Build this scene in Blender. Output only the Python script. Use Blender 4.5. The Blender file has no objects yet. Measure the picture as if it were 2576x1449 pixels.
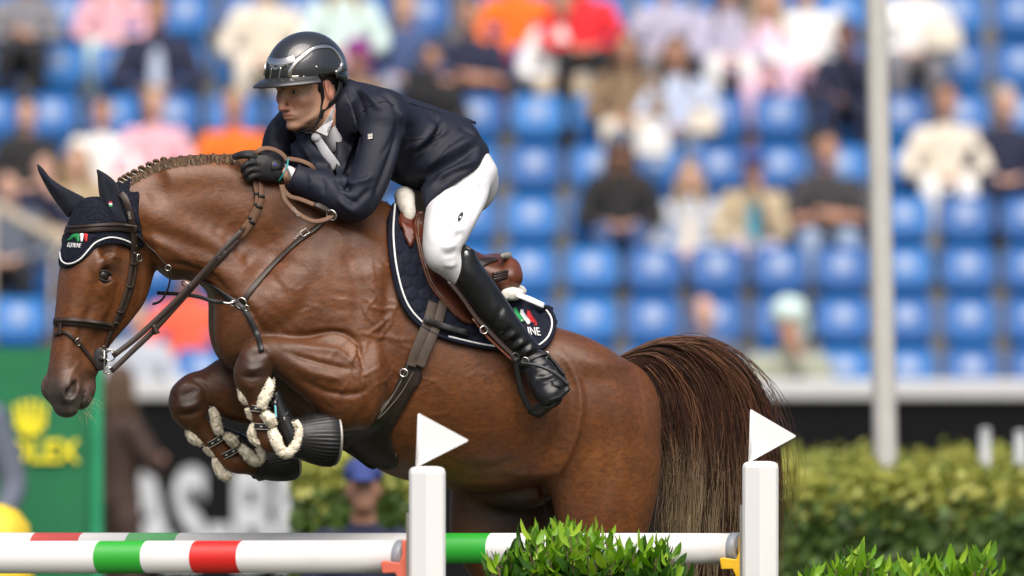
import bpy, bmesh, math, random
import numpy as np
from mathutils import Vector, Matrix
from mathutils.bvhtree import BVHTree
from mathutils.kdtree import KDTree

rnd = random.Random(7)
nrng = np.random.default_rng(7)
SC = bpy.context.scene
COL = SC.collection

# ------------------------------------------------------------------ camera, world, sun, exposure
CAM_D, CAM_H = 30.0, 2.2             # metres to the jump, lens height
PXM = 2576 / 3.205                   # picture units (2576 wide) per metre at the jump
CU, CV = 1288.0, 838.3               # picture position of the level line of sight
KF = CAM_D * PXM
cam_d = bpy.data.cameras.new('camera'); cam = bpy.data.objects.new('camera', cam_d); COL.objects.link(cam)
cam.location = (0, -CAM_D, CAM_H); cam.rotation_euler = (math.radians(90), 0, 0)
cam_d.sensor_width = 36; cam_d.lens = 36 * CAM_D / 3.205
cam_d.shift_y = (CV - 724.5) / 2576
cam_d.clip_start = 0.5; cam_d.clip_end = 3000
cam_d.dof.use_dof = True; cam_d.dof.focus_distance = CAM_D - 0.28; cam_d.dof.aperture_fstop = 3.0
SC.camera = cam

SUN_EL, SUN_AZ = 54, 172             # degrees; azimuth measured clockwise from +Y (away from the camera)
w = bpy.data.worlds.new('World'); SC.world = w; w.use_nodes = True
wn = w.node_tree.nodes; wl = w.node_tree.links
bg = wn['Background']
sky = wn.new('ShaderNodeTexSky'); sky.sky_type = 'NISHITA'; sky.sun_disc = False
sky.sun_elevation = math.radians(SUN_EL); sky.sun_rotation = math.radians(SUN_AZ)
sky.air_density = 0.7; sky.dust_density = 5.0; sky.ozone_density = 0.4
wl.new(sky.outputs[0], bg.inputs[0]); bg.inputs[1].default_value = 0.10
sl = bpy.data.lights.new('sun', 'SUN'); so = bpy.data.objects.new('sun', sl); COL.objects.link(so)
sl.energy = 2.6; sl.angle = math.radians(60); sl.color = (1.0, 0.96, 0.9)
_sd = Vector((math.sin(math.radians(SUN_AZ)) * math.cos(math.radians(SUN_EL)),
              math.cos(math.radians(SUN_AZ)) * math.cos(math.radians(SUN_EL)), math.sin(math.radians(SUN_EL))))
so.rotation_euler = _sd.to_track_quat('Z', 'Y').to_euler(); so.location = _sd * 40
vs = SC.view_settings
vs.view_transform = 'Standard'; vs.look = 'None'; vs.gamma = 1; vs.use_curve_mapping = False
vs.exposure = 0.50
SC.render.engine = 'CYCLES'
SC.cycles.use_denoising = True
SC.cycles.max_bounces = 6; SC.cycles.diffuse_bounces = 3; SC.cycles.glossy_bounces = 3
SC.cycles.transparent_max_bounces = 6; SC.cycles.caustics_reflective = False; SC.cycles.caustics_refractive = False

# ------------------------------------------------------------------ picture -> place
def at(u, v, y=0.0):
    t = CAM_D + y
    return Vector(((u - CU) / KF * t, y, CAM_H - (v - CV) / KF * t))
def ray(u, v):
    return Vector((0, -CAM_D, CAM_H)), Vector(((u - CU) / KF, 1.0, -(v - CV) / KF)).normalized()
def proj(V):                         # (n,3) array -> picture positions
    t = V[:, 1] + CAM_D
    return np.stack([CU + V[:, 0] * KF / t, CV - (V[:, 2] - CAM_H) * KF / t], 1)
TH = math.radians(18)                # the horse heads left and this far towards the lens
FWD = Vector((-math.cos(TH), -math.sin(TH), 0)); LAT = Vector((math.sin(TH), -math.cos(TH), 0))
HX = (1150 - CU) / PXM
def H(u, v, lat=0.0):                # picture position -> point on the horse's long plane, moved lat metres to its left
    a = (u - CU) / KF
    t = (lat + HX * LAT.x + CAM_D * (-LAT.y) * -1) / (a * LAT.x + LAT.y)
    return Vector((a * t, t - CAM_D, CAM_H - (v - CV) / KF * t))

# ------------------------------------------------------------------ objects
def new(name, verts, faces, mat=None, parent=None, smooth=True):
    me = bpy.data.meshes.new(name)
    me.from_pydata([tuple(p) for p in verts], [], [tuple(f) for f in faces])
    return link(name, me, mat, parent, smooth)
def link(name, me, mat=None, parent=None, smooth=True):
    if mat is not None:
        for m in (mat if isinstance(mat, (list, tuple)) else [mat]): me.materials.append(m)
    if smooth: me.polygons.foreach_set('use_smooth', [True] * len(me.polygons))
    me.update()
    o = bpy.data.objects.new(name, me); COL.objects.link(o)
    if parent is not None: adopt(o, parent)
    return o
def adopt(o, parent):
    o.parent = parent
    o.matrix_parent_inverse = parent_world(parent).inverted()
def parent_world(o):
    m = Matrix.LocRotScale(o.location, o.rotation_euler, o.scale)
    return m if o.parent is None else parent_world(o.parent) @ o.matrix_parent_inverse @ m
def thing(name, loc=(0, 0, 0), label=None, cat=None, group=None):
    o = bpy.data.objects.new(name, None); COL.objects.link(o); o.location = loc; o.empty_display_size = 0.05
    if label: tag(o, label, cat, group)
    return o
def tag(o, label=None, cat=None, group=None, kind=None):
    if label: o['label'] = label
    if cat: o['category'] = cat
    if group: o['group'] = group
    if kind: o['kind'] = kind
    return o
def copy_tree(o, parent=None):
    c = o.copy(); COL.objects.link(c)
    if parent is not None: c.parent = parent; c.matrix_parent_inverse = o.matrix_parent_inverse.copy()
    for ch in list(o.children): copy_tree(ch, c)
    return c
def subsurf(o, n=1):
    m = o.modifiers.new('subdiv', 'SUBSURF'); m.levels = n; m.render_levels = n; return o
def solid(o, t, off=0):
    m = o.modifiers.new('thick', 'SOLIDIFY'); m.thickness = t; m.offset = off; return o
def bevel(o, wd, seg=2):
    m = o.modifiers.new('bevel', 'BEVEL'); m.width = wd; m.segments = seg; m.limit_method = 'ANGLE'; return o
class MB:                            # collects shapes for ONE mesh
    def __init__(s): s.v = []; s.f = []
    def add(s, v, f):
        b = len(s.v); s.v += [tuple(p) for p in v]; s.f += [tuple(i + b for i in q) for q in f]; return s
    def box(s, c, sz, rot=None):
        c = Vector(c); h = Vector(sz) / 2; R = rot or Matrix.Identity(3)
        v = [c + R @ Vector((x * h.x, y * h.y, z * h.z)) for x in (-1, 1) for y in (-1, 1) for z in (-1, 1)]
        return s.add(v, [(0, 1, 3, 2), (4, 6, 7, 5), (0, 4, 5, 1), (2, 3, 7, 6), (0, 2, 6, 4), (1, 5, 7, 3)])
    def tube(s, pts, r, n=8, cap=True):
        v, f = tube_geo(pts, r, n, cap); return s.add(v, f)
    def obj(s, name, mat, parent=None, smooth=True): return new(name, s.v, s.f, mat, parent, smooth)

def smooth_path(pts, per=6, closed=False):
    P = np.array([tuple(p) for p in pts], float); n = len(P)
    if n < 3 and not closed:
        return [Vector(P[0] + (P[-1] - P[0]) * i / per) for i in range(per + 1)]
    out = []
    rng = range(n if closed else n - 1)
    for i in rng:
        p1, p2 = P[i], P[(i + 1) % n]
        p0 = P[i - 1] if (closed or i > 0) else 2 * p1 - p2
        p3 = P[(i + 2) % n] if (closed or i + 2 < n) else 2 * p2 - p1
        for j in range(per):
            t = j / per
            out.append(0.5 * (2 * p1 + (p2 - p0) * t + (2 * p0 - 5 * p1 + 4 * p2 - p3) * t * t + (3 * p1 - p0 - 3 * p2 + p3) * t ** 3))
    if not closed: out.append(P[-1])
    return [Vector(p) for p in out]
def tube_geo(pts, r, n=8, cap=True, flat=1.0, ref=None):
    pts = [Vector(p) for p in pts]; m = len(pts)
    rr = r if hasattr(r, '__len__') else [r] * m
    if len(rr) != m: rr = list(np.interp(np.linspace(0, 1, m), np.linspace(0, 1, len(rr)), rr))
    v, f = [], []; up = Vector(ref) if ref is not None else None
    for i, p in enumerate(pts):
        t = (pts[min(i + 1, m - 1)] - pts[max(i - 1, 0)]).normalized()
        if up is None: up = Vector((0, 0, 1)) if abs(t.z) < 0.9 else Vector((0, 1, 0))
        a = (up - t * up.dot(t)).normalized(); b = t.cross(a); up = a if ref is None else up
        for j in range(n):
            th = 2 * math.pi * j / n
            v.append(p + a * (math.cos(th) * rr[i] * flat) + b * (math.sin(th) * rr[i]))
    for i in range(m - 1):
        for j in range(n):
            f.append((i * n + j, i * n + (j + 1) % n, (i + 1) * n + (j + 1) % n, (i + 1) * n + j))
    if cap: f.append(tuple(reversed(range(n)))); f.append(tuple(range((m - 1) * n, m * n)))
    return v, f
def ring_geo(c, ax, R, r, n=20, k=6, a0=0, a1=2 * math.pi, sq=1.0):
    ax = Vector(ax).normalized(); e = ax.orthogonal().normalized(); g = ax.cross(e)
    full = abs(a1 - a0 - 2 * math.pi) < 1e-6
    pts = [Vector(c) + e * math.cos(a0 + (a1 - a0) * i / n) * R + g * math.sin(a0 + (a1 - a0) * i / n) * R * sq for i in range(n if full else n + 1)]
    if not full: return tube_geo(pts, r, k)
    v, f = [], []
    for i in range(n):
        t = (pts[(i + 1) % n] - pts[i - 1]).normalized(); b = ax; a = t.cross(b)
        for j in range(k):
            th = 2 * math.pi * j / k; v.append(pts[i] + a * math.cos(th) * r + b * math.sin(th) * r)
    for i in range(n):
        for j in range(k):
            f.append((i * k + j, i * k + (j + 1) % k, ((i + 1) % n) * k + (j + 1) % k, ((i + 1) % n) * k + j))
    return v, f
def strap_geo(pts, nrm, wd, th):     # a leather strap: rounded flat section, lying on normals nrm
    m = len(pts); v, f = [], []
    ws = wd if hasattr(wd, '__len__') else [wd] * m
    if len(ws) != m: ws = list(np.interp(np.linspace(0, 1, m), np.linspace(0, 1, len(ws)), ws))
    prof = [(-1, -0.6), (-1, 0.5), (-0.8, 1), (0.8, 1), (1, 0.5), (1, -0.6), (0.8, -1), (-0.8, -1)]
    n = len(prof)
    for i in range(m):
        t = (pts[min(i + 1, m - 1)] - pts[max(i - 1, 0)]).normalized()
        N = nrm[i] - t * nrm[i].dot(t); N = N.normalized() if N.length > 1e-6 else t.orthogonal().normalized()
        B = t.cross(N)
        for (x, y) in prof: v.append(pts[i] + B * (x * ws[i] / 2) + N * (y * th / 2))
    for i in range(m - 1):
        for j in range(n): f.append((i * n + j, i * n + (j + 1) % n, (i + 1) * n + (j + 1) % n, (i + 1) * n + j))
    f.append(tuple(reversed(range(n)))); f.append(tuple(range((m - 1) * n, m * n)))
    return v, f

# ------------------------------------------------------------------ solid shapes by distance field, meshed with surface nets
def _cr(A, per):                     # Catmull-Rom through rows of A
    n = len(A); out = []
    for i in range(n - 1):
        p1, p2 = A[i], A[i + 1]; p0 = A[i - 1] if i else 2 * p1 - p2; p3 = A[i + 2] if i + 2 < n else 2 * p2 - p1
        for j in range(per):
            t = j / per
            out.append(0.5 * (2 * p1 + (p2 - p0) * t + (2 * p0 - 5 * p1 + 4 * p2 - p3) * t * t + (3 * p1 - p0 - 3 * p2 + p3) * t ** 3))
    out.append(A[-1]); return np.array(out)
class Field:
    def __init__(s, lo, hi, h, axes=None):   # axes: own sample positions per axis, for finer detail in places
        s.h = h
        s.ax = axes or [np.arange(lo[k], hi[k] + h, h) for k in range(3)]
        s.n = np.array([len(a) for a in s.ax]); s.F = np.full(s.n, 9.0, np.float32)
    def _blk(s, lo, hi):
        i0 = np.array([max(0, np.searchsorted(s.ax[k], lo[k]) - 1) for k in range(3)])
        i1 = np.array([min(s.n[k], np.searchsorted(s.ax[k], hi[k]) + 1) for k in range(3)])
        return i0, i1
    def _pts(s, i0, i1):
        ax = [s.ax[k][i0[k]:i1[k]] for k in range(3)]
        return ax[0][:, None, None], ax[1][None, :, None], ax[2][None, None, :]
    def _mix(s, i0, i1, d, k, sub):
        sl_ = tuple(slice(a, b) for a, b in zip(i0, i1)); A = s.F[sl_]
        if sub:
            B = -d
            if k <= 0: s.F[sl_] = np.maximum(A, B); return
            hh = np.clip(0.5 - 0.5 * (A - B) / k, 0, 1)
            s.F[sl_] = A * (1 - hh) + B * hh + k * hh * (1 - hh)
        else:
            if k <= 0: s.F[sl_] = np.minimum(A, d); return
            hh = np.clip(0.5 + 0.5 * (A - d) / k, 0, 1)
            s.F[sl_] = A * (1 - hh) + d * hh - k * hh * (1 - hh)
    def ell(s, c, r, axes=None, k=0.02, sub=False):
        c = np.array(tuple(c)); r = np.array(r, float) if hasattr(r, '__len__') else np.array([r] * 3, float)
        A = np.eye(3) if axes is None else np.array([tuple(a) for a in axes])
        m = r.max() + k + 3 * s.h
        i0, i1 = s._blk(c - m, c + m)
        if (i1 <= i0).any(): return s
        X, Y, Z = s._pts(i0, i1); X = X - c[0]; Y = Y - c[1]; Z = Z - c[2]
        q = [(X * A[i][0] + Y * A[i][1] + Z * A[i][2]) for i in range(3)]
        k0 = np.sqrt(sum((q[i] / r[i]) ** 2 for i in range(3))); k1 = np.sqrt(sum((q[i] / r[i] ** 2) ** 2 for i in range(3)))
        s._mix(i0, i1, np.where(k1 > 1e-9, k0 * (k0 - 1) / np.maximum(k1, 1e-9), -r.min()).astype(np.float32), k, sub); return s
    def chain(s, secs, k=0.02, per=4, sub=False, cap=(0.6, 0.6), p=2.0):
        # secs: rows of (centre, n, b, ra, rb)
        A = np.array([[*c, *n, *b, ra, rb] for c, n, b, ra, rb in secs], float)
        D = _cr(A, per) if len(A) > 2 else np.array([A[0] + (A[1] - A[0]) * t for t in np.linspace(0, 1, per + 1)])
        c = D[:, :3]; n = D[:, 3:6]; n /= np.linalg.norm(n, axis=1)[:, None]
        b = D[:, 6:9]; b -= n * (n * b).sum(1)[:, None]; b /= np.linalg.norm(b, axis=1)[:, None]
        ra = np.maximum(D[:, 9], 1e-4); rb = np.maximum(D[:, 10], 1e-4); R = np.maximum(ra, rb)
        t = np.cross(n, b)
        if ((c[-1] - c[0]) * t[len(t) // 2]).sum() < 0: t = -t
        m = k + 3 * s.h
        lo = (c - R[:, None]).min(0) - m - R.max() * 0.3; hi = (c + R[:, None]).max(0) + m + R.max() * 0.3
        g0, g1 = s._blk(lo, hi)
        if (g1 <= g0).any(): return s
        G = np.full(g1 - g0, 9.0, np.float32)
        for i in range(len(c) - 1):
            mm = max(R[i], R[i + 1]) + m
            i0, i1 = s._blk(np.minimum(c[i], c[i + 1]) - mm, np.maximum(c[i], c[i + 1]) + mm)
            if (i1 <= i0).any(): continue
            X, Y, Z = s._pts(i0, i1)
            s0 = (X - c[i][0]) * t[i][0] + (Y - c[i][1]) * t[i][1] + (Z - c[i][2]) * t[i][2]
            s1 = (X - c[i + 1][0]) * t[i + 1][0] + (Y - c[i + 1][1]) * t[i + 1][1] + (Z - c[i + 1][2]) * t[i + 1][2]
            wv = np.clip(s0 / np.where(np.abs(s0 - s1) < 1e-9, 1e-9, s0 - s1), 0, 1)
            wv = np.where(s0 <= 0, 0, np.where(s1 >= 0, 1, wv))
            ex = np.maximum(np.maximum(-s0, s1), 0)
            q = [((X, Y, Z)[j] - (c[i][j] + (c[i + 1][j] - c[i][j]) * wv)) for j in range(3)]
            nn = [n[i][j] + (n[i + 1][j] - n[i][j]) * wv for j in range(3)]; bb = [b[i][j] + (b[i + 1][j] - b[i][j]) * wv for j in range(3)]
            a_ = ra[i] + (ra[i + 1] - ra[i]) * wv; b_ = rb[i] + (rb[i + 1] - rb[i]) * wv
            x = q[0] * nn[0] + q[1] * nn[1] + q[2] * nn[2]; y = q[0] * bb[0] + q[1] * bb[1] + q[2] * bb[2]
            if p == 2.0:
                k0 = np.sqrt((x / a_) ** 2 + (y / b_) ** 2); k1 = np.sqrt((x / a_ ** 2) ** 2 + (y / b_ ** 2) ** 2)
                d = k0 * (k0 - 1) / np.maximum(k1, 1e-6)
            else:
                k0 = (np.abs(x / a_) ** p + np.abs(y / b_) ** p) ** (1 / p); d = (k0 - 1) * np.minimum(a_, b_)
            d = np.where(ex > 0, np.where(d > 0, np.sqrt(d * d + ex * ex), np.maximum(d, ex)), d).astype(np.float32)
            sl_ = tuple(slice(u_ - g, v_ - g) for u_, v_, g in zip(i0, i1, g0))
            G[sl_] = np.minimum(G[sl_], d)
        s._mix(g0, g1, G, k, sub)
        for e, cf in ((0, cap[0]), (-1, cap[1])):
            if cf: s.ell(c[e], (ra[e], rb[e], cf * min(ra[e], rb[e])), (n[e], b[e], t[e]), k=min(k, 0.3 * min(ra[e], rb[e])), sub=sub)
        return s
    def tube(s, pts, rr, k=0.02, per=4, sub=False, cap=(1, 1)):     # round limbs
        pts = [Vector(p) for p in pts]; secs = []
        up = None
        for i, p in enumerate(pts):
            t = (pts[min(i + 1, len(pts) - 1)] - pts[max(i - 1, 0)]).normalized()
            if up is None: up = t.orthogonal().normalized()
            nvec = (up - t * up.dot(t)).normalized(); up = nvec
            r = rr[i] if hasattr(rr, '__len__') else rr
            secs.append((p, nvec, t.cross(nvec), r, r))
        return s.chain(secs, k, per, sub, cap)
    def cut(s, pt, nrm, k=0.0):      # keep the side the normal points away from
        X, Y, Z = s._pts(np.zeros(3, int), s.n); nrm = Vector(nrm).normalized()
        d = ((X - pt[0]) * nrm[0] + (Y - pt[1]) * nrm[1] + (Z - pt[2]) * nrm[2]).astype(np.float32)
        s._mix(np.zeros(3, int), s.n, -d, k, True); return s
    def mesh(s, smooth=2):
        F = s.F; F[0] = F[-1] = 1; F[:, 0] = F[:, -1] = 1; F[:, :, 0] = F[:, :, -1] = 1
        I = F < 0; n = s.n
        cnt = np.zeros(n - 1, np.uint8)
        for dx in (0, 1):
            for dy in (0, 1):
                for dz in (0, 1): cnt += I[dx:n[0] - 1 + dx, dy:n[1] - 1 + dy, dz:n[2] - 1 + dz]
        act = np.argwhere((cnt > 0) & (cnt < 8)); idx = np.full(n - 1, -1, np.int64); idx[tuple(act.T)] = np.arange(len(act))
        val = {}
        for dx in (0, 1):
            for dy in (0, 1):
                for dz in (0, 1): val[dx, dy, dz] = F[act[:, 0] + dx, act[:, 1] + dy, act[:, 2] + dz]
        acc = np.zeros((len(act), 3)); num = np.zeros(len(act))
        for ax in range(3):
            for i in (0, 1):
                for j in (0, 1):
                    a = [0, 0, 0]; a[(ax + 1) % 3] = i; a[(ax + 2) % 3] = j; b = list(a); b[ax] = 1
                    fa, fb = val[tuple(a)], val[tuple(b)]; c = (fa < 0) != (fb < 0)
                    t = np.where(c, fa / np.where(fa - fb == 0, 1, fa - fb), 0)
                    pos = np.tile(np.array(a, float), (len(act), 1)); pos[:, ax] = t
                    acc += pos * c[:, None]; num += c
        acc = act + acc / num[:, None]
        V = np.stack([np.interp(acc[:, k], np.arange(s.n[k]), s.ax[k]) for k in range(3)], 1)
        Q = []
        for ax in range(3):
            A = np.moveaxis(I, ax, 0); ch = A[:-1] != A[1:]
            e = np.argwhere(ch)
            oth = [a for a in range(3) if a != ax]
            full = np.zeros((len(e), 3), int); full[:, ax] = e[:, 0]; full[:, oth[0]] = e[:, 1]; full[:, oth[1]] = e[:, 2]
            ok = (full[:, oth[0]] > 0) & (full[:, oth[1]] > 0) & (full[:, oth[0]] < n[oth[0]] - 1) & (full[:, oth[1]] < n[oth[1]] - 1)
            full = full[ok]
            def cell(d0, d1):
                g = full.copy(); g[:, oth[0]] += d0; g[:, oth[1]] += d1; return idx[tuple(g.T)]
            q = np.stack([cell(-1, -1), cell(0, -1), cell(0, 0), cell(-1, 0)], 1)
            ins = I[tuple(full.T)]
            flip = ins if ax != 1 else ~ins
            q = np.where(flip[:, None], q, q[:, ::-1]); Q.append(q)
        Q = np.concatenate(Q)
        return relax(V, Q, smooth), Q
def relax(V, Q, it, lam=0.5):
    if it <= 0: return V
    E = np.concatenate([Q[:, [0, 1]], Q[:, [1, 2]], Q[:, [2, 3]], Q[:, [3, 0]]]); deg = np.bincount(E.ravel(), minlength=len(V))[:, None]
    for i in range(it):
        S = np.zeros_like(V)
        for k in range(3): S[:, k] = np.bincount(E[:, 0], V[E[:, 1], k], len(V)) + np.bincount(E[:, 1], V[E[:, 0], k], len(V))
        V = V + (lam if i % 2 == 0 else -lam * 0.85) * (S / np.maximum(deg, 1) - V)
    return V
def normals(V, Q):
    a = V[Q[:, 2]] - V[Q[:, 0]]; b = V[Q[:, 3]] - V[Q[:, 1]]; f = np.cross(a, b); N = np.zeros_like(V)
    for k in range(4):
        for j in range(3): N[:, j] += np.bincount(Q[:, k], f[:, j], len(V))
    return N / np.maximum(np.linalg.norm(N, axis=1), 1e-12)[:, None]
def dist_line(P2, line, fade=0.15):  # distance of picture positions to a polyline, and a fade towards its ends
    L = np.array(line, float); seg = np.linalg.norm(L[1:] - L[:-1], axis=1); tot = seg.sum(); cum = np.concatenate([[0], np.cumsum(seg)])
    best = np.full(len(P2), 1e9); par = np.zeros(len(P2))
    for i in range(len(L) - 1):
        d = L[i + 1] - L[i]; t = np.clip(((P2 - L[i]) @ d) / max(d @ d, 1e-9), 0, 1)
        r = np.linalg.norm(P2 - (L[i] + t[:, None] * d), axis=1); m = r < best
        best[m] = r[m]; par[m] = ((cum[i] + t * seg[i]) / tot)[m]
    fd = np.clip(par / fade, 0, 1) * np.clip((1 - par) / fade, 0, 1) if fade else 1.0
    return best, fd
def sculpt(V, Q, strokes, face=-0.1, ymax=9):   # push folds, grooves and veins into a mesh: (line, width, height)
    N = normals(V, Q); ok = (N[:, 1] < face) & (V[:, 1] < ymax); P2 = proj(V[ok]); D = np.zeros(len(P2))
    for st in strokes:
        line, wd, ht = st[:3]; L = smooth_path([(a, b, 0) for a, b in line], 4); L = [(p.x, p.y) for p in L]
        lo = np.min(L, 0) - 3 * wd; hi = np.max(L, 0) + 3 * wd
        m = np.all((P2 > lo) & (P2 < hi), axis=1)
        if not m.any(): continue
        d, fd = dist_line(P2[m], L, st[3] if len(st) > 3 else 0.25)
        D[m] += ht * np.exp(-(d / wd) ** 2) * fd
    V = V.copy(); V[ok] += N[ok] * D[:, None]; return V
def attr(o, name, vals):
    a = o.data.attributes.new(name, 'FLOAT', 'POINT'); a.data.foreach_set('value', np.asarray(vals, np.float32))
def fmesh(name, V, Q, mat, parent=None):
    me = bpy.data.meshes.new(name)
    me.vertices.add(len(V)); me.vertices.foreach_set('co', V.astype(np.float32).ravel())
    me.loops.add(Q.size); me.polygons.add(len(Q))
    me.loops.foreach_set('vertex_index', Q.astype(np.int32).ravel())
    me.polygons.foreach_set('loop_start', np.arange(0, Q.size, 4, dtype=np.int32))
    me.update(calc_edges=True); me.validate()
    return link(name, me, mat, parent)
def bvh_of(V, Q): return BVHTree.FromPolygons([tuple(p) for p in V], [tuple(int(i) for i in q) for q in Q])
def hit(bvh, u, v):
    o, d = ray(u, v); r = bvh.ray_cast(o, d)
    return (r[0], r[1]) if r[0] is not None else (None, None)

# ------------------------------------------------------------------ materials
class NT:
    def __init__(s, name):
        s.m = bpy.data.materials.new(name); s.m.use_nodes = True; s.t = s.m.node_tree; s.n = s.t.nodes; s.b = s.n['Principled BSDF']
        s.tc = None
    def node(s, ty, **kw):
        n = s.n.new(ty)
        for k, v in kw.items():
            if k in n.inputs: n.inputs[k].default_value = v
            else: setattr(n, k, v)
        return n
    def link(s, a, b): s.t.links.new(a, b)
    def co(s):
        if s.tc is None: s.tc = s.node('ShaderNodeTexCoord')
        return s.tc.outputs['Object']
    def noise(s, scale, detail=4, rough=0.55, vec=None, stretch=None):
        n = s.node('ShaderNodeTexNoise'); n.inputs['Scale'].default_value = scale; n.inputs['Detail'].default_value = detail; n.inputs['Roughness'].default_value = rough
        src = vec or s.co()
        if stretch:
            mp = s.node('ShaderNodeMapping'); mp.inputs['Scale'].default_value = stretch; s.link(src, mp.inputs[0]); src = mp.outputs[0]
        s.link(src, n.inputs['Vector']); return n.outputs['Fac']
    def ramp(s, fac, stops):
        r = s.node('ShaderNodeValToRGB'); e = r.color_ramp.elements
        while len(e) < len(stops): e.new(0.5)
        for i, (p, c) in enumerate(stops): e[i].position = p; e[i].color = (*c, 1) if hasattr(c, '__len__') else (c, c, c, 1)
        s.link(fac, r.inputs[0]); return r.outputs[0]
    def mix(s, fac, a, b, mode='MIX'):
        m = s.node('ShaderNodeMix', data_type='RGBA', blend_type=mode)
        for val, i in ((fac, 0), (a, 6), (b, 7)):
            if hasattr(val, 'is_linked') or isinstance(val, bpy.types.NodeSocket): s.link(val, m.inputs[i])
            else: m.inputs[i].default_value = val if i == 0 else (*val, 1)
        return m.outputs[2]
    def math(s, op, a, b=0.5):
        m = s.node('ShaderNodeMath', operation=op)
        for i, val in enumerate((a, b)):
            if isinstance(val, bpy.types.NodeSocket): s.link(val, m.inputs[i])
            else: m.inputs[i].default_value = val
        return m.outputs[0]
    def attr(s, name): return s.node('ShaderNodeAttribute', attribute_name=name).outputs['Fac']
    def set(s, **kw):
        for k, v in kw.items():
            k = k.replace('_', ' '); i = s.b.inputs[k]
            if isinstance(v, bpy.types.NodeSocket): s.link(v, i)
            elif hasattr(v, '__len__') and len(v) == 3: i.default_value = (*v, 1) if i.type == 'RGBA' else v
            else: i.default_value = v
        return s
    def bump(s, h, strength=0.3, dist=0.01, prev=None):
        b = s.node('ShaderNodeBump'); b.inputs['Strength'].default_value = strength; b.inputs['Distance'].default_value = dist
        s.link(h, b.inputs['Height'])
        if prev is not None: s.link(prev, b.inputs['Normal'])
        s.link(b.outputs[0], s.b.inputs['Normal']); return b.outputs[0]
def plain(name, col, rough=0.6, var=0.18, scale=9, bump=0.0, bscale=60, metal=0.0, sheen=0.0, coat=0.0, bdist=0.004, spec=0.5, **kw):
    t = NT(name); lo = [max(0, c * (1 - var)) for c in col]; hi = [min(1, c * (1 + var)) for c in col]
    t.set(Base_Color=t.ramp(t.noise(scale, 5), [(0.3, lo), (0.7, hi)]), Metallic=metal, Sheen_Weight=sheen, Coat_Weight=coat)
    t.b.inputs['Specular IOR Level'].default_value = spec
    t.set(Roughness=t.ramp(t.noise(scale * 2.3, 3), [(0.2, max(0.02, rough * 0.85)), (0.8, min(1, rough * 1.15))]))
    if bump: t.bump(t.noise(bscale, 4), bump, bdist)
    t.set(**kw); return t.m
# ------------------------------------------------------------------ the horse
PHI, ALP = math.radians(35), math.radians(13)
_d0 = Vector((-math.cos(PHI), -math.sin(PHI), 0))
HN = Vector((0, 0, -1)) * math.cos(ALP) + _d0 * math.sin(ALP)      # poll to muzzle
HD = _d0 * math.cos(ALP) + Vector((0, 0, 1)) * math.sin(ALP)       # out of the face
HW = Vector((math.sin(PHI), -math.cos(PHI), 0))                    # towards the horse's left
HO = H(210, 490) - HD * 0.05
def HL(s, h=0.0, w=0.0): return HO + HN * s + HD * h + HW * w

def sec(a, b, hw, lat=0.0, sq=1.0):
    A, B = H(*a, lat), H(*b, lat); c = (A + B) / 2; n = (A - B)
    return (c, n.normalized(), LAT, n.length / 2 * sq, hw)
def hsec(s, hd, hv, hw, w=0.0):
    return (HL(s, (hd + hv) / 2, w), HD, HW, (hd - hv) / 2, hw)

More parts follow.
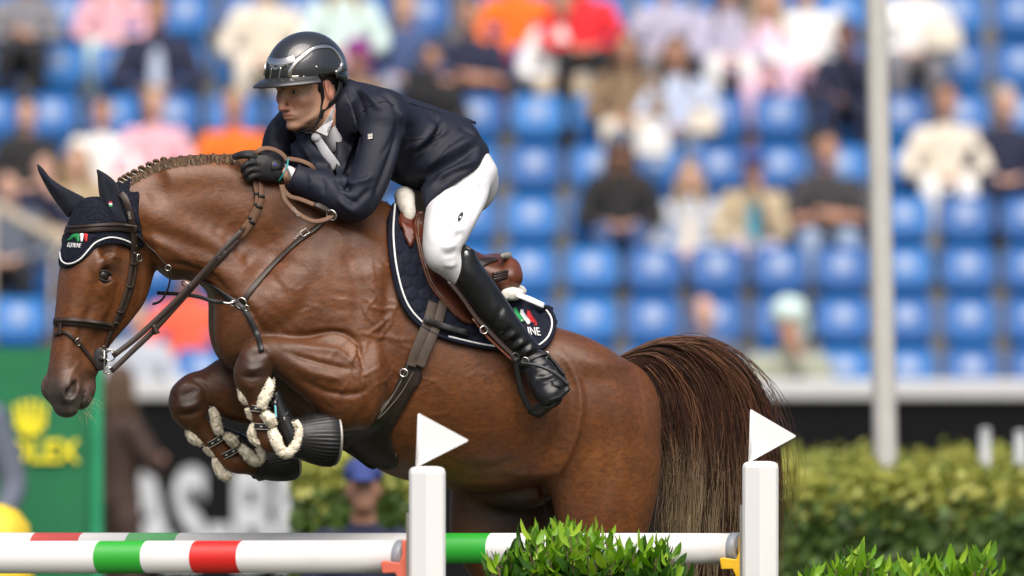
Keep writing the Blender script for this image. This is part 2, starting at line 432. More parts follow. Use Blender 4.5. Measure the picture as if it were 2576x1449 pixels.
def build_horse():
    g = lambda a, b, h: np.arange(a, b, h)
    xa = np.concatenate([g(-1.50, -1.08, 0.0042), g(-1.08, 0.72, 0.0078)])
    ya = g(-0.86, 0.62, 0.0066)
    za = np.concatenate([g(0.62, 1.62, 0.014), g(1.62, 2.82, 0.0056)])
    f = Field(None, None, 0.0075, [xa, ya, za])
    # trunk
    f.chain([sec((705, 585), (612, 925), .150), sec((820, 505), (690, 1010), .215), sec((955, 510), (850, 1092), .245),
             sec((1070, 590), (960, 1184), .280), sec((1190, 690), (1085, 1222), .298), sec((1300, 768), (1215, 1240), .292),
             sec((1400, 826), (1330, 1222), .275), sec((1490, 866), (1440, 1190), .262), sec((1550, 908), (1560, 1180), .22)], k=0.0, per=5, cap=(0.7, 0.7))
    # neck
    f.chain([sec((292, 470), (392, 650), .070), sec((345, 434), (424, 700), .080), sec((430, 401), (468, 704), .088),
             sec((520, 390), (515, 724), .098), sec((620, 395), (546, 790), .118), sec((740, 430), (575, 880), .140),
             sec((870, 470), (660, 950), .140), sec((960, 540), (790, 930), .09)], k=0.08, per=5, cap=(0.8, 0.5))
    # neck muscle band below the crest and the brachiocephalic band to the shoulder, both sides
    for sd in (1, -1):
        f.chain([sec((370, 520), (400, 660), .03, .055 * sd), sec((470, 560), (500, 690), .04, .075 * sd), sec((570, 620), (575, 780), .05, .105 * sd),
                 sec((660, 740), (630, 860), .04, .14 * sd)], k=0.07)
        f.chain([sec((420, 425), (440, 520), .03, .05 * sd), sec((540, 415), (545, 540), .035, .065 * sd), sec((680, 460), (660, 580), .03, .09 * sd), sec((800, 510), (780, 600), .02, .10 * sd)], k=0.07)
        # shoulder blade, upper arm and triceps
        f.chain([sec((850, 560), (950, 650), .035, .16 * sd), sec((740, 650), (880, 770), .06, .16 * sd), sec((660, 740), (780, 860), .055, .145 * sd), sec((635, 810), (710, 900), .035, .11 * sd)], k=0.09)
        f.chain([sec((955, 690), (880, 710), .03, .19 * sd), sec((970, 800), (820, 840), .06, .19 * sd), sec((972, 920), (820, 950), .07, .185 * sd), sec((950, 1030), (850, 1040), .05, .17 * sd)], k=0.09)
    # breast
    f.ell(H(600, 830, .085), (.075, .07, .125), (FWD, LAT, Vector((0, 0, 1))), k=.05)
    f.ell(H(590, 818, -.06), (.075, .07, .125), (FWD, LAT, Vector((0, 0, 1))), k=.05)
    # near foreleg
    N = .205
    f.chain([sec((945, 845), (915, 1078), .095, N), sec((872, 843), (845, 1082), .095, N), sec((805, 845), (785, 1022), .082, N), sec((748, 851), (738, 980), .066, N),
             sec((703, 849), (692, 942), .056, N), sec((655, 851), (684, 938), .058, N), sec((606, 890), (681, 946), .06, N), sec((588, 945), (676, 960), .056, N),
             sec((603, 988), (664, 984), .042, N), sec((619, 1014), (666, 1010), .028, N), sec((634, 1060), (678, 1050), .026, N), sec((648, 1100), (690, 1084), .030, N),
             sec((662, 1131), (708, 1085), .036, N), sec((700, 1146), (732, 1078), .034, N), sec((752, 1150), (760, 1062), .045, N), sec((832, 1158), (828, 1056), .062, N)], k=.022, per=4, cap=(.5, .15))
    # far foreleg
    N = -.175
    f.chain([sec((700, 850), (760, 1085), .09, N), sec((630, 880), (690, 1078), .085, N), sec((560, 898), (618, 1068), .076, N), sec((512, 928), (560, 1052), .062, N), sec((470, 942), (533, 1030), .056, N),
             sec((430, 985), (529, 1020), .058, N), sec((427, 1032), (524, 1036), .056, N), sec((452, 1070), (520, 1052), .042, N), sec((484, 1092), (534, 1066), .029, N),
             sec((524, 1132), (563, 1098), .027, N), sec((552, 1166), (590, 1128), .030, N), sec((586, 1190), (612, 1134), .036, N), sec((622, 1194), (634, 1134), .034, N),
             sec((668, 1205), (664, 1120), .045, N), sec((736, 1196), (724, 1104), .062, N)], k=.03, per=4, cap=(.5, .15))
    # hindquarters and hind legs
    for N, P in ((.135, [((1370, 905), (1560, 930), .13), ((1345, 1000), (1628, 1030), .145), ((1345, 1090), (1657, 1130), .14), ((1358, 1180), (1656, 1205), .13), ((1390, 1255), (1644, 1272), .118), ((1406, 1335), (1626, 1345), .10),
                         ((1425, 1420), (1595, 1450), .082), ((1455, 1540), (1580, 1580), .06), ((1500, 1670), (1598, 1690), .052), ((1545, 1790), (1605, 1790), .033), ((1580, 1910), (1636, 1900), .03),
                         ((1595, 1980), (1662, 1962), .04), ((1640, 2045), (1692, 2005), .036), ((1655, 2110), (1750, 2066), .06)]),
                 (-.135, [((1220, 930), (1480, 930), .12), ((1180, 1060), (1500, 1090), .13), ((1143, 1190), (1450, 1210), .12), ((1134, 1280), (1420, 1290), .11), ((1139, 1370), (1372, 1370), .095),
                          ((1185, 1450), (1345, 1475), .08), ((1255, 1560), (1365, 1585), .058), ((1320, 1680), (1410, 1690), .052), ((1365, 1790), (1425, 1790), .033), ((1400, 1910), (1456, 1900), .03),
                          ((1415, 1980), (1482, 1962), .04), ((1460, 2045), (1512, 2005), .036), ((1475, 2110), (1570, 2066), .06)])):
        f.chain([sec(a, b, h, N) for a, b, h in P], k=.05, per=4, cap=(.6, .15))
        sd = 1 if N > 0 else -1
        f.ell(H(1395 if sd > 0 else 1330, 905, .15 * sd), (.12, .10, .085), k=.06)
        f.ell(H(1560 if sd > 0 else 1500, 1040, .10 * sd), (.09, .10, .16), k=.05)
    f.ell(H(1300, 1245, .0), (.11, .05, .045), k=.03)                                     # sheath
    f.ell(H(1350, 1060, .20), (.11, .05, .17), k=.07)                                      # flank and stifle fold
    # head: skull and nose, then the jaw
    f.chain([hsec(.035, .045, -.10, .066), hsec(.075, .052, -.09, .082), hsec(.14, .056, -.085, .092), hsec(.24, .060, -.085, .090), hsec(.33, .056, -.075, .072),
             hsec(.41, .051, -.065, .061), hsec(.49, .046, -.06, .053), hsec(.56, .041, -.06, .056), hsec(.61, .032, -.066, .060), hsec(.642, .014, -.068, .056), hsec(.664, -.004, -.068, .044)], k=.03, per=5, cap=(.6, .7), p=2.5)
    for sd in (1, -1):
        f.chain([hsec(.10, -.05, -.20, .022, .055 * sd), hsec(.18, -.04, -.218, .026, .058 * sd), hsec(.27, -.04, -.212, .026, .055 * sd), hsec(.35, -.04, -.178, .024, .045 * sd),
                 hsec(.43, -.04, -.132, .022, .034 * sd), hsec(.52, -.04, -.098, .020, .024 * sd)], k=.03, per=5, cap=(.9, .6))
        f.chain([(HL(.25, -.045, .084 * sd), HD, HW, .016, .008), (HL(.31, -.045, .070 * sd), HD, HW, .013, .008), (HL(.39, -.04, .056 * sd), HD, HW, .010, .006)], k=.035)   # facial crest
        f.ell(HL(.212, -.008, .088 * sd), (.042, .026, .020), (HN, HD, HW), k=.02)             # brow of the orbit
        f.ell(HL(.262, -.028, .084 * sd), (.040, .018, .010), (HN, HD, HW), k=.02)
        f.ell(HL(.238, -.024, .108 * sd), (.028, .024, .024), (HN, HD, HW), k=.008, sub=True)    # eye socket
        f.ell(HL(.155, -.015, .092 * sd), (.035, .02, .012), (HN, HD, HW), k=.02, sub=True)
        # nostril
        f.ell(HL(.598, .0, .048 * sd), (.040, .036, .026), (HN, HD, HW), k=.02)
        f.ell(HL(.600, -.006, .074 * sd), (.028, .0135, .030), ((HN + HD * .3).normalized(), (HD - HN * .3).normalized(), HW), k=.010, sub=True)
        f.ell(HL(.615, -.002, .066 * sd), (.017, .017, .022), (HN, HD, HW), k=.01, sub=True)
    f.ell(HL(.50, -.07, 0), (.09, .045, .046), (HN, HD, HW), k=.03)
    f.ell(HL(.60, -.080, 0), (.052, .036, .046), (HN, HD, HW), k=.015)                       # lower lip and chin
    f.ell(HL(.575, -.098, 0), (.032, .02, .032), (HN, HD, HW), k=.02)
    f.chain([(HL(.60, -.064, .062), HN, HW, .0035, .01), (HL(.575, -.064, .054), HN, HW, .0035, .012), (HL(.545, -.062, .05), HN, HW, .003, .012)], k=.004, sub=True)
    f.chain([(HL(.60, -.068, .055), HN, HW, .004, .02), (HL(.635, -.064, .054), HD, HW, .0035, .02), (HL(.66, -.062, .045), HD, HW, .0035, .02)], k=.006, sub=True, per=3)
    V, Q = f.mesh(3)
    strokes = [
        # shoulder and forearm: grooves and ridges
        ([(560, 745), (620, 770), (660, 830), (690, 850)], 9, -.008), ([(655, 560), (690, 640), (640, 720), (620, 760)], 26, -.010),
        ([(690, 846), (770, 844), (840, 834), (888, 852), (910, 905), (915, 960)], 7, -.012), ([(715, 862), (780, 875), (850, 885), (890, 920)], 9, .006),
        ([(705, 880), (780, 905), (860, 925), (905, 930)], 7, -.008), ([(720, 905), (790, 940), (880, 955)], 11, .006), ([(740, 945), (820, 985), (900, 990), (940, 960)], 8, -.007),
        ([(985, 620), (975, 740), (968, 860), (955, 980), (900, 1065)], 16, -.008), ([(860, 600), (900, 720), (900, 840)], 22, -.009), ([(800, 650), (770, 760), (690, 840)], 20, -.007),
        ([(1050, 850), (1035, 980), (985, 1080)], 18, -.006),
        # neck
        ([(330, 560), (440, 600), (540, 640), (610, 690)], 22, -.010), ([(410, 660), (480, 672), (540, 700), (580, 745)], 8, -.007), ([(350, 500), (450, 480), (560, 475), (660, 500)], 30, -.006),
        ([(340, 590), (420, 620), (520, 690)], 10, .004), ([(640, 660), (690, 700), (720, 760)], 12, -.004), ([(620, 600), (700, 650), (790, 680)], 14, -.004),
        # cheek and face
        ([(300, 690), (290, 740), (255, 800), (215, 860)], 9, .003), ([(235, 760), (205, 830), (185, 890)], 9, -.004), ([(330, 600), (352, 660), (352, 740), (325, 800)], 9, -.004),
        ([(254, 696), (272, 706), (300, 702)], 4, -.003), ([(248, 672), (264, 652), (290, 646), (312, 654)], 4, .003), ([(246, 660), (264, 640), (292, 634)], 4, -.003),
        ([(205, 905), (192, 920), (172, 960), (178, 1000)], 5, .003),
        # flank, stifle and thigh
        ([(1395, 870), (1440, 930), (1460, 1010), (1445, 1100), (1405, 1190), (1385, 1240)], 10, .012), ([(1360, 900), (1405, 980), (1415, 1060), (1385, 1150), (1350, 1200)], 22, -.016),
        ([(1480, 930), (1530, 1040), (1540, 1160), (1510, 1280)], 26, -.006), ([(1590, 960), (1600, 1080), (1590, 1220), (1560, 1320)], 20, -.005), ([(1350, 1195), (1372, 1250), (1395, 1330)], 8, -.008),
        ([(1120, 1200), (1200, 1216), (1290, 1206), (1340, 1180)], 9, .006), ([(1150, 1180), (1240, 1180), (1320, 1150)], 16, -.006),
        # knees
        ([(600, 900), (622, 880), (650, 868)], 10, .006), ([(630, 905), (648, 892), (668, 888)], 9, -.005), ([(612, 925), (640, 930), (668, 918)], 8, .006), ([(655, 860), (672, 880), (682, 910)], 8, .005), ([(598, 945), (632, 950), (672, 945)], 7, -.006), ([(612, 968), (636, 975), (662, 965)], 6, .004), ([(660, 870), (680, 905), (686, 940)], 6, -.006),
        ([(432, 995), (450, 975), (480, 958)], 10, .006), ([(450, 1000), (475, 990), (500, 978)], 8, -.005), ([(440, 1018), (472, 1024), (515, 1005)], 8, .006), ([(436, 1040), (468, 1045), (515, 1030)], 7, -.006), ([(480, 950), (515, 975), (522, 1010)], 6, -.005)]
    V = sculpt(V, Q, strokes)
    # skin wrinkles and veins, fine, on the shoulder, forearm and neck
    r = random.Random(3); veins = []
    def vein(u, v, ang, n, st, amp, wd):
        pts = [(u, v)]
        for _ in range(n):
            ang += r.uniform(-.45, .45); u += math.cos(ang) * st; v += math.sin(ang) * st; pts.append((u, v))
        veins.append((pts, wd, amp, .3))
    for _ in range(34): vein(r.uniform(860, 1000), r.uniform(640, 960), r.choice((.5, 1.2, 2.0)), 4, 22, .0030, 3.2)
    for _ in range(16): vein(r.uniform(640, 860), r.uniform(560, 800), r.choice((.7, 2.4)), 3, 22, .0014, 3.5)
    for _ in range(14): vein(r.uniform(540, 800), r.uniform(400, 600), r.uniform(0, 3), 3, 20, .0010, 4)
    for _ in range(12): vein(r.uniform(760, 900), r.uniform(870, 1040), r.uniform(.2, .9), 4, 18, .0018, 3)
    for _ in range(18): vein(r.uniform(1020, 1320), r.uniform(900, 1180), r.uniform(-.3, .8), 3, 20, .0012, 4)
    for _ in range(10): vein(r.uniform(170, 260), r.uniform(800, 900), r.uniform(1, 2), 3, 12, .0012, 2.5)
    for _ in range(9): vein(r.uniform(420, 540), r.uniform(640, 720), r.uniform(.3, .8), 3, 14, .0022, 3)
    V = sculpt(V, Q, veins)
    return V, Q

HV, HQ = build_horse()
HORSE_BVH = bvh_of(HV, HQ)
def paint_horse(V):
    P2 = proj(V); d = np.zeros(len(V))
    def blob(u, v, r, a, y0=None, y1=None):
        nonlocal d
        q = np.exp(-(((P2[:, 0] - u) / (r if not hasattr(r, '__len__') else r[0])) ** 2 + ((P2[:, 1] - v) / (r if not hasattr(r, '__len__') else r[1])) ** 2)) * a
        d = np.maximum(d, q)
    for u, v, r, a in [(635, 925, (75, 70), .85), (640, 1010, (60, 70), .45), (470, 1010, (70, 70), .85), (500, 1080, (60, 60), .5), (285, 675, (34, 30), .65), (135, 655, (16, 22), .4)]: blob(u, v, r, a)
    loc = V - np.array(HO); s = loc @ np.array(HN); h = loc @ np.array(HD)
    muz = np.clip((s - .505 - .25 * (h < -.03) * 0) / .12, 0, 1) * (P2[:, 0] < 430)
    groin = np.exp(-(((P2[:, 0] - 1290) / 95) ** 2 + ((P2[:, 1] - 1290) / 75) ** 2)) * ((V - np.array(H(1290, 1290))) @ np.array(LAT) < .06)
    return d, muz, groin
M_coat = NT('chestnut_coat')
def _coat():
    t = M_coat
    n1 = t.noise(3.2, 4); n2 = t.noise(14, 5, .6); n3 = t.noise(300, 3, .7, stretch=(1, 1, .35)); n4 = t.noise(75, 5, .7, stretch=(.5, 1, 1))
    base = t.ramp(n1, [(.25, (.072, .0190, .0040)), (.5, (.135, .0380, .0075)), (.75, (.215, .070, .0135))])
    base = t.mix(t.ramp(n2, [(.35, 0.0), (.75, .5)]), base, (.055, .019, .007))
    base = t.mix(t.ramp(n3, [(.3, 0.0), (.8, .35)]), base, (.22, .098, .030))
    base = t.mix(t.ramp(n4, [(.42, 0.0), (.62, .50)]), base, (.050, .0155, .0048))
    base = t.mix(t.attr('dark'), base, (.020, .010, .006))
    base = t.mix(t.attr('muzzle'), base, t.ramp(t.noise(30, 5), [(.3, (.040, .030, .026)), (.55, (.085, .066, .056)), (.8, (.15, .115, .095))]))
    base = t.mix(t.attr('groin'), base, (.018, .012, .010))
    t.set(Base_Color=base, Roughness=t.ramp(n2, [(.2, .35), (.8, .50)]), Sheen_Weight=.02)
    t.b.inputs['Specular IOR Level'].default_value = .5
    b1 = t.bump(n3, .45, .002); b1 = t.bump(n4, .24, .004, b1)
    t.bump(t.noise(46, 5, .6), .12, .004, b1)
_coat()
horse = thing('horse', H(1150, 2180), 'chestnut horse with plaited mane leaping left over the striped rails', 'horse')
horse_body = fmesh('body', HV, HQ, M_coat.m, horse)
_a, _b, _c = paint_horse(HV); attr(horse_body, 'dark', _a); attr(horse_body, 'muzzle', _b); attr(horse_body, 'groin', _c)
# ------------------------------------------------------------------ hair, eyes, hooves of the horse
def strands(guides, n, r, seg, jit, lat0, wav=0.012, qdist=None, lenf=(.75, 1.0), seed=1, clump=0):
    """hair strands between guide curves given as rows of (u, v): returns verts, faces, per-vertex (random, along)"""
    rs = np.random.default_rng(seed)
    G = []
    for g in guides:
        P = smooth_path([(a, b, 0) for a, b in g], 8); P = np.array([(p.x, p.y) for p in P])
        L = np.concatenate([[0], np.cumsum(np.linalg.norm(P[1:] - P[:-1], axis=1))]); L /= L[-1]
        t = np.linspace(0, 1, seg + 1); G.append(np.stack([np.interp(t, L, P[:, 0]), np.interp(t, L, P[:, 1])], 1))
    G = np.array(G); gq = np.linspace(0, 1, len(G)); v, f, rv, al = [], [], [], []
    cl = rs.random((max(clump, 1), 3))
    for i in range(n):
        if clump:
            c = cl[rs.integers(clump)]; q = np.clip(c[0] + rs.normal(0, .02), 0, 1); la = (c[1] - .5) * 2 + rs.normal(0, .12); tone = np.clip(c[2] + rs.normal(0, .15), 0, 1)
        else:
            q = rs.random(); la = rs.normal(0, .6); tone = rs.random()
        x = q * (len(G) - 1); j = min(int(x), len(G) - 2); w_ = x - j
        path = G[j] * (1 - w_) + G[j + 1] * w_
        lf = rs.uniform(*lenf); t = np.linspace(0, lf, seg + 1); T = np.linspace(0, 1, seg + 1)
        px = np.interp(t, T, path[:, 0]); py = np.interp(t, T, path[:, 1])
        a1, a2, ph1, ph2 = rs.normal(0, wav, 2).tolist() + (rs.random(2) * 6.3).tolist()
        amp = np.minimum(1, T * 2.5)
        px = px + (a1 * np.sin(T * 9 + ph1) + rs.normal(0, jit)) * amp * PXM; py = py + a2 * np.sin(T * 7 + ph2) * amp * PXM * .4
        lt = la * lat0 * (0.35 + 0.65 * T) + a2 * np.sin(T * 8 + ph1) * amp
        pts = [H(px[k], py[k], lt[k]) for k in range(seg + 1)]
        rad = r * rs.uniform(.7, 1.3) * (1 - .75 * T ** 3)
        tv, tf = tube_geo(pts, list(rad), 3, False)
        b = len(v); v += tv; f += [tuple(k + b for k in q_) for q_ in tf]; rv += [tone] * len(tv); al += np.repeat(T * lf, 3).tolist()
    return v, f, rv, al
TG = [[(1562, 912), (1612, 935), (1650, 1000), (1666, 1100), (1668, 1200), (1655, 1320), (1640, 1470)],
      [(1560, 906), (1640, 888), (1705, 950), (1738, 1060), (1745, 1180), (1735, 1320), (1722, 1510)],
      [(1558, 900), (1660, 862), (1765, 895), (1832, 1000), (1850, 1130), (1852, 1290), (1846, 1530)],
      [(1556, 897), (1680, 852), (1800, 868), (1900, 965), (1946, 1100), (1962, 1270), (1962, 1480)]]
M_tail = NT('tail_hair')
_t = M_tail
_rc = _t.ramp(_t.attr('tone'), [(0, (.014, .006, .004)), (.45, (.045, .017, .009)), (.8, (.11, .044, .021)), (1, (.19, .085, .04))])
_tc = _t.ramp(_t.attr('tone'), [(0, (.07, .045, .024)), (.4, (.24, .17, .09)), (1, (.42, .32, .19))])
_t.set(Base_Color=_t.mix(_t.attr('straw'), _rc, _tc), Roughness=.42); _t.b.inputs['Specular IOR Level'].default_value = .4
def _tail():
    core = Field((-.05 + .3, -.2, .9), (.95, .75, 2.25), .012)
    core.chain([sec((1545, 915), (1575, 960), .03), sec((1600, 885), (1625, 950), .03), sec((1700, 872), (1670, 990), .035), sec((1800, 895), (1690, 1080), .04), sec((1895, 1000), (1690, 1140), .045),
                sec((1930, 1130), (1695, 1200), .045), sec((1935, 1290), (1690, 1300), .04), sec((1925, 1440), (1680, 1440), .03), sec((1900, 1540), (1720, 1540), .01)], k=.01, per=4)
    V, Q = core.mesh(2)
    tail = fmesh('tail', V, Q, plain('tail_core', (.022, .010, .006), .9, var=.3, scale=30, bump=.8, bscale=60, spec=.1), horse); P = proj(V)
    rr = np.sin(P[:, 0] * .11) * .5 + .5
    attr(tail, 'tone', rr * .35); attr(tail, 'straw', np.clip((P[:, 1] - 1130) / 200, 0, 1) * np.clip((P[:, 0] - 1640) / 60, 0, 1) * np.clip((1900 - P[:, 0]) / 90, 0, 1) * .8)
    v, f, rv, al = strands(TG, 3700, .0013, 16, .010, .05, clump=110, lenf=(.55, 1.0), seed=4)
    v2, f2, rv2, al2 = strands(TG[2:] + [[(1556, 897), (1690, 848), (1815, 862), (1930, 960), (1985, 1100), (2000, 1270), (2005, 1480)]], 70, .0009, 16, .02, .07, wav=.025, lenf=(.6, 1.0), seed=9)
    b = len(v); v += v2; f += [tuple(k + b for k in q) for q in f2]; rv += rv2
    o = new('tail_hair', v, f, M_tail.m, tail); tag(o, kind='stuff')
    P = proj(np.array([tuple(p) for p in v])); rv = np.array(rv)
    st = np.clip((P[:, 1] - 1090) / 220, 0, 1) * np.clip((P[:, 0] - 1620) / 60, 0, 1) * np.clip((1930 - P[:, 0]) / 110, .05, 1) * np.where(rv > .3, 1, .25)
    attr(o, 'tone', rv); attr(o, 'straw', st)
_tail()

M_mane = NT('mane_hair')
_t = M_mane
_t.set(Base_Color=_t.ramp(_t.attr('tone'), [(0, (.022, .012, .008)), (.5, (.09, .048, .024)), (1, (.26, .17, .09))]), Roughness=.5)
def crest(q):                        # along the crest, ears to hand
    pts = [(300, 458), (330, 440), (380, 415), (430, 401), (490, 393), (560, 391), (600, 396)]
    P = smooth_path([(a, b, 0) for a, b in pts], 8); x = q * (len(P) - 1); j = min(int(x), len(P) - 2)
    p = P[j].lerp(P[j + 1], x - j); return p.x, p.y
def _mane():
    rs = np.random.default_rng(5)
    def lock(u, v, u2, v2, n, r, spread, lat, v_, f_, t_):
        for i in range(n):
            a = rs.normal(0, spread); b = rs.normal(0, spread * .5)
            pts = []
            tone = rs.random()
            for k in range(6):
                t = k / 5; uu = u + (u2 - u) * t + a * (.3 + math.sin(t * 3) * .7); vv = v + (v2 - v) * t + b * t + 2.0 * math.sin(t * 3.14) * rs.normal()
                p, nn = hit(HORSE_BVH, uu, vv)
                if p is None: p = H(uu, vv, lat * (.4 + .6 * t))
                else: p = p + nn * (.002 + .004 * math.sin(t * 3.14) * rs.random())
                pts.append(p)
            tv, tf = tube_geo(pts, r, 3, False); bb = len(v_); v_ += tv; f_ += [tuple(q + bb for q in x) for x in tf]; t_ += [tone] * len(tv)
    v_, f_, t_ = [], [], []
    for i in range(650):
        q = rs.random(); u, v = crest(q); ln = rs.uniform(8, 24)
        lock(u, v + 1, u + ln * rs.uniform(-.25, .45), v + ln, 1, .0011, 2, .03, v_, f_, t_)
    o = new('mane_hair', v_, f_, M_mane.m, horse); tag(o, kind='stuff'); attr(o, 'tone', t_)
    for i, q in enumerate([.015, .075, .13, .19, .25, .31, .37, .435, .50, .565, .63, .70, .77, .84, .90]):
        u, v = crest(q); up = 7 if i < 8 else 3; rr = (.0098 if i < 8 else .0070)
        c = H(u + 2, v - up + 3, .012); fl = Field(tuple(c - Vector((.03,) * 3)), tuple(c + Vector((.03,) * 3)), .0022)
        for k in range(7):           # a rolled and sewn plait: a knot of three twisted strands
            a = k / 7 * 6.28
            fl.ell(c + Vector((math.cos(a) * rr * .75, -math.sin(a * 1.0) * rr * .35, math.sin(a) * rr * .6)), (rr * .52, rr * .62, rr * .42), (Vector((math.cos(a + .6), 0, math.sin(a + .6))), Vector((0, 1, 0)), Vector((-math.sin(a + .6), 0, math.cos(a + .6)))), k=.0015)
        V, Q = fl.mesh(1); V = V + nrng.normal(0, .0004, V.shape)
        p = fmesh('plait', V, Q, M_mane.m, horse); attr(p, 'tone', .25 + .6 * (np.sin(V[:, 0] * 900 + V[:, 2] * 700) * .5 + .5))
        v_, f_, t_ = [], [], []
        lock(u + 1, v - 2, u + 11, v + 17, 34, .0009, 4.0, .03, v_, f_, t_); lock(u + 1, v - up, u + 3, v + 4, 14, .0012, 2.5, .02, v_, f_, t_)
        s = new('strand', v_, f_, M_mane.m, p); tag(s, kind='stuff'); attr(s, 'tone', t_)
        bd = new('band', *ring_geo(H(u + 3, v - up + 9, .02), (.5, 0, 1), .0075, .0012, 12, 5), MT['white_thread'], p)
MT = {}
MT['white_thread'] = plain('white_thread', (.62, .6, .55), .7)
_mane()

# eyes
M_eye = NT('dark_eye'); M_eye.set(Base_Color=M_eye.ramp(M_eye.noise(40), [(.3, (.006, .004, .003)), (.7, (.022, .010, .005))]), Roughness=.06, Coat_Weight=1.0, Coat_Roughness=.02)
M_lid = plain('eyelid_skin', (.020, .015, .013), .45, bump=.3, bscale=200)
for sd in (1, -1):
    fe = Field(tuple(HL(.238, -.024, .088 * sd) - Vector((.04,) * 3)), tuple(HL(.238, -.024, .088 * sd) + Vector((.04,) * 3)), .003)
    fe.ell(HL(.238, -.024, .080 * sd), (.0255, .0215, .0205), (HN, HD, HW), k=0); V, Q = fe.mesh(2)
    e = fmesh('eye', V, Q, M_eye.m, horse)
    for s0, nm in ((-1, 'upper_lid'), (1, 'lower_lid')):
        pts = [HL(.238 + s0 * .0170 * math.sin(a) + .002 + (.003 if s0 < 0 else 0), -.024 + .028 * math.cos(a), (.089 + .009 * math.sin(a)) * sd) for a in np.linspace(0.05, 3.09, 9)]
        new(nm, *tube_geo(smooth_path(pts, 3), [.002, .005 if s0 < 0 else .0042, .002], 8), M_lid, e)
# muzzle whiskers and lip foam
M_whisk = plain('whisker', (.45, .36, .2), .5)
_v, _f = [], []
for i in range(34):
    s0 = rnd.uniform(.60, .67); w0 = rnd.uniform(-.01, .05); p = HL(s0, -.075 - rnd.uniform(0, .03), w0)
    d = (HN * rnd.uniform(.2, 1) - HD * rnd.uniform(.1, 1) + HW * rnd.uniform(-.2, .8)).normalized(); ln = rnd.uniform(.012, .045)
    tv, tf = tube_geo([p, p + d * ln * .5, p + d * ln + Vector((0, 0, -.006))], [.0005, .0004, .0002], 3, False); b = len(_v); _v += tv; _f += [tuple(k + b for k in q) for q in tf]
tag(new('whiskers', _v, _f, M_whisk, horse), kind='stuff')
# ------------------------------------------------------------------ tack
def leather(name, col, rough=.42, **kw): return plain(name, col, rough, var=.25, scale=22, bump=.25, bscale=320, bdist=.001, spec=.4, **kw)
M_brown = leather('dark_brown_leather', (.030, .018, .013)); M_tan = leather('saddle_tan_leather', (.115, .034, .016), .34); M_blackl = leather('black_leather', (.012, .012, .013), .38)
M_billet = leather('worn_billet_leather', (.075, .055, .042), .6); M_rein = plain('rein_web', (.15, .078, .045), .75, bump=.4, bscale=500, bdist=.001)
M_steel = plain('steel', (.62, .60, .57), .22, var=.06, metal=1.0); M_blackrub = plain('black_rubber', (.013, .013, .014), .45, bump=.2, bscale=90)
M_fleece = plain('cream_fleece', (.84, .76, .60), .95, var=.2, scale=70, bump=.8, bscale=160, bdist=.004, sheen=.3)
M_wfleece = plain('white_fleece', (.74, .71, .64), .95, var=.1, scale=60, bump=.8, bscale=200, bdist=.003, sheen=.3)
M_white = plain('white_cloth', (.80, .80, .80), .8, var=.05); M_green = plain('green_thread', (.015, .26, .07), .7, var=.1); M_red = plain('red_thread', (.55, .02, .025), .7, var=.1)
M_plate = plain('printed_mark', (.55, .52, .46), .6)
M_navy = plain('navy_cloth', (.006, .0078, .018), .9, var=.2, bump=.3, bscale=400, bdist=.001, spec=.25)

def surf(bvh, pts, off=.004, per=6, extra=None):
    """a path given in picture positions, laid on a surface: points and normals"""
    L = smooth_path([(a, b, 0) for a, b in pts], per); P, Nn = [], []
    for p in L:
        h, n = hit(bvh, p.x, p.y)
        if h is None: continue
        if n.y > 0: n = -n
        P.append(at(p.x, p.y, h.y - off / max(.4, abs(n.y)))); Nn.append(n)
    if len(P) < 2: print('NO SURFACE', pts); P = [at(a, b, -.35) for a, b in pts]; Nn = [Vector((0, -1, 0))] * len(P)
    for _ in range(3):
        P = [P[0]] + [P[i] * .5 + (P[i - 1] + P[i + 1]) * .25 for i in range(1, len(P) - 1)] + [P[-1]]
        Nn = [Nn[0]] + [(Nn[i] * .5 + (Nn[i - 1] + Nn[i + 1]) * .25).normalized() for i in range(1, len(Nn) - 1)] + [Nn[-1]]
    return P, Nn
def strap(name, pts, wd, th, mat, parent, off=.004, bvh=None, per=6):
    P, Nn = surf(bvh or HORSE_BVH, pts, off, per); return new(name, *strap_geo(P, Nn, wd, th), mat, parent)
def free_strap(name, pts, wd, th, mat, parent, nrm=Vector((0, -1, 0)), per=6):
    P = smooth_path(pts, per); return new(name, *strap_geo(P, [Vector(nrm)] * len(P), wd, th), mat, parent)
def inside(poly, P):
    poly = np.array(poly, float); x, y = P[:, 0], P[:, 1]; c = np.zeros(len(P), bool); j = len(poly) - 1
    for i in range(len(poly)):
        xi, yi = poly[i]; xj, yj = poly[j]
        c ^= ((yi > y) != (yj > y)) & (x < (xj - xi) * (y - yi) / (yj - yi + 1e-12) + xi); j = i
    return c
from mathutils.geometry import delaunay_2d_cdt
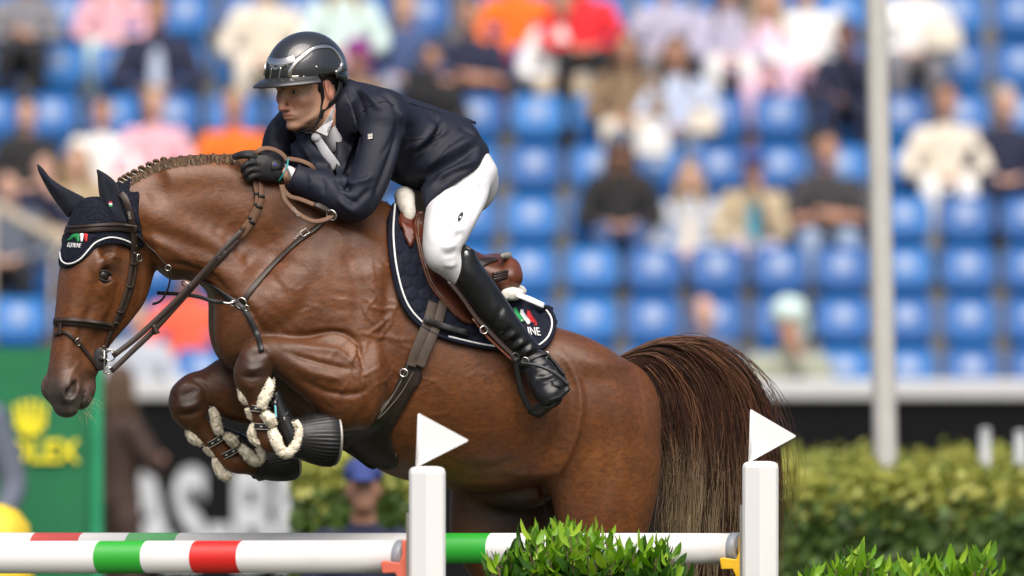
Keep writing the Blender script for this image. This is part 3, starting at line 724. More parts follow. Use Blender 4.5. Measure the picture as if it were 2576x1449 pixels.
def drape(name, poly, mat, parent, off=.008, th=.006, step=9, bvh=None, relief=None, per=4, mirror=False, relax_it=6):
    """a sheet with a given outline lying on a surface"""
    bvh = bvh or HORSE_BVH
    B = [(p.x, p.y) for p in smooth_path([(a, b, 0) for a, b in poly], per, True)]
    lo, hi = np.min(B, 0), np.max(B, 0)
    gx, gy = np.meshgrid(np.arange(lo[0], hi[0], step), np.arange(lo[1], hi[1], step * .87)); gx = gx + (np.arange(gx.shape[0]) % 2)[:, None] * step * .5
    I = np.stack([gx.ravel(), gy.ravel()], 1); I = I[inside(B, I)]
    dd, _ = dist_line(I, B + [B[0]], 0); I = I[dd > step * .45]
    pts = [Vector(p) for p in B] + [Vector(p) for p in I]; nb = len(B)
    r = delaunay_2d_cdt(pts, [], [list(range(nb))], 1, 1e-4)
    vv, ff = r[0], r[2]; P, Nn = [], []; ok = []
    for p in vv:
        h, n = hit(bvh, p.x, p.y); ok.append(h is not None)
        if h is None: P.append(None); Nn.append(None); continue
        if n.y > 0: n = -n
        P.append(h); Nn.append(n)
    for i in range(len(P)):
        if P[i] is None:
            j = min((k for k in range(len(P)) if ok[k]), key=lambda k: (vv[k] - vv[i]).length_squared)
            P[i] = at(vv[i].x, vv[i].y, P[j].y); Nn[i] = Nn[j]
    nb_ = [set() for _ in P]
    for f in ff:
        for a in range(3): nb_[f[a]].add(f[a - 1]); nb_[f[a - 1]].add(f[a])
    for _ in range(relax_it):        # cloth bridges hollows: relax depth only
        Y = [p.y for p in P]; P = [at(vv[i].x, vv[i].y, (Y[i] + sum(Y[k] for k in nb_[i]) / max(1, len(nb_[i]))) / 2) for i in range(len(P))]
        Nn = [(Nn[i] + sum((Nn[k] for k in nb_[i]), Vector()) / max(1, len(nb_[i]))).normalized() for i in range(len(P))]
    rel = relief(np.array([(p.x, p.y) for p in vv])) if relief else np.zeros(len(P))
    W = [at(vv[i].x, vv[i].y, P[i].y - (off + float(rel[i])) / max(.4, abs(Nn[i].y))) for i in range(len(P))]
    W = list(W)
    if mirror:
        pass
    o = new(name, W, [tuple(f) if ((W[f[1]] - W[f[0]]).cross(W[f[2]] - W[f[0]])).y < 0 else tuple(reversed(f)) for f in ff], mat, parent)
    m = o.modifiers.new('thick', 'SOLIDIFY'); m.thickness = th; m.offset = -1
    return o
def other_side(o, name, lat_plane=None):
    """the same sheet on the horse's right, mirrored in its long plane"""
    me = o.data.copy(); c = H(1150, 800); n = LAT
    for v in me.vertices:
        d = (v.co - c).dot(n); v.co = v.co - n * (2 * d)
    me.flip_normals(); p = bpy.data.objects.new(name, me); COL.objects.link(p)
    for m in o.modifiers:
        q = p.modifiers.new(m.name, m.type)
        if m.type == 'SOLIDIFY': q.thickness = m.thickness; q.offset = m.offset
    if o.parent: p.parent = o.parent; p.matrix_parent_inverse = o.matrix_parent_inverse.copy()
    return p
def text(name, body, mat, parent, origin, ex, ey, size, depth=.0008, shear=0.0, font_w=1.0, bold=0.0):
    cu = bpy.data.curves.new(name, 'FONT'); cu.body = body; cu.size = 1.0; cu.extrude = .03; cu.shear = shear; cu.resolution_u = 3; cu.align_x = 'CENTER'; cu.align_y = 'CENTER'; cu.offset = bold
    tmp = bpy.data.objects.new('tmp', cu); COL.objects.link(tmp)
    dg = bpy.context.evaluated_depsgraph_get(); dg.update(); me = bpy.data.meshes.new_from_object(tmp.evaluated_get(dg)); bpy.data.objects.remove(tmp); bpy.data.curves.remove(cu)
    ex = Vector(ex).normalized(); ey = Vector(ey).normalized(); ez = ex.cross(ey)
    for v in me.vertices: v.co = Vector(origin) + ex * (v.co.x * size * font_w) + ey * (v.co.y * size) + ez * (v.co.z * size)
    return link(name, me, mat, parent, False)
def text_on(name, body, mat, parent, uv, uv2, h, bvh, off=.004, **kw):
    p, n = hit(bvh, *uv); q, n2 = hit(bvh, *uv2)
    ns = [hit(bvh, uv[0] + (uv2[0] - uv[0]) * t + a, uv[1] + (uv2[1] - uv[1]) * t + b)[1] for t in (.1, .3, .5, .7, .9) for a, b in ((0, 0), (0, 7), (0, -7))]
    n = sum((x if x.y < 0 else -x for x in ns if x is not None), Vector()).normalized(); m_ = hit(bvh, (uv[0] + uv2[0]) / 2, (uv[1] + uv2[1]) / 2)[0] or p
    c = (p + q + m_ * 2) / 4 + n * off; ex = (q - p).normalized(); ey = n.cross(ex)
    return text(name, body, mat, parent, c, ex, ey, h, **kw)

# ---- ear bonnet: a knitted cap, cut along an edge found on the head
edge_px = [(150, 668), (164, 676), (184, 671), (208, 657), (224, 641), (240, 624), (260, 616), (280, 613), (304, 616), (328, 627), (352, 642)]
_ea, _es = [], []
for u, v in edge_px:
    p, n = hit(HORSE_BVH, u, v)
    if p is None: continue
    l = p - HO; _ea.append(math.atan2(abs(l.dot(HW)) if u > 175 else 0.0, l.dot(HD) + .03)); _es.append(l.dot(HN))
_o = np.argsort(_ea); _ea = np.array(_ea)[_o]; _es = np.array(_es)[_o]
def _bonnet():
    c = HL(.08, -.03, 0)
    f = Field(tuple(c - Vector((.26, .22, .24))), tuple(c + Vector((.26, .22, .24))), .0042)
    e = .009
    f.chain([hsec(.030, .045 + e, -.11 - e, .070 + e), hsec(.075, .052 + e, -.11 - e, .082 + e), hsec(.14, .056 + e, -.11 - e, .092 + e), hsec(.24, .060 + e, -.105 - e, .090 + e + .002), hsec(.33, .056 + e, -.095 - e, .076 + e)], k=0, per=5, cap=(.5, .3), p=2.5)
    for sd in (1, -1):
        f.ell(HL(.212, -.008, .088 * sd), (.040 + e, .024 + e, .020 + e), (HN, HD, HW), k=.02)
        f.chain([hsec(.08, -.05, -.205, .022 + e, .055 * sd), hsec(.18, -.04, -.226, .028 + e, .058 * sd), hsec(.27, -.04, -.212, .026, .055 * sd)], k=.03, per=5)
    f.chain([sec((285, 468), (392, 660), .082), sec((345, 430), (424, 705), .090)], k=.04, per=4)
    X, Y, Z = f._pts(np.zeros(3, int), f.n); q = [X - HO.x, Y - HO.y, Z - HO.z]
    s_ = sum(q[k] * HN[k] for k in range(3)); h_ = sum(q[k] * HD[k] for k in range(3)); w_ = sum(q[k] * HW[k] for k in range(3))
    ang = np.arctan2(np.abs(w_), h_ + .03); edge = np.interp(ang, _ea, _es)
    f.F = np.maximum(f.F, (s_ - edge).astype(np.float32))
    # rear edge behind the ears
    f.F = np.maximum(f.F, (-h_ - .088 - .35 * (s_ - .02) + .012 * np.sin(w_ * 160)).astype(np.float32))
    V, Q = f.mesh(2)
    return V, Q
BV, BQ = _bonnet()
M_knit = NT('navy_crochet')
_t = M_knit; _vo = _t.node('ShaderNodeTexVoronoi', feature='DISTANCE_TO_EDGE'); _vo.inputs['Scale'].default_value = 135; _vo.inputs['Randomness'].default_value = .45; _t.link(_t.co(), _vo.inputs['Vector'])
_hole = _t.ramp(_vo.outputs['Distance'], [(.10, 1.0), (.28, 0.0)])
_t.set(Base_Color=_t.mix(_hole, (.0015, .002, .0035), (.011, .014, .027)), Roughness=.9); _t.b.inputs['Specular IOR Level'].default_value = .25; _t.bump(_hole, .9, .004)
bonnet = thing('ear_bonnet', HL(.1, .06, 0), 'navy crocheted ear bonnet with white piping and embroidered horse heads', 'bonnet')
cap_o = fmesh('cap', BV, BQ, M_knit.m, bonnet); BON_BVH = bvh_of(BV, BQ)
def ear(name, secs, yb, hw):
    P = [at(*a, yb) for a, b in secs]; R = [at(*b, yb) for a, b in secs]
    lo = np.min([tuple(p) for p in P + R], 0) - .05; hi = np.max([tuple(p) for p in P + R], 0) + .05
    f = Field(lo, hi, .0032)
    f.chain([((p + r) / 2, (p - r).normalized(), Vector((0, 1, 0)), (p - r).length / 2, h) for p, r, h in zip(P, R, hw)], k=0, per=4, cap=(.5, .5))
    V, Q = f.mesh(2); return V, Q
M_earcl = plain('navy_ear_fabric', (.005, .0065, .015), .8, sheen=.12, spec=.25, bump=.2, bscale=300)
yn, yf = HL(-.01, -.03, .055).y - .01, HL(-.01, -.02, -.06).y
V, Q = ear('ear', [((262, 552), (322, 556)), ((254, 512), (305, 512)), ((248, 482), (300, 480)), ((246, 461), (289, 456)), ((245, 443), (268, 438)), ((242, 428), (249, 427))], yn, [.036, .032, .027, .022, .014, .004])
V = sculpt(V, Q, [([(256, 445), (262, 480), (276, 520), (300, 550)], 6, .004), ([(268, 450), (278, 490), (290, 530)], 8, -.006)])
near_ear = fmesh('ear', V, Q, M_earcl, bonnet)
V, Q = ear('ear', [((168, 545), (210, 495)), ((146, 516), (178, 479)), ((127, 489), (152, 465)), ((110, 459), (126, 446)), ((97, 433), (109, 424)), ((92, 413), (95, 412))], yf, [.036, .03, .025, .018, .010, .003])
V = sculpt(V, Q, [([(104, 440), (130, 480), (160, 520)], 5, -.006), ([(118, 448), (150, 478), (176, 502)], 6, .003)])
fmesh('ear', V, Q, M_earcl, bonnet)
# piping, badge and embroidery
pip = [(153, 594), (151, 640), (155, 656), (168, 664), (186, 661), (204, 650), (220, 632), (238, 612), (258, 602), (280, 597), (304, 601), (330, 611), (356, 627)]
P, Nn = surf(BON_BVH, pip, .002, 6); new('piping', *tube_geo(P, .0026, 8), M_white, bonnet)
P, Nn = surf(BON_BVH, [(a + (6 if a < 160 else 3), b - 7) for a, b in pip[:8]] , .0015, 6); 
badge = drape('badge', [(158, 590), (158, 648), (168, 657), (186, 652), (204, 640), (218, 622), (236, 602), (240, 592), (200, 586)], M_navy, bonnet, off=.0035, th=.003, step=7, bvh=BON_BVH)
def flat_poly(name, poly, mat, parent, bvh, off=.003, th=.0012, per=3):
    return drape(name, poly, mat, parent, off=off, th=th, step=8, bvh=bvh, per=per, relax_it=1)
hh = [(167, 605), (174, 599), (180, 591), (188, 588), (198, 588), (199, 606), (194, 608), (191, 601), (185, 597), (180, 603)]
flat_poly('green_horse_head', hh, M_green, bonnet, BON_BVH, .0055, .001, 2)
flat_poly('white_horse_head', [(200, 590), (203, 587), (210, 588), (209, 598), (207, 608), (202, 606), (202, 598)], M_white, bonnet, BON_BVH, .0055, .001, 2)
flat_poly('red_horse_head', [(211, 588), (220, 588), (220, 598), (218, 608), (213, 606), (212, 598)], M_red, bonnet, BON_BVH, .0055, .001, 2)
text_on('lettering', 'EQUILINE', M_white, bonnet, (166, 617), (213, 620), .0195, BON_BVH, .0062, font_w=.74, shear=.15)
for nm, m_, vv in (('red_mark', M_red, 533 - 24), ('white_mark', M_white, 513.5), ('green_mark', M_green, 518)):
    h, n = hit(bvh_of(*ear('x', [((262, 552), (322, 556)), ((254, 512), (305, 512)), ((248, 482), (300, 480)), ((246, 461), (289, 456))], yn, [.036, .032, .027, .022])), 278, vv)
    new(nm, [h + Vector((-.006, -.004, .003)), h + Vector((.005, -.004, .003)), h + Vector((.006, -.004, -.003)), h + Vector((-.003, -.004, -.003))], [(0, 3, 2, 1)], m_, near_ear)

# ---- bridle
class Both:                          # the first thing a line of sight meets: bonnet or horse
    def ray_cast(s, o, d):
        a = BON_BVH.ray_cast(o, d); b = HORSE_BVH.ray_cast(o, d)
        if a[0] is None: return b
        if b[0] is None: return a
        return a if a[3] < b[3] else b
BOTH = Both()
bridle = thing('bridle', HL(.3, .0, .1), 'dark brown leather bridle with noseband and flash strap on the horse', 'bridle')
strap('browband', [(152, 574), (162, 577), (195, 577), (240, 573), (290, 570), (320, 573), (345, 577)], .026, .009, M_brown, bridle, .005, BOTH)
_P, _N = surf(BOTH, [(150, 571), (175, 573), (240, 568), (300, 566), (335, 569)], .011); new('padding', *tube_geo(_P, .0045, 8), M_brown, bridle)
strap('crown_strap', [(303, 486), (314, 498), (322, 520), (329, 545), (334, 570)], .022, .005, M_brown, bridle, .004, BOTH)
strap('cheek_strap', [(334, 570), (336, 600), (334, 650), (324, 716), (306, 772), (287, 820), (272, 858), (265, 884)], .0165, .005, M_brown, bridle, .006, BOTH)
strap('noseband_hanger', [(340, 588), (345, 640), (341, 690), (330, 735), (312, 785), (294, 815)], .013, .004, M_brown, bridle, .004, BOTH)
nb = strap('noseband', [(137, 809), (145, 808), (176, 809), (216, 812), (256, 817), (286, 823)], .024, .009, M_brown, bridle, .006)
_P, _N = surf(HORSE_BVH, [(138, 806), (176, 806), (216, 809), (256, 814), (280, 819)], .012); new('padding', *tube_geo(_P, .0050, 8), M_brown, nb)
strap('flash_strap', [(137, 843), (148, 838), (163, 836), (182, 849), (196, 861), (214, 881), (236, 910), (252, 938)], .0115, .004, M_brown, bridle, .004)
strap('flash_loop', [(152, 800), (151, 812), (150, 826), (149, 842)], .014, .005, M_brown, bridle, .010)
for u, v, a in ((336, 632, 0), (346, 648, 0), (194, 859, .7)):
    p, n = hit(BOTH, u, v)
    if p is not None:
        t = Vector((math.sin(a), 0, -math.cos(a))); t = (t - n * t.dot(n)).normalized(); b = n.cross(t)
        q = p + n * .011; c = [q + b * x * .009 + t * y * .010 for x, y in ((-1, -1), (1, -1), (1, 1), (-1, 1))]
        new('buckle', *tube_geo([*c, c[0], c[1]], .0017, 6), M_steel, bridle)
for u, v in ((333, 665), (324, 722), (300, 785), (290, 812)):
    p, n = hit(BOTH, u, v)
    if p is not None: new('keeper', *ring_geo(p + n * .006, (0.15, 0, 1), .011, .0028, 12, 5, sq=.7), M_brown, bridle)
# throat lash: down the cheek, hanging free below it, and up behind the jaw
pt = surf(BOTH, [(346, 590), (365, 612), (392, 637)], .005)[0]
yl = pt[-1].y
new('throat_lash', *tube_geo(smooth_path([*pt, at(408, 656, yl), at(423, 674, yl), at(428, 700, yl + .01), at(420, 733, yl + .03), at(404, 757, yl + .08), at(385, 765, yl + .14)], 4), .0046, 8, flat=.6), M_brown, bridle)
new('ring', *ring_geo(at(423, 674, yl - .006), (.2, 1, .2), .009, .0018), M_steel, bridle)
p, n = hit(BON_BVH, 325, 545)
text_on('lettering', 'CWD', M_plate, bridle, (331, 553), (326, 528), .012, BOTH, .008, font_w=.8)
# the bit with its cheek guard
bit = thing('bit', HL(.49, -.09, .06), 'steel gag bit with loose rings and black cheek guard at the horse mouth', 'bit')
bp, bn = hit(HORSE_BVH, 250, 903); yb = bp.y - .012
gd = Field(tuple(at(250, 903, yb) - Vector((.06, .03, .06))), tuple(at(250, 903, yb) + Vector((.06, .03, .06))), .003)
gd.ell(at(252, 903, yb), (.024, .006, .037), k=0); gd.ell(at(257, 903, yb), (.009, .012, .009), k=.002)
V, Q = gd.mesh(2); fmesh('guard', V, Q, M_blackrub, bit)
new('ring', *ring_geo(at(277, 896, yb - .010), (.2, 1, .1), .0150, .0022), M_steel, bit); new('ring', *ring_geo(at(274, 932, yb - .010), (.1, 1, 0), .0105, .002), M_steel, bit)
new('ring', *ring_geo(at(263, 878, yb - .010), (.5, 1, .2), .009, .002, a0=.5, a1=5.4), M_steel, bit)
new('bar', *tube_geo([at(262, 880, yb - .010), at(263, 902, yb - .012), at(262, 926, yb - .010), at(263, 938, yb - .009), at(271, 939, yb - .009)], .0032, 8), M_steel, bit)
new('hook', *tube_geo(smooth_path([at(264, 888, yb - .014), at(272, 880, yb - .015), at(284, 882, yb - .014), at(288, 890, yb - .012)], 4), .0026, 8), M_steel, bit)
new('joint', *ring_geo(at(262, 902, yb - .013), (1, 0, .2), .0055, .0030, 12, 6), M_steel, bit)

# ---- reins
reins = thing('reins', at(600, 580, -.4), 'brown ribbed reins running from the bit over the neck to the gloved hand', 'reins')
def rein_pts(px, y0, y1):
    L = smooth_path([(a, b, 0) for a, b in px], 6); n = len(L); out = []
    for i, p in enumerate(L):
        y = y0 + (y1 - y0) * i / (n - 1); h, _ = hit(HORSE_BVH, p.x, p.y)
        if h is not None: y = min(y, h.y - .014)
        out.append(at(p.x, p.y, y))
    for _ in range(4): out = [out[0]] + [at_y(out[i], (out[i - 1].y + 2 * out[i].y + out[i + 1].y) / 4) for i in range(1, len(out) - 1)] + [out[-1]]
    return out
def at_y(p, y): k = (CAM_D + y) / (CAM_D + p.y); return Vector((p.x * k, y, CAM_H + (p.z - CAM_H) * k))
hy = H(650, 430, .12).y
RA = [(284, 896), (357, 838), (474, 725), (569, 621), (625, 560), (648, 506), (640, 450)]; RB = [(280, 934), (330, 886), (394, 824), (490, 717), (580, 622), (634, 560), (657, 503), (655, 455)]
for px in (RA, RB):
    pts = rein_pts(px, yb - .015, hy); n = len(pts); k = int(n * .62)
    r1 = new('rein', *strap_geo(pts[:k + 1], [Vector((.45, -1, .35)).normalized()] * (k + 1), .0175, .0055), M_brown, reins)
    new('web', *strap_geo(pts[k:], [Vector((.75, -1, .2)).normalized()] * (n - k), .0185, .005), M_rein, r1)
    for q in (.70, .80, .88):
        i = int(n * q); t = (pts[i + 1] - pts[i]).normalized(); new('rein_stop', *strap_geo([pts[i] - t * .004, pts[i] + t * .004], [Vector((.75, -1, .2)).normalized()] * 2, .022, .009), M_blackl, r1)
_p = rein_pts([(386, 818), (396, 840)], yb, yb); new('rein_stop', *strap_geo(_p, [Vector((.3, -1, .3))] * len(_p), .016, .014), M_brown, reins)
_p = at(470, 718, rein_pts(RA, yb, hy)[12].y - .008); new('martingale_ring', *ring_geo(_p, (.55, .4, .8), .019, .0022), M_steel, reins)
# spare loops of rein beyond the hand
wy = H(720, 430, .17).y
def loop(px, ys, mat=None, wd=.0145):
    L = smooth_path([(a, b, ys[i]) for i, (a, b) in enumerate(px)], 6); pts = [at(p.x, p.y, p.z) for p in L]
    return new('rein_loop', *strap_geo(pts, [Vector((.2, -1, .55)).normalized()] * len(pts), wd, .005), mat or M_rein, reins)
loop([(640, 395), (650, 379), (672, 373), (696, 379), (713, 391), (722, 404)], [wy, wy - .01, wy, wy, wy, wy])
loop([(724, 399), (754, 404), (780, 415), (792, 430), (790, 442)], [wy + .02, wy + .02, wy + .02, wy + .03, wy + .04])
loop([(710, 466), (714, 478), (730, 494), (754, 501), (788, 514), (822, 528), (838, 537)], [wy - .02, wy - .03, wy - .05, wy - .06, wy - .07, wy - .07, wy - .06])
lo_ = loop([(708, 466), (711, 478), (717, 502), (735, 524), (754, 540), (775, 552), (797, 557), (822, 551), (838, 541)], [wy - .02, wy - .04, wy - .06, wy - .07, wy - .08, wy - .085, wy - .085, wy - .08, wy - .065])
new('leather_end', *strap_geo(smooth_path([at(790, 514, wy - .078), at(806, 519, wy - .078), at(836, 536, wy - .07)], 4), [Vector((.2, -1, .55)).normalized()] * 9, [.010, .019, .019, .012], .006), M_brown, reins)
new('buckle', *ring_geo(at(834, 541, wy - .075), (.3, 1, .1), .014, .0024, sq=1.2), M_steel, reins)
text('lettering', 'CWD', M_plate, reins, at(744, 533, wy - .0915), Vector((.62, 0, -.78)).normalized(), Vector((.6, -.35, .48)), .015, font_w=.9)

# ---- breastplate with running martingale
breast = thing('breastplate', H(606, 763, .17), 'dark leather breastplate and martingale straps across the horse chest', 'breastplate')
strap('shoulder_strap', [(812, 556), (790, 577), (750, 605), (700, 651), (655, 700), (622, 742), (608, 762)], .017, .004, M_brown, breast, .006)
strap('neck_strap', [(498, 704), (536, 723), (573, 749), (611, 772), (630, 805), (648, 842), (658, 885)], .017, .005, M_blackl, breast, .005)
_y = hit(HORSE_BVH, 600, 765)[0].y - .012
free_strap('martingale_strap', [at(396, 737, _y + .10), at(441, 739, _y + .04), at(498, 746, _y + .0), at(536, 758, _y - .02), at(566, 761, _y - .01)], .012, .004, M_blackl, breast)
new('ring', *ring_geo(at(607, 763, _y), (.3, 1, .2), .017, .0028), M_steel, breast)
new('snap_hook', *tube_geo(smooth_path([at(560, 761, _y - .01), at(575, 763, _y - .012), at(588, 760, _y - .01)], 4), .0035, 8), M_steel, breast)
for a in ((586, 763), (620, 775)): new('ring', *ring_geo(at(*a, _y - .006), (.1, 1, .5), .009, .002), M_steel, breast)
p, n = hit(HORSE_BVH, 768, 590); t = (hit(HORSE_BVH, 790, 577)[0] - p).normalized(); b = n.cross(t); q = p + n * .011
c = [q + b * x * .011 + t * y * .012 for x, y in ((-1, -1), (1, -1), (1, 1), (-1, 1))]; new('buckle', *tube_geo([*c, c[0], c[1]], .002, 6), M_steel, breast)
text_on('lettering', 'CWD', M_plate, breast, (736, 609), (764, 585), .014, HORSE_BVH, .010, font_w=.85)

# ---- saddle pad
pad_poly = [(1002, 505), (984, 530), (979, 560), (979, 602), (986, 671), (1002, 739), (1024, 785), (1061, 823), (1124, 853), (1197, 871), (1256, 880), (1315, 884), (1361, 878), (1384, 857), (1396, 825), (1395, 798), (1379, 773), (1334, 755), (1279, 742), (1200, 690), (1120, 620), (1050, 550)]
def quilt(P):
    s_ = 34.0; a = P / s_; best = np.full(len(P), 9.0); sec_ = np.full(len(P), 9.0)
    for i in range(-1, 2):
        for j in range(-1, 2):
            row = np.round(a[:, 1] / .87) + j; cx = np.round(a[:, 0] - .5 * (row % 2)) + i + .5 * (row % 2); d = np.hypot(a[:, 0] - cx, a[:, 1] - row * .87)
            m = d < best; sec_ = np.where(m, best, np.minimum(sec_, d)); best = np.where(m, d, best)
    e = np.clip((sec_ - best) / .28, 0, 1); return .0075 * np.sqrt(e)
M_pad = plain('navy_quilt', (.006, .008, .019), .85, var=.25, bump=.4, bscale=500, bdist=.001, spec=.28)
pad = thing('saddle_pad', H(1150, 700, .3), 'navy quilted saddle pad with white piping under the saddle', 'saddle pad')
pp = drape('quilted_panel', pad_poly, M_pad, pad, off=.010, th=.012, step=5, relief=quilt); other_side(pp, 'quilted_panel')
dg = bpy.context.evaluated_depsgraph_get()
def obj_bvh(o):
    return BVHTree.FromPolygons([tuple(v.co) for v in o.data.vertices], [tuple(p.vertices) for p in o.data.polygons])
PAD_BVH = obj_bvh(pp)
for pts in ([(994, 512), (990, 560), (990, 602), (997, 668), (1012, 732), (1033, 778), (1066, 814)], [(1128, 846), (1197, 863), (1250, 872)], [(1356, 868), (1377, 850), (1388, 824), (1387, 800), (1374, 779)]):
    P, Nn = surf(PAD_BVH, pts, .002, 6); new('piping', *tube_geo(P, .0032, 8), M_white, pp)
P, Nn = surf(PAD_BVH, [(a + (1150 - a) * .004, b + (700 - b) * .006) for a, b in pad_poly[1:17]], .002, 5); new('binding', *tube_geo(P, .006, 8), M_navy, pp)
_hd = [(0, 0), (2, -7), (4, -1), (8, -6), (9, 0), (13, 8), (21, 20), (28, 32), (27, 39), (21, 40), (16, 33), (11, 28), (4, 30), (-1, 20)]
for nm, m_, du, dv in (('green_horse_head', M_green, 1293, 777), ('white_horse_head', M_white, 1309, 782), ('red_horse_head', M_red, 1326, 785)):
    flat_poly(nm, [(du + a * .9, dv + b * .82) for a, b in _hd], m_, pp, PAD_BVH, .003, .001, 2)
text_on('lettering', 'INE', M_white, pp, (1317, 835), (1364, 838), .040, PAD_BVH, .006, font_w=.75)

# ---- girth with belly guard
girth = thing('girth', H(1000, 1050, .27), 'brown belly guard girth with buckled billets round the horse', 'girth')
pg = drape('belly_guard', [(1036, 895), (1013, 929), (981, 997), (933, 1045), (868, 1077), (846, 1092), (868, 1128), (905, 1155), (940, 1174), (974, 1183), (995, 1176), (1002, 1154), (988, 1122), (984, 1090), (1000, 1058), (1038, 989), (1062, 945)], leather('belly_guard_leather', (.022, .014, .010), .5), girth, off=.008, th=.007, step=9)
other_side(pg, 'belly_guard'); GB = obj_bvh(pg)
M_stitch = plain('pale_stitching', (.28, .24, .19), .8)
for pts in ([(1026, 918), (1000, 975), (960, 1030), (900, 1075)], [(1040, 935), (1012, 985), (975, 1030), (948, 1055), (985, 1000), (1008, 960)], [(1004, 1062), (992, 1090), (996, 1122), (1008 - 12, 1152)]):
    P, Nn = surf(GB, pts, .001, 8); new('stitching', *tube_geo(P, .0011, 5), M_stitch, pg)
for sh in (0, 1):
    strap('billet', [(1090 + sh * 26, 760), (1075 + sh * 26, 812), (1056 + sh * 26, 858), (1040 + sh * 24, 900), (1034 + sh * 22, 922)], .031, .006, M_billet, girth, .020, PAD_BVH if False else None)
new('dee_ring', *ring_geo(hit(HORSE_BVH, 1016, 938)[0] + Vector((0, -.018, 0)), (.2, 1, 0), .012, .0026), M_steel, girth)
strap('pad_keeper', [(1068, 802), (1110, 818), (1150, 830), (1180, 838)], .020, .004, M_blackl, pad, .016, PAD_BVH)

# ---- saddle
saddle = thing('saddle', H(1150, 650, 0), 'reddish brown leather jumping saddle with curved flap under the rider', 'saddle')
fl = drape('flap', [(1050, 534), (1043, 566), (1046, 595), (1061, 662), (1083, 721), (1115, 762), (1152, 800), (1190, 815), (1230, 792), (1245, 740), (1225, 690), (1180, 650), (1120, 590), (1078, 538)], M_tan, saddle, off=.026, th=.010, step=8); other_side(fl, 'flap')
FB = obj_bvh(fl)
P, Nn = surf(FB, [(1052, 548), (1053, 595), (1069, 660), (1091, 718), (1124, 760)], .001, 8); new('stitching', *tube_geo(P, .0011, 5), M_stitch, fl)
P, Nn = surf(FB, [(1050, 540), (1044, 566), (1048, 595), (1063, 662), (1085, 721), (1117, 760), (1153, 798)], -.002, 6); new('flap_edge', *tube_geo(P, .0052, 8), M_tan, fl)
kr = drape('knee_roll', [(1014, 530), (1008, 548), (1019, 592), (1032, 620), (1044, 600), (1040, 560), (1046, 534)], leather('knee_roll_leather', (.10, .022, .012), .3), saddle, off=.030, th=.022, step=7)
sf = Field(tuple(H(1160, 640) - Vector((.34, .34, .32))), tuple(H(1160, 640) + Vector((.34, .34, .32))), .008)
sf.chain([sec((1020, 515), (1040, 560), .06), sec((1080, 556), (1070, 610), .10), sec((1140, 600), (1120, 690), .13), sec((1205, 638), (1180, 742), .17), sec((1250, 640), (1232, 756), .195), sec((1272, 655), (1262, 745), .18)], k=0, per=5, cap=(.6, .4))
sf.ell(H(1256, 664, 0), (.030, .15, .022), (FWD, LAT, Vector((0, 0, 1))), k=.03)
V, Q = sf.mesh(2); seat = fmesh('seat', V, Q, M_tan, saddle); SB = bvh_of(V, Q)
cr = [H(1262, 645, .19), H(1276, 644, .12), H(1280, 646, 0), H(1276, 644, -.12), H(1262, 645, -.19)]
new('cantle_rim', *tube_geo(smooth_path(cr, 6), [.006, .010, .012, .010, .006], 8, flat=1.3), leather('grey_cantle_leather', (.26, .25, .23), .5), saddle)
pn = Field(tuple(H(1265, 715, .12) - Vector((.12, .16, .1))), tuple(H(1265, 715, .12) + Vector((.12, .16, .1))), .006)
pn.ell(H(1250, 712, .14), (.050, .06, .030), (FWD, LAT, Vector((0, 0, 1))), k=0); V, Q = pn.mesh(2); po = fmesh('panel', V, Q, M_tan, saddle); other_side(po, 'panel')
for i in range(3): new('panel_roll', *tube_geo(smooth_path([H(1240, 690 + i * 7, .215), H(1270, 684 + i * 6, .20), H(1286, 682 + i * 7, .13)], 5), .0055, 8), M_brown, saddle)
strap('stirrup_bar_cover', [(1196, 668), (1225, 655), (1248, 652)], .030, .006, M_brown, saddle, .004, SB)
# fleece half pad showing at pommel and cantle
half = thing('half_pad', H(1150, 640), 'white sheepskin half pad showing at pommel and cantle of saddle', 'half pad')
hf = Field(tuple(H(1025, 505, .0) - Vector((.11, .2, .09))), tuple(H(1025, 505, 0) + Vector((.11, .2, .09))), .006)
hf.chain([(H(1018, 500, -.10), Vector((0, 0, 1)), FWD, .03, .028), (H(1018, 494, 0), Vector((0, 0, 1)), FWD, .032, .034), (H(1020, 506, .09), Vector((0, 0, 1)), FWD, .036, .030), (H(1030, 535, .14), Vector((0, 0, 1)), FWD, .03, .02)], k=0)
V, Q = hf.mesh(2); fmesh('pommel_fleece', V + nrng.normal(0, .0008, V.shape), Q, M_wfleece, half)
hf = Field(tuple(H(1292, 738, .0) - Vector((.14, .28, .1))), tuple(H(1292, 738, 0) + Vector((.14, .28, .1))), .006)
hf.chain([(H(1288, 742, -.2), Vector((0, 0, 1)), FWD, .018, .03), (H(1290, 732, 0), Vector((0, 0, 1)), FWD, .022, .045), (H(1288, 740, .2), Vector((0, 0, 1)), FWD, .02, .036)], k=0)
V, Q = hf.mesh(2); fmesh('cantle_fleece', V + nrng.normal(0, .0008, V.shape), Q, M_wfleece, half)
new('end_strap', *strap_geo(smooth_path([H(1300, 742, .215), H(1330, 752, .222), H(1368, 769, .222)], 5), [(LAT + Vector((0, 0, .5))).normalized()] * 11, [.016, .020, .018], .005), M_white, half)
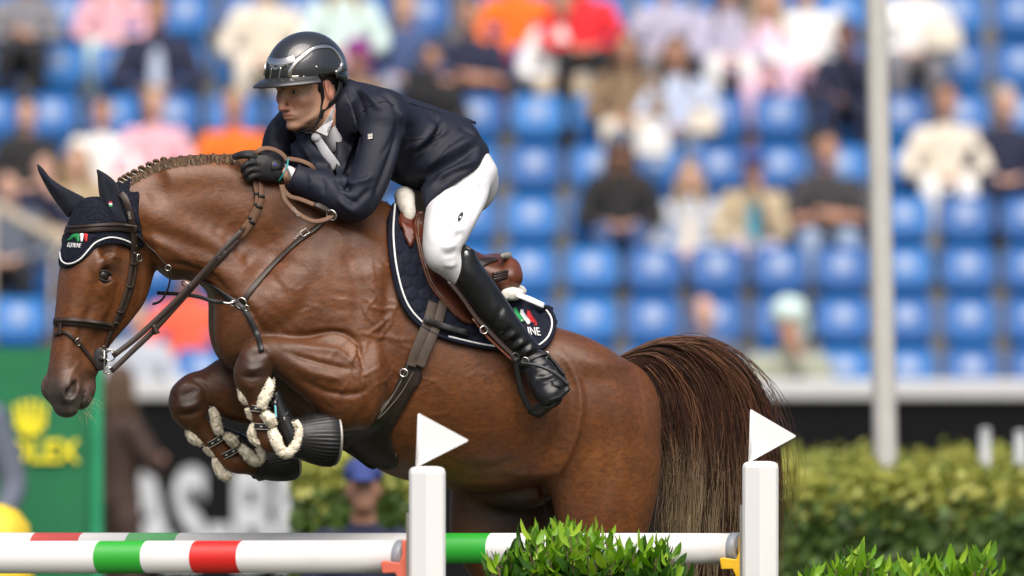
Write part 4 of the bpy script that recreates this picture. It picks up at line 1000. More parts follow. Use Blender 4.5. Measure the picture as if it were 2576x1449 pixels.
# ------------------------------------------------------------------ leg boots, overreach boots
def fleece(name, path, rad, parent, mat=None, seed=0, n=1500):
    """a roll of sheepskin along a path of 3-D points: lumpy core with standing fibres"""
    rs = np.random.default_rng(seed); P = smooth_path(path, 6)
    rad = [r_ * .86 for r_ in rad]; v, f = tube_geo(P, rad, 12); v = [Vector(p) + Vector(rs.normal(0, .0020, 3).tolist()) for p in v]
    o = new(name, v, f, mat or M_fleece, parent)
    fv, ff = [], []
    N = len(P); rr = rad if hasattr(rad, '__len__') else [rad]; rr = np.interp(np.linspace(0, 1, N), np.linspace(0, 1, len(rr)), rr)
    for i in range(n):
        k = rs.integers(0, N - 1); c = P[k].lerp(P[k + 1], rs.random()); t = (P[k + 1] - P[k]).normalized()
        d = Vector(rs.normal(0, 1, 3).tolist()); d = (d - t * d.dot(t) * .6).normalized(); b = c + d * rr[k] * .85; tip = b + (d + Vector(rs.normal(0, .5, 3).tolist())).normalized() * rs.uniform(.003, .0095)
        s = d.orthogonal().normalized() * .0011; q = len(fv); fv += [b + s, b - s, tip]; ff.append((q, q + 1, q + 2))
    tag(new('fleece_fibres', fv, ff, mat or M_fleece, o, False), kind='stuff'); return o
def ring_strap(name, a, b, lat, hw, wd, th, mat, parent, n=20, bulge=0.0):
    """a strap round a leg: ends a, b of its visible width in the picture"""
    A, B = H(*a, lat), H(*b, lat); c = (A + B) / 2; e = (A - B) / 2; ax = e.cross(LAT).normalized(); R = e.length; e.normalize()
    P = [c + e * math.cos(t) * R + LAT * math.sin(t) * hw for t in np.linspace(0, 2 * math.pi, n + 1)]
    N = [(e * math.cos(t) / R + LAT * math.sin(t) / hw).normalized() for t in np.linspace(0, 2 * math.pi, n + 1)]
    return new(name, *strap_geo(P, N, wd, th), mat, parent)
M_shell = plain('black_boot_shell', (.012, .012, .013), .35, bump=.2, bscale=150, spec=.5)
M_strapk = plain('black_elastic_strap', (.014, .014, .016), .55, bump=.4, bscale=600)
def leg_boot(label, lat, shell_secs, fl_rolls, straps, tabs, seed):
    b = thing('leg_boot', H(*straps[0][0], lat), label, 'leg boot', 'boots on the front legs')
    pts = [H(*p, lat) for s_ in shell_secs for p in s_[:2]]
    lo = np.min([tuple(p) for p in pts], 0) - .07; hi = np.max([tuple(p) for p in pts], 0) + .07
    f = Field(lo, hi, .004); f.chain([sec(a, c, hw, lat) for a, c, hw in shell_secs], k=0, per=5, cap=(.2, .4))
    V, Q = f.mesh(2); sh = fmesh('shell', V, Q, M_shell, b)
    for i, (px, ld, rad) in enumerate(fl_rolls): fleece('fleece', [H(u, v, lat + d) for (u, v), d in zip(px, ld)], rad, b, seed=seed + i)
    for i, (a, c, hw) in enumerate(straps):
        st = ring_strap('strap', a, c, lat, hw, .020, .004, M_strapk, b)
        for s_ in (-1, 1):       # pale woven edges
            A, C = H(*a, lat), H(*c, lat); ax = (A - C).cross(LAT).normalized() * .0085 * s_
            e = (A - C) / 2; R = e.length + .0022; e.normalize(); cc = (A + C) / 2 + ax
            new('edging', *tube_geo([cc + e * math.cos(t) * R + LAT * math.sin(t) * (hw + .0022) for t in np.linspace(0, 6.283, 25)], .0009, 5), M_plate, st)
        A, C = H(*a, lat), H(*c, lat); e = (A - C).normalized(); ax = e.cross(LAT).normalized(); R = (A - C).length / 2; cc = (A + C) / 2
        for th in (.9, 1.5, 2.1):   # the small woven emblem, repeated round the strap
            p = cc + e * math.cos(th) * (R + .0028) + LAT * math.sin(th) * (hw + .0028); t = (-e * math.sin(th) * R + LAT * math.cos(th) * hw).normalized()
            new('emblem', [p - t * .006, p + ax * .0028, p + t * .006, p - ax * .0028], [(0, 1, 2, 3)], M_plate, st, False)
    for (a, c) in tabs:
        A, C = H(*a, lat + .047), H(*c, lat + .043); t = new('tab', *strap_geo(smooth_path([A, (A + C) / 2 + LAT * .004, C], 4), [LAT] * 9, [.006, .014, .016], .004), M_blackl, b)
        new('stud', *ring_geo(A.lerp(C, .55) + LAT * .007, LAT, .0028, .0015, 10, 5), M_steel, t)
    return b
nb1 = leg_boot('black tendon boot with cream fleece on the horse near foreleg, higher knee', .205,
    [((668, 992), (702, 984), .042), ((672, 1030), (720, 1024), .048), ((682, 1065), (738, 1052), .054), ((698, 1104), (748, 1086), .060), ((712, 1132), (744, 1112), .058)],
    [([(683, 956), (676, 978), (666, 1000), (657, 1026)], [.045, .05, .05, .046], [.012, .018, .021, .017]), ([(664, 1042), (676, 1052), (686, 1068)], [.05, .056, .05], [.015, .022, .015]),
     ([(684, 1082), (692, 1102), (702, 1126), (716, 1141), (734, 1132), (748, 1110), (752, 1080), (742, 1060)], [.05, .056, .06, .062, .066, .066, .062, .058], [.017, .022, .020, .018, .016, .014, .013, .011]),
     ([(606, 978), (612, 998), (620, 1012)], [.0, .0, .0], [.010, .015, .010]), ([(626, 1028), (630, 1040), (636, 1052)], [0, 0, 0], [.011, .013, .009]), ([(644, 1066), (634, 1086), (636, 1104), (652, 1118)], [0, 0, 0, 0], [.012, .014, .012, .008])],
    [((627, 1026), (680, 1034), .040), ((638, 1072), (700, 1076), .044)], [((726, 1036), (704, 1066)), ((700, 1002), (684, 1020))], 10)
new('blue_tag', [H(690, 1018, .268), H(695, 1020, .268), H(697, 1050, .268), H(692, 1050, .268)], [(0, 1, 2, 3)], plain('turquoise_print', (.18, .55, .62), .5), nb1, False)
leg_boot('black tendon boot with cream fleece on the horse far foreleg, lower knee', -.175,
    [((548, 1074), (582, 1082), .036), ((566, 1092), (610, 1092), .040), ((590, 1122), (636, 1108), .042), ((612, 1150), (654, 1136), .040), ((636, 1168), (662, 1156), .03)],
    [([(533, 1028), (540, 1046), (545, 1068), (552, 1090)], [.045, .05, .05, .046], [.010, .016, .018, .014]), ([(568, 1096), (582, 1106), (592, 1120)], [.046, .05, .046], [.013, .019, .013]),
     ([(604, 1124), (622, 1142), (640, 1160), (654, 1158), (658, 1140), (650, 1126)], [.05, .056, .06, .058, .054, .05], [.015, .022, .020, .016, .013, .010]),
     ([(474, 1082), (484, 1102), (506, 1116)], [0, 0, 0], [.010, .017, .011]), ([(518, 1124), (528, 1136), (544, 1144)], [0, 0, 0], [.012, .013, .009]), ([(542, 1154), (548, 1176), (562, 1196), (580, 1196)], [0, 0, 0, 0], [.012, .016, .019, .012])],
    [((520, 1120), (564, 1088), .040), ((552, 1150), (606, 1116), .044)], [((606, 1090), (590, 1104))], 30)
def bell(label, lat, ax0, ax1, r0, r1):
    """ribbed rubber overreach boot: a bell turned about the pastern"""
    A, B = H(*ax0, lat), H(*ax1, lat); ax = (B - A).normalized(); e = (LAT - ax * LAT.dot(ax)).normalized(); g = ax.cross(e); L = (B - A).length
    prof = [(-.08, .80), (0, .86), (.03, .98), (.10, 1.0), (.18, .98), (.3, 1.08), (.5, 1.2), (.75, 1.30), (.95, 1.32), (1.0, 1.25)]
    n = 120; v, f = [], []
    for i, (s, k) in enumerate(prof):
        for j in range(n):
            th = 2 * math.pi * j / n; rib = 1 + (.035 * math.sin(j / n * 2 * math.pi * 40) * min(1, max(0, (s - .2) * 2.2)))
            R = (r0 + (r1 - r0) * max(0, s)) * k / (1 + .32 * max(0, s)) * rib; v.append(A + ax * (s * L) + e * math.cos(th) * R + g * math.sin(th) * R)
    for i in range(len(prof) - 1):
        for j in range(n): f.append((i * n + j, i * n + (j + 1) % n, (i + 1) * n + (j + 1) % n, (i + 1) * n + j))
    o = new('bell_shell', v, f, M_blackrub); solid(o, .005, -1)
    t = thing('overreach_boot', A, label, 'hoof boot', 'rubber boots on the front hooves'); adopt(o, t)
    c = B + ax * .004; hoof = new('sole_rim', *ring_geo(c, ax, r1 * .93, .005, 40, 6), plain('shoe_steel', (.42, .40, .36), .5, metal=.6), t)
    m = MB(); m.add([c + e * math.cos(q) * r1 * .9 + g * math.sin(q) * r1 * .9 for q in np.linspace(0, 6.283, 33)[:-1]], [tuple(range(32))]); m.obj('sole', plain('hoof_sole', (.10, .085, .07), .8), t, False)
    return t
bell('ribbed black rubber overreach boot on the near front hoof', .205, (736, 1102), (838, 1104), .066, .085)
bell('ribbed black rubber overreach boot on the far front hoof', -.175, (640, 1168), (734, 1148), .056, .072)
# ------------------------------------------------------------------ rider
rider = thing('person', H(1150, 640), 'rider in navy jacket, white breeches and black helmet leaning over the neck', 'rider')
M_jacket = NT('navy_jacket')
_t = M_jacket; _w = _t.noise(700, 2, .5); _n2 = _t.noise(6, 4)
_t.set(Base_Color=_t.ramp(_n2, [(.3, (.0055, .0070, .0165)), (.7, (.0085, .0108, .0250))]), Roughness=.62); _t.b.inputs['Specular IOR Level'].default_value = .34; _t.bump(_w, .3, .001, _t.bump(_t.noise(28, 4), .25, .006))
M_breech = plain('white_breeches', (.60, .605, .62), .75, var=.04, bump=.3, bscale=18, bdist=.004); M_shirt = plain('white_shirt', (.66, .66, .69), .8, var=.04, bump=.2, bscale=40)
M_skin = NT('skin')
_t = M_skin
_t.set(Base_Color=_t.mix(_t.attr('stubble'), _t.mix(_t.attr('flush'), _t.ramp(_t.noise(14, 5), [(.3, (.58, .31, .20)), (.7, (.70, .41, .28))]), (.55, .17, .115)), (.34, .20, .14)),
       Roughness=.48, Subsurface_Weight=.12, Subsurface_Radius=(.012, .004, .002), Subsurface_Scale=.4); _t.bump(_t.noise(350, 3), .12, .001)
M_boot = leather('polished_black_boot', (.010, .010, .011), .22)
M_glove = leather('black_glove', (.014, .014, .015), .55); M_hair = plain('dark_hair', (.018, .012, .008), .6, bump=.6, bscale=300)

def L2(deg): a = math.radians(deg); return Vector((math.sin(a), -math.cos(a), 0))
def tsec(a, b, hw, yaw, lat=0.0):
    A, B = H(*a, lat), H(*b, lat); c = (A + B) / 2; n = A - B; return (c, n.normalized(), L2(yaw), n.length / 2, hw)
SH_N = H(965, 300, .16); EL_N = H(903, 520, .235); WR_N = H(742, 447, .150)
def jacket():
    f = Field((-.95, -.62, 2.42), (.10, .36, 3.06), .0066)
    f.chain([tsec((1206, 352), (1128, 470), .155, 18), tsec((1170, 300), (1080, 482), .165, 18), tsec((1105, 272), (1020, 470), .165, 22), tsec((1030, 246), (950, 430), .175, 27), tsec((960, 220), (890, 390), .195, 33), tsec((905, 206), (838, 330), .175, 37),
             tsec((872, 206), (815, 290), .10, 38)], k=0, per=5, cap=(.6, .5))
    # shoulders
    f.ell(H(962, 292, .15), (.085, .08, .085), k=.05); f.ell(H(775, 300, -.15), (.085, .08, .08), k=.05)
    # collar stand
    f.chain([tsec((868, 200), (850, 262), .075, 38), tsec((880, 205), (850, 290), .10, 38)], k=.02, per=3)
    # near sleeve
    f.chain([(SH_N, Vector((.97, 0, -.2)), Vector((0, 1, 0)), .066, .066), (H(950, 380, .21), Vector((.96, 0, -.27)), Vector((0, 1, 0)), .066, .062), (H(924, 462, .235), Vector((.93, 0, -.35)), Vector((0, 1, 0)), .062, .058),
             (H(893, 512, .24), Vector((.45, 0, -.85)), Vector((0, 1, 0)), .058, .056), (H(850, 495, .225), Vector((-.38, 0, -.92)), Vector((0, 1, 0)), .060, .054), (H(800, 470, .20), Vector((-.41, 0, -.91)), Vector((0, 1, 0)), .051, .049), (H(738, 448, .160), Vector((-.40, 0, -.91)), Vector((0, 1, 0)), .043, .042)], k=.025, per=5, cap=(.5, .1))
    # far sleeve
    f.chain([(H(778, 300, -.16), Vector((.6, 0, -.8)), Vector((0, 1, 0)), .07, .065), (H(722, 338, -.20), Vector((.75, 0, -.65)), Vector((0, 1, 0)), .066, .06), (H(702, 385, -.20), Vector((1, 0, -.15)), Vector((0, 1, 0)), .056, .055), (H(706, 440, -.14), Vector((1, 0, .15)), Vector((0, 1, 0)), .045, .045)], k=.03, per=5, cap=(.5, .2))
    # skirts of the jacket over hip and thigh, both sides
    for sd in (1, -1):
        f.chain([tsec((1190, 345), (1090, 430), .05, 18, .12 * sd), tsec((1208, 385), (1060, 470), .045, 18, .165 * sd), tsec((1196, 428), (1062, 500), .03, 18, .19 * sd), tsec((1120, 470), (1066, 524), .012, 18, .2 * sd)], k=.05, per=5, cap=(.5, .3))
    f.ell(H(800, 385, -.03), (.085, .10, .075), k=.04); f.ell(H(868, 425, -.02), (.085, .10, .075), k=.04)
    # hollow for the open front
    f.ell(H(806, 340, .06), (.032, .05, .070), (Vector((.83, 0, .55)), L2(38), Vector((-.55, 0, .83))), k=.02, sub=True)
    V, Q = f.mesh(3)
    st = [([(985, 255), (1000, 300), (985, 350), (955, 400)], 5, -.004), ([(905, 330), (888, 390), (872, 440)], 9, -.014), ([(1008, 300), (996, 360), (975, 420), (952, 478), (938, 525)], 8, -.012),
          ([(1010, 290), (1030, 330), (1030, 380), (1010, 440)], 12, -.010), ([(995, 270), (1018, 310), (1018, 360)], 7, .006),
          ([(1060, 275), (1095, 300), (1105, 330), (1080, 380), (1020, 430)], 9, -.006), ([(1110, 290), (1070, 350), (1010, 390)], 8, .006), ([(1120, 300), (1090, 350), (1040, 390)], 7, -.006), ([(1150, 320), (1190, 335), (1212, 365)], 6, -.006),
          ([(1205, 340), (1150, 370), (1100, 400), (1050, 440)], 12, .009), ([(1210, 360), (1160, 395), (1100, 430), (1050, 470)], 9, -.009), ([(1140, 330), (1080, 370), (1030, 400)], 7, -.006), ([(1208, 400), (1150, 425), (1090, 450)], 8, .007), ([(1190, 420), (1140, 435), (1090, 470)], 6, -.006),
          ([(900, 225), (930, 245), (960, 280)], 7, .006), ([(880, 215), (905, 250), (920, 300)], 6, -.005), ([(930, 215), (975, 245), (1000, 275)], 6, -.004),
          ([(842, 452), (862, 470), (884, 478)], 6, -.009), ([(850, 440), (880, 460), (905, 462)], 7, .007), ([(846, 470), (875, 500), (905, 510)], 7, -.006), ([(800, 440), (815, 465), (812, 490)], 6, -.004), ([(775, 430), (785, 455), (780, 480)], 6, .003),
          ([(900, 540), (870, 520), (850, 500)], 8, .006), ([(935, 470), (905, 500), (880, 520)], 7, -.006), ([(940, 440), (915, 455), (890, 455)], 7, .006),
          ([(700, 300), (690, 340), (700, 370)], 7, -.006), ([(735, 300), (725, 340), (740, 380)], 7, .006), ([(755, 330), (745, 370), (760, 400)], 6, -.006)]
    V = sculpt(V, Q, [(a, b_, c * 1.5) for a, b_, c in st], face=.1)
    return V, Q
JV, JQ = jacket()
jk = fmesh('jacket', JV, JQ, M_jacket.m, rider); JB = bvh_of(JV, JQ)
# lapels, vent flap, seams, pocket, sleeve badge
lap = drape('lapel', [(846, 268), (868, 232), (882, 262), (900, 330), (884, 336), (893, 352), (868, 420), (850, 462), (846, 400), (845, 330)], M_jacket.m, jk, off=.012, th=.005, step=7, bvh=JB, relax_it=3)
drape('lapel', [(742, 318), (768, 345), (790, 372), (822, 404), (840, 440), (846, 470), (820, 440), (790, 420), (765, 385), (748, 352)], M_jacket.m, jk, off=.006, th=.005, step=7, bvh=JB, relax_it=8)
new('vent_flap', *strap_geo(smooth_path([H(1100, 284, .02), H(1150, 294, .02), H(1196, 309, .02)], 5), [Vector((.3, -.25, 1)).normalized()] * 11, [.10, .09, .055, .02], .006), M_jacket.m, jk)
M_seam = plain('navy_seam', (.005, .006, .012), .9)
for pts in ([(1086, 270), (1094, 292), (1096, 310), (1088, 340)], [(994, 245), (1040, 262), (1110, 285)], [(1133, 362), (1105, 395), (1078, 418)], [(1010, 345), (1060, 350), (1110, 335)], [(893, 300), (925, 270), (965, 255), (992, 265)]):
    P, Nn = surf(JB, pts, .0006, 8); new('seam', *tube_geo(P, .0015, 5), M_seam, jk)
p, n = hit(JB, 932, 344); ex = Vector((.95, 0, .02)) - n * n.dot(Vector((.95, 0, .02))); ex.normalize(); ey = n.cross(ex); c = p + n * .0015
bg_ = new('sleeve_badge', [c + ex * x * .0095 + ey * y * .0105 for x, y in ((-1, -1), (1, -1), (1, 1), (-1, 1))], [(0, 1, 2, 3)], plain('badge_black', (.01, .01, .01), .6), jk, False)
for i, (x0, x1, y0, y1) in enumerate(((-.8, .8, .55, .85), (-.8, .8, .05, .4), (-.8, .8, -.85, -.35), (-.5, -.2, -.35, .05), (.2, .6, -.35, .05))):
    new('badge_print', [c + n * .0012 + ex * x * .0095 + ey * y * .0105 for x, y in ((x0, y0), (x1, y0), (x1, y1), (x0, y1))], [(0, 1, 2, 3)], M_plate, bg_, False)

# ---- head in its own frame: F forward out of the face, U up, W to the rider's left
HPH, HPI = math.radians(42), math.radians(11)
_f0 = Vector((-math.cos(HPH), -math.sin(HPH), 0)); RU = Vector((0, 0, 1)) * math.cos(HPI) + _f0 * math.sin(HPI); RF = _f0 * math.cos(HPI) - Vector((0, 0, 1)) * math.sin(HPI); RW = Vector((math.sin(HPH), -math.cos(HPH), 0))
RO = H(775, 221, .02)                # middle of the skull at eye height
def R(f, u, w_): return RO + RF * f + RU * u + RW * w_
AX = (RF, RU, RW)
def head():
    lo = RO - Vector((.20, .19, .26)); hi = RO + Vector((.26, .24, .18)); f = Field(tuple(lo), tuple(hi), .0033)
    f.ell(R(-.012, .035, 0), (.098, .088, .076), AX, k=0)
    # face block down to the chin
    f.chain([(R(.035, .03, 0), RF, RW, .062, .070), (R(.040, -.005, 0), RF, RW, .058, .067), (R(.042, -.035, 0), RF, RW, .054, .063), (R(.044, -.065, 0), RF, RW, .050, .052), (R(.052, -.092, 0), RF, RW, .038, .038), (R(.060, -.106, 0), RF, RW, .026, .026)], k=.02, per=4, cap=(.5, .6), p=2.3)
    for sd in (1, -1):
        f.chain([(R(-.012, -.02, .058 * sd), RF, RW, .026, .012), (R(-.002, -.062, .052 * sd), RF, RW, .026, .014), (R(.03, -.088, .038 * sd), RF, RW, .026, .014), (R(.065, -.104, .014 * sd), RF, RW, .018, .014)], k=.02, per=4)   # jaw
        f.ell(R(.066, -.022, .046 * sd), (.022, .018, .020), AX, k=.02)      # cheekbone
        f.ell(R(.085, .022, .030 * sd), (.012, .0075, .026), AX, k=.012)     # brow
        f.ell(R(.096, .002, .031 * sd), (.018, .0125, .018), AX, k=.010, sub=True)   # socket
        f.chain([(R(.066, .012, .031 * sd), RF, RW, .018, .020), (R(.066, -.008, .031 * sd), RF, RW, .018, .020)], k=.004)
        f.ell(R(.101, -.047, .0125 * sd), (.012, .0075, .0085), AX, k=.006)  # wing of the nose
        f.ell(R(.108, -.052, .0075 * sd), (.006, .003, .0040), AX, k=.002, sub=True)
        f.chain([(R(.098, -.044, .022 * sd), RF, RW, .003, .004), (R(.092, -.066, .030 * sd), RF, RW, .003, .004)], k=.008, sub=True)    # fold beside the mouth
    f.chain([(R(.096, .012, 0), RF, RW, .010, .010), (R(.104, -.012, 0), RF, RW, .012, .0095), (R(.116, -.034, 0), RF, RW, .013, .011), (R(.118, -.045, 0), RF, RW, .012, .0125)], k=.010, per=4, cap=(.5, .7))
    f.ell(R(.088, -.070, 0), (.018, .016, .030), AX, k=.014)                 # muzzle
    f.ell(R(.098, -.0668, 0), (.009, .0042, .023), AX, k=.006); f.ell(R(.094, -.0775, 0), (.011, .0052, .021), AX, k=.006)
    f.chain([(R(.104, -.0725, .030), RU, RF, .0016, .010), (R(.111, -.0715, 0), RU, RF, .0018, .010), (R(.104, -.0725, -.030), RU, RF, .0016, .010)], k=.003, sub=True, per=4)
    f.ell(R(.086, -.104, 0), (.016, .014, .020), AX, k=.014)
    # ears
    for sd in (1, -1):
        f.ell(R(-.020, -.012, .074 * sd), (.019, .033, .007), ((RF - RU * .25 ).normalized(), (RU + RF * .25).normalized(), (RW * sd + RF * -.35).normalized()), k=.006)
        f.ell(R(-.018, -.008, .083 * sd), (.0105, .020, .006), ((RF - RU * .25).normalized(), (RU + RF * .25).normalized(), (RW * sd + RF * -.35).normalized()), k=.004, sub=True)
    # neck
    f.tube([R(-.02, -.03, 0), R(-.022, -.085, 0), H(838, 290, .0)], [.060, .060, .064], k=.03)
    V, Q = f.mesh(2)
    return V, Q
FV, FQ = head()
hd = fmesh('head', FV, FQ, M_skin.m, rider)
_l = FV - np.array(RO); _f, _u, _w = _l @ np.array(RF), _l @ np.array(RU), _l @ np.array(RW)
attr(hd, 'stubble', np.clip((-_u - .045) / .03, 0, 1) * np.clip((_f - .0) / .02, 0, 1) * .42 * np.where((np.abs(_u + .072) < .012) & (np.abs(_w) < .024) & (_f > .09), .1, 1))
attr(hd, 'flush', np.clip(np.exp(-(((_f - .115) / .02) ** 2 + ((_u + .042) / .02) ** 2)) * .55 + np.exp(-(((np.abs(_w) - .045) / .018) ** 2 + ((_u + .03) / .018) ** 2)) * .4 + np.exp(-((np.abs(_w) - .083) / .012) ** 2) * .6 + np.where((np.abs(_u + .072) < .010) & (np.abs(_w) < .024) & (_f > .092), .45, 0), 0, 1))
M_scl = plain('eye_white', (.62, .58, .54), .15, var=.04); M_iris = plain('grey_green_iris', (.055, .06, .035), .08); M_pup = plain('pupil', (.003, .003, .003), .05)
for sd in (1, -1):
    ec = R(.0745, .001, .031 * sd); fe = Field(tuple(ec - Vector((.02,) * 3)), tuple(ec + Vector((.02,) * 3)), .0022); fe.ell(ec, .0122, k=0); V, Q = fe.mesh(1)
    e = fmesh('eye', V, Q, M_scl, hd); g = (RF * 1.0 + RW * (-.05)).normalized()
    for nm, r_, o_, m_ in (('iris', .0060, .0112, M_iris), ('pupil', .0026, .0121, M_pup)):
        x = g.orthogonal().normalized(); y = g.cross(x); new(nm, [ec + g * (o_ + .0012)] + [ec + g * o_ + (x * math.cos(a) + y * math.sin(a)) * r_ for a in np.linspace(0, 6.283, 17)[:-1]], [(0, 1 + i, 1 + (i + 1) % 16) for i in range(16)], m_, e)
    for s0, nm, rr in ((1, 'upper_lid', .0030), (-1, 'lower_lid', .0024)):
        new(nm, *tube_geo(smooth_path([ec + RW * math.cos(a) * .0155 + RU * (s0 * .0088 * math.sin(a) - .0002) + RF * (.0045 + .0075 * math.sin(a)) for a in np.linspace(0, 3.1416, 7)], 3), [rr * .5, rr, rr * .5], 7), M_skin.m, hd)
    new('eyebrow', *tube_geo(smooth_path([R(.094, .020, .012 * sd), R(.094, .0245, .028 * sd), R(.080, .021, .046 * sd)], 4), [.0022, .0038, .0016], 6, flat=.8), M_hair, hd)
fh = Field(tuple(RO - Vector((.14, .16, .12))), tuple(RO + Vector((.16, .16, .16))), .004)
fh.ell(R(-.02, .045, 0), (.098, .085, .080), AX, k=0); fh.ell(R(.012, .012, .066), (.014, .030, .010), AX, k=.008); fh.ell(R(.012, .012, -.066), (.014, .030, .010), AX, k=.008)
fh.chain([(R(-.085, .02, 0), RF, RW, .03, .062), (R(-.075, -.04, 0), RF, RW, .02, .052)], k=.02)
V, Q = fh.mesh(2); fmesh('hair', V, Q, M_hair, hd)

# ---- helmet
M_shellg = NT('glossy_carbon_shell'); _t = M_shellg; _ck = _t.node('ShaderNodeTexWave'); _ck.inputs['Scale'].default_value = 70; _ck.inputs['Distortion'].default_value = .6; _t.link(_t.co(), _ck.inputs['Vector'])
_t.set(Base_Color=_t.ramp(_ck.outputs['Fac'], [(.2, (.012, .013, .015)), (.8, (.026, .028, .032))]), Roughness=.34, Coat_Weight=1.0, Coat_Roughness=.08); _t.b.inputs['Specular IOR Level'].default_value = .6
M_gloss = plain('gloss_black', (.006, .006, .007), .12, coat=1.0); M_chrome = plain('champagne_chrome', (.78, .74, .68), .16, var=.03, metal=1.0)
helmet = thing('riding_helmet', R(0, .13, 0), 'glossy black riding helmet with chrome trim and peak on the rider', 'helmet')
def hshell(e=0.0):
    f = Field(tuple(RO - Vector((.22, .20, .10))), tuple(RO + Vector((.20, .20, .22))), .0045)
    f.ell(R(-.002, .058, 0), (.137 + e, .118 + e, .106 + e), AX, k=0); f.ell(R(-.045, .036, 0), (.086 + e, .085 + e, .090 + e), AX, k=.03)
    f.cut(R(0, .040, 0), (-RU + RF * .06)); return f
hf = hshell(); V, Q = hf.mesh(2); hshell_o = fmesh('shell', V, Q, M_shellg.m, helmet); HB = bvh_of(V, Q)
# rear bowl reaching down behind the ear
fb = Field(tuple(RO - Vector((.22, .20, .16))), tuple(RO + Vector((.20, .20, .16))), .0045); fb.ell(R(-.045, .02, 0), (.098, .085, .092), AX, k=0); fb.ell(R(-.02, -.02, 0), (.085, .06, .12), AX, k=.01, sub=True); fb.cut(R(-.035, 0, 0), (RF + RU * .35)); fb.cut(R(0, -.035, 0), -RU)
V, Q = fb.mesh(2); fmesh('rear_bowl', V, Q, M_gloss, helmet)
# peak
pv, pf = [], []; n = 25
for k, (rr, dz, t) in enumerate(((.0, .0, 0), (.35, -.004, 0), (.7, -.011, 0), (1.0, -.020, 0), (1.0, -.025, 1), (.6, -.016, 1), (0, -.009, 1))):
    for i in range(n):
        a = (i / (n - 1) - .5) * 2.5; ext = .060 * rr * max(0, math.cos(a * .62)) ** .8
        pv.append(R(-.002 + (.131 + ext) * math.cos(a) * 1.0, .056 + dz - .014 * (1 - math.cos(a)) , (.102 + ext * .75) * math.sin(a)))
for k in range(6):
    for i in range(n - 1): pf.append((k * n + i, k * n + i + 1, (k + 1) * n + i + 1, (k + 1) * n + i))
new('peak', pv, pf, plain('matte_black_peak', (.016, .017, .019), .42, coat=.4), helmet)
# chrome trim and vents, laid on the shell
def trim(name, pts, r, mat, flat=.5):
    P, Nn = surf(HB, pts, .001, 6); return new(name, *strap_geo(P, Nn, r * 2, r * flat * 2), mat, helmet)
trim('chrome_band', [(729, 192), (731, 178), (744, 158), (770, 135), (790, 121), (810, 117), (830, 118), (846, 130), (857, 148), (861, 165), (852, 178), (840, 186)], .0072, M_chrome)
trim('chrome_foot', [(727, 193), (740, 193), (752, 192)], .003, M_chrome)
trim('front_plate', [(672, 150), (682, 154), (700, 157), (722, 153), (742, 148)], [.004, .013, .014, .011, .004] if False else .0125, M_chrome, .2)
trim('front_plate_lower', [(676, 156), (684, 168), (694, 174), (704, 168), (722, 160)], .0045, M_chrome)
for a, b in (((683, 172), (678, 202)), ((706, 170), (699, 204)), ((668, 160), (664, 190))): trim('vent_rib', [a, ((a[0] + b[0]) / 2 + 1, (a[1] + b[1]) / 2), b], .0024, M_chrome, .8)
drape('vent_recess', [(672, 156), (690, 174), (712, 168), (728, 160), (725, 192), (722, 203), (700, 206), (676, 204), (666, 196)], M_gloss, helmet, off=.0012, th=.002, step=8, bvh=HB)
trim('dark_groove', [(673, 146), (700, 151), (722, 149), (744, 144), (772, 126), (790, 115), (812, 110), (834, 112), (852, 128)], .0016, M_gloss, .6)
for a in ((764, 193), (796, 168), (748, 200)): 
    p, nn = hit(HB, *a)
    if p is not None: new('rivet', *ring_geo(p + nn * .001, nn, .002, .0018, 10, 5), M_chrome, helmet)
# harness
def hs(name, pts, wd, mat=M_blackl): return new(name, *strap_geo(smooth_path(pts, 5), [RW] * (5 * (len(pts) - 1) + 1), wd, .004), mat, helmet)
hs('chin_strap', [R(.022, .035, .086), R(.012, .0, .078), R(.006, -.035, .070), R(.012, -.068, .064)], .015); hs('chin_strap', [R(-.075, .02, .075), R(-.06, -.02, .078), R(-.03, -.05, .072), R(.012, -.070, .064)], .017)
hs('buckle', [R(.012, -.066, .068), R(.020, -.095, .062)], .016, M_blackrub)
new('chin_strap', *tube_geo(smooth_path([R(.020, -.092, .060), R(.040, -.118, .045), R(.062, -.126, .015), R(.062, -.126, -.015), R(.03, -.11, -.05), R(.01, -.05, -.07)], 5), .0065, 8, flat=.6), M_blackl, helmet)
hs('chin_strap', [R(.022, .035, -.086), R(.006, -.035, -.070)], .015)
hs('ear_arch', [R(.02, .036, .088), R(-.02, .042, .095), R(-.06, .036, .088), R(-.09, .015, .065)], .010, M_gloss)

# ---- shirt, collar and tie
fs = Field(tuple(H(815, 340) - Vector((.17, .22, .2))), tuple(H(815, 340) + Vector((.17, .2, .2))), .006)
fs.chain([tsec((850, 250), (808, 300), .072, 38, .0), tsec((854, 285), (800, 342), .066, 38, -.004), tsec((862, 330), (820, 378), .058, 36, -.006), tsec((885, 365), (848, 404), .045, 34, -.01)], k=0, per=4); V, Q = fs.mesh(2); shirt = fmesh('shirt', V, Q, M_shirt, rider); SHB = bvh_of(V, Q)
nk = H(838, 290, .0)
for sd, px in ((1, [(843, 262), (838, 300), (822, 342), (795, 330), (812, 315), (828, 290)]), (-1, [(766, 332), (786, 346), (800, 352), (796, 338), (782, 334)])):
    ycol = nk.y - (.085 if sd > 0 else .035); pts = [at(u, v, ycol + (.02 if i in (0, 1) else 0)) for i, (u, v) in enumerate(px)]
    o = new('collar', pts, [tuple(range(len(px)))], M_shirt, shirt, False); solid(o, .004)
text('collar_lettering', 'EQUI', plain('collar_print', (.02, .025, .05), .7), shirt, at(830, 321, nk.y - .088), Vector((.35, 0, .94)), Vector((-.94, 0, .35)), .013)
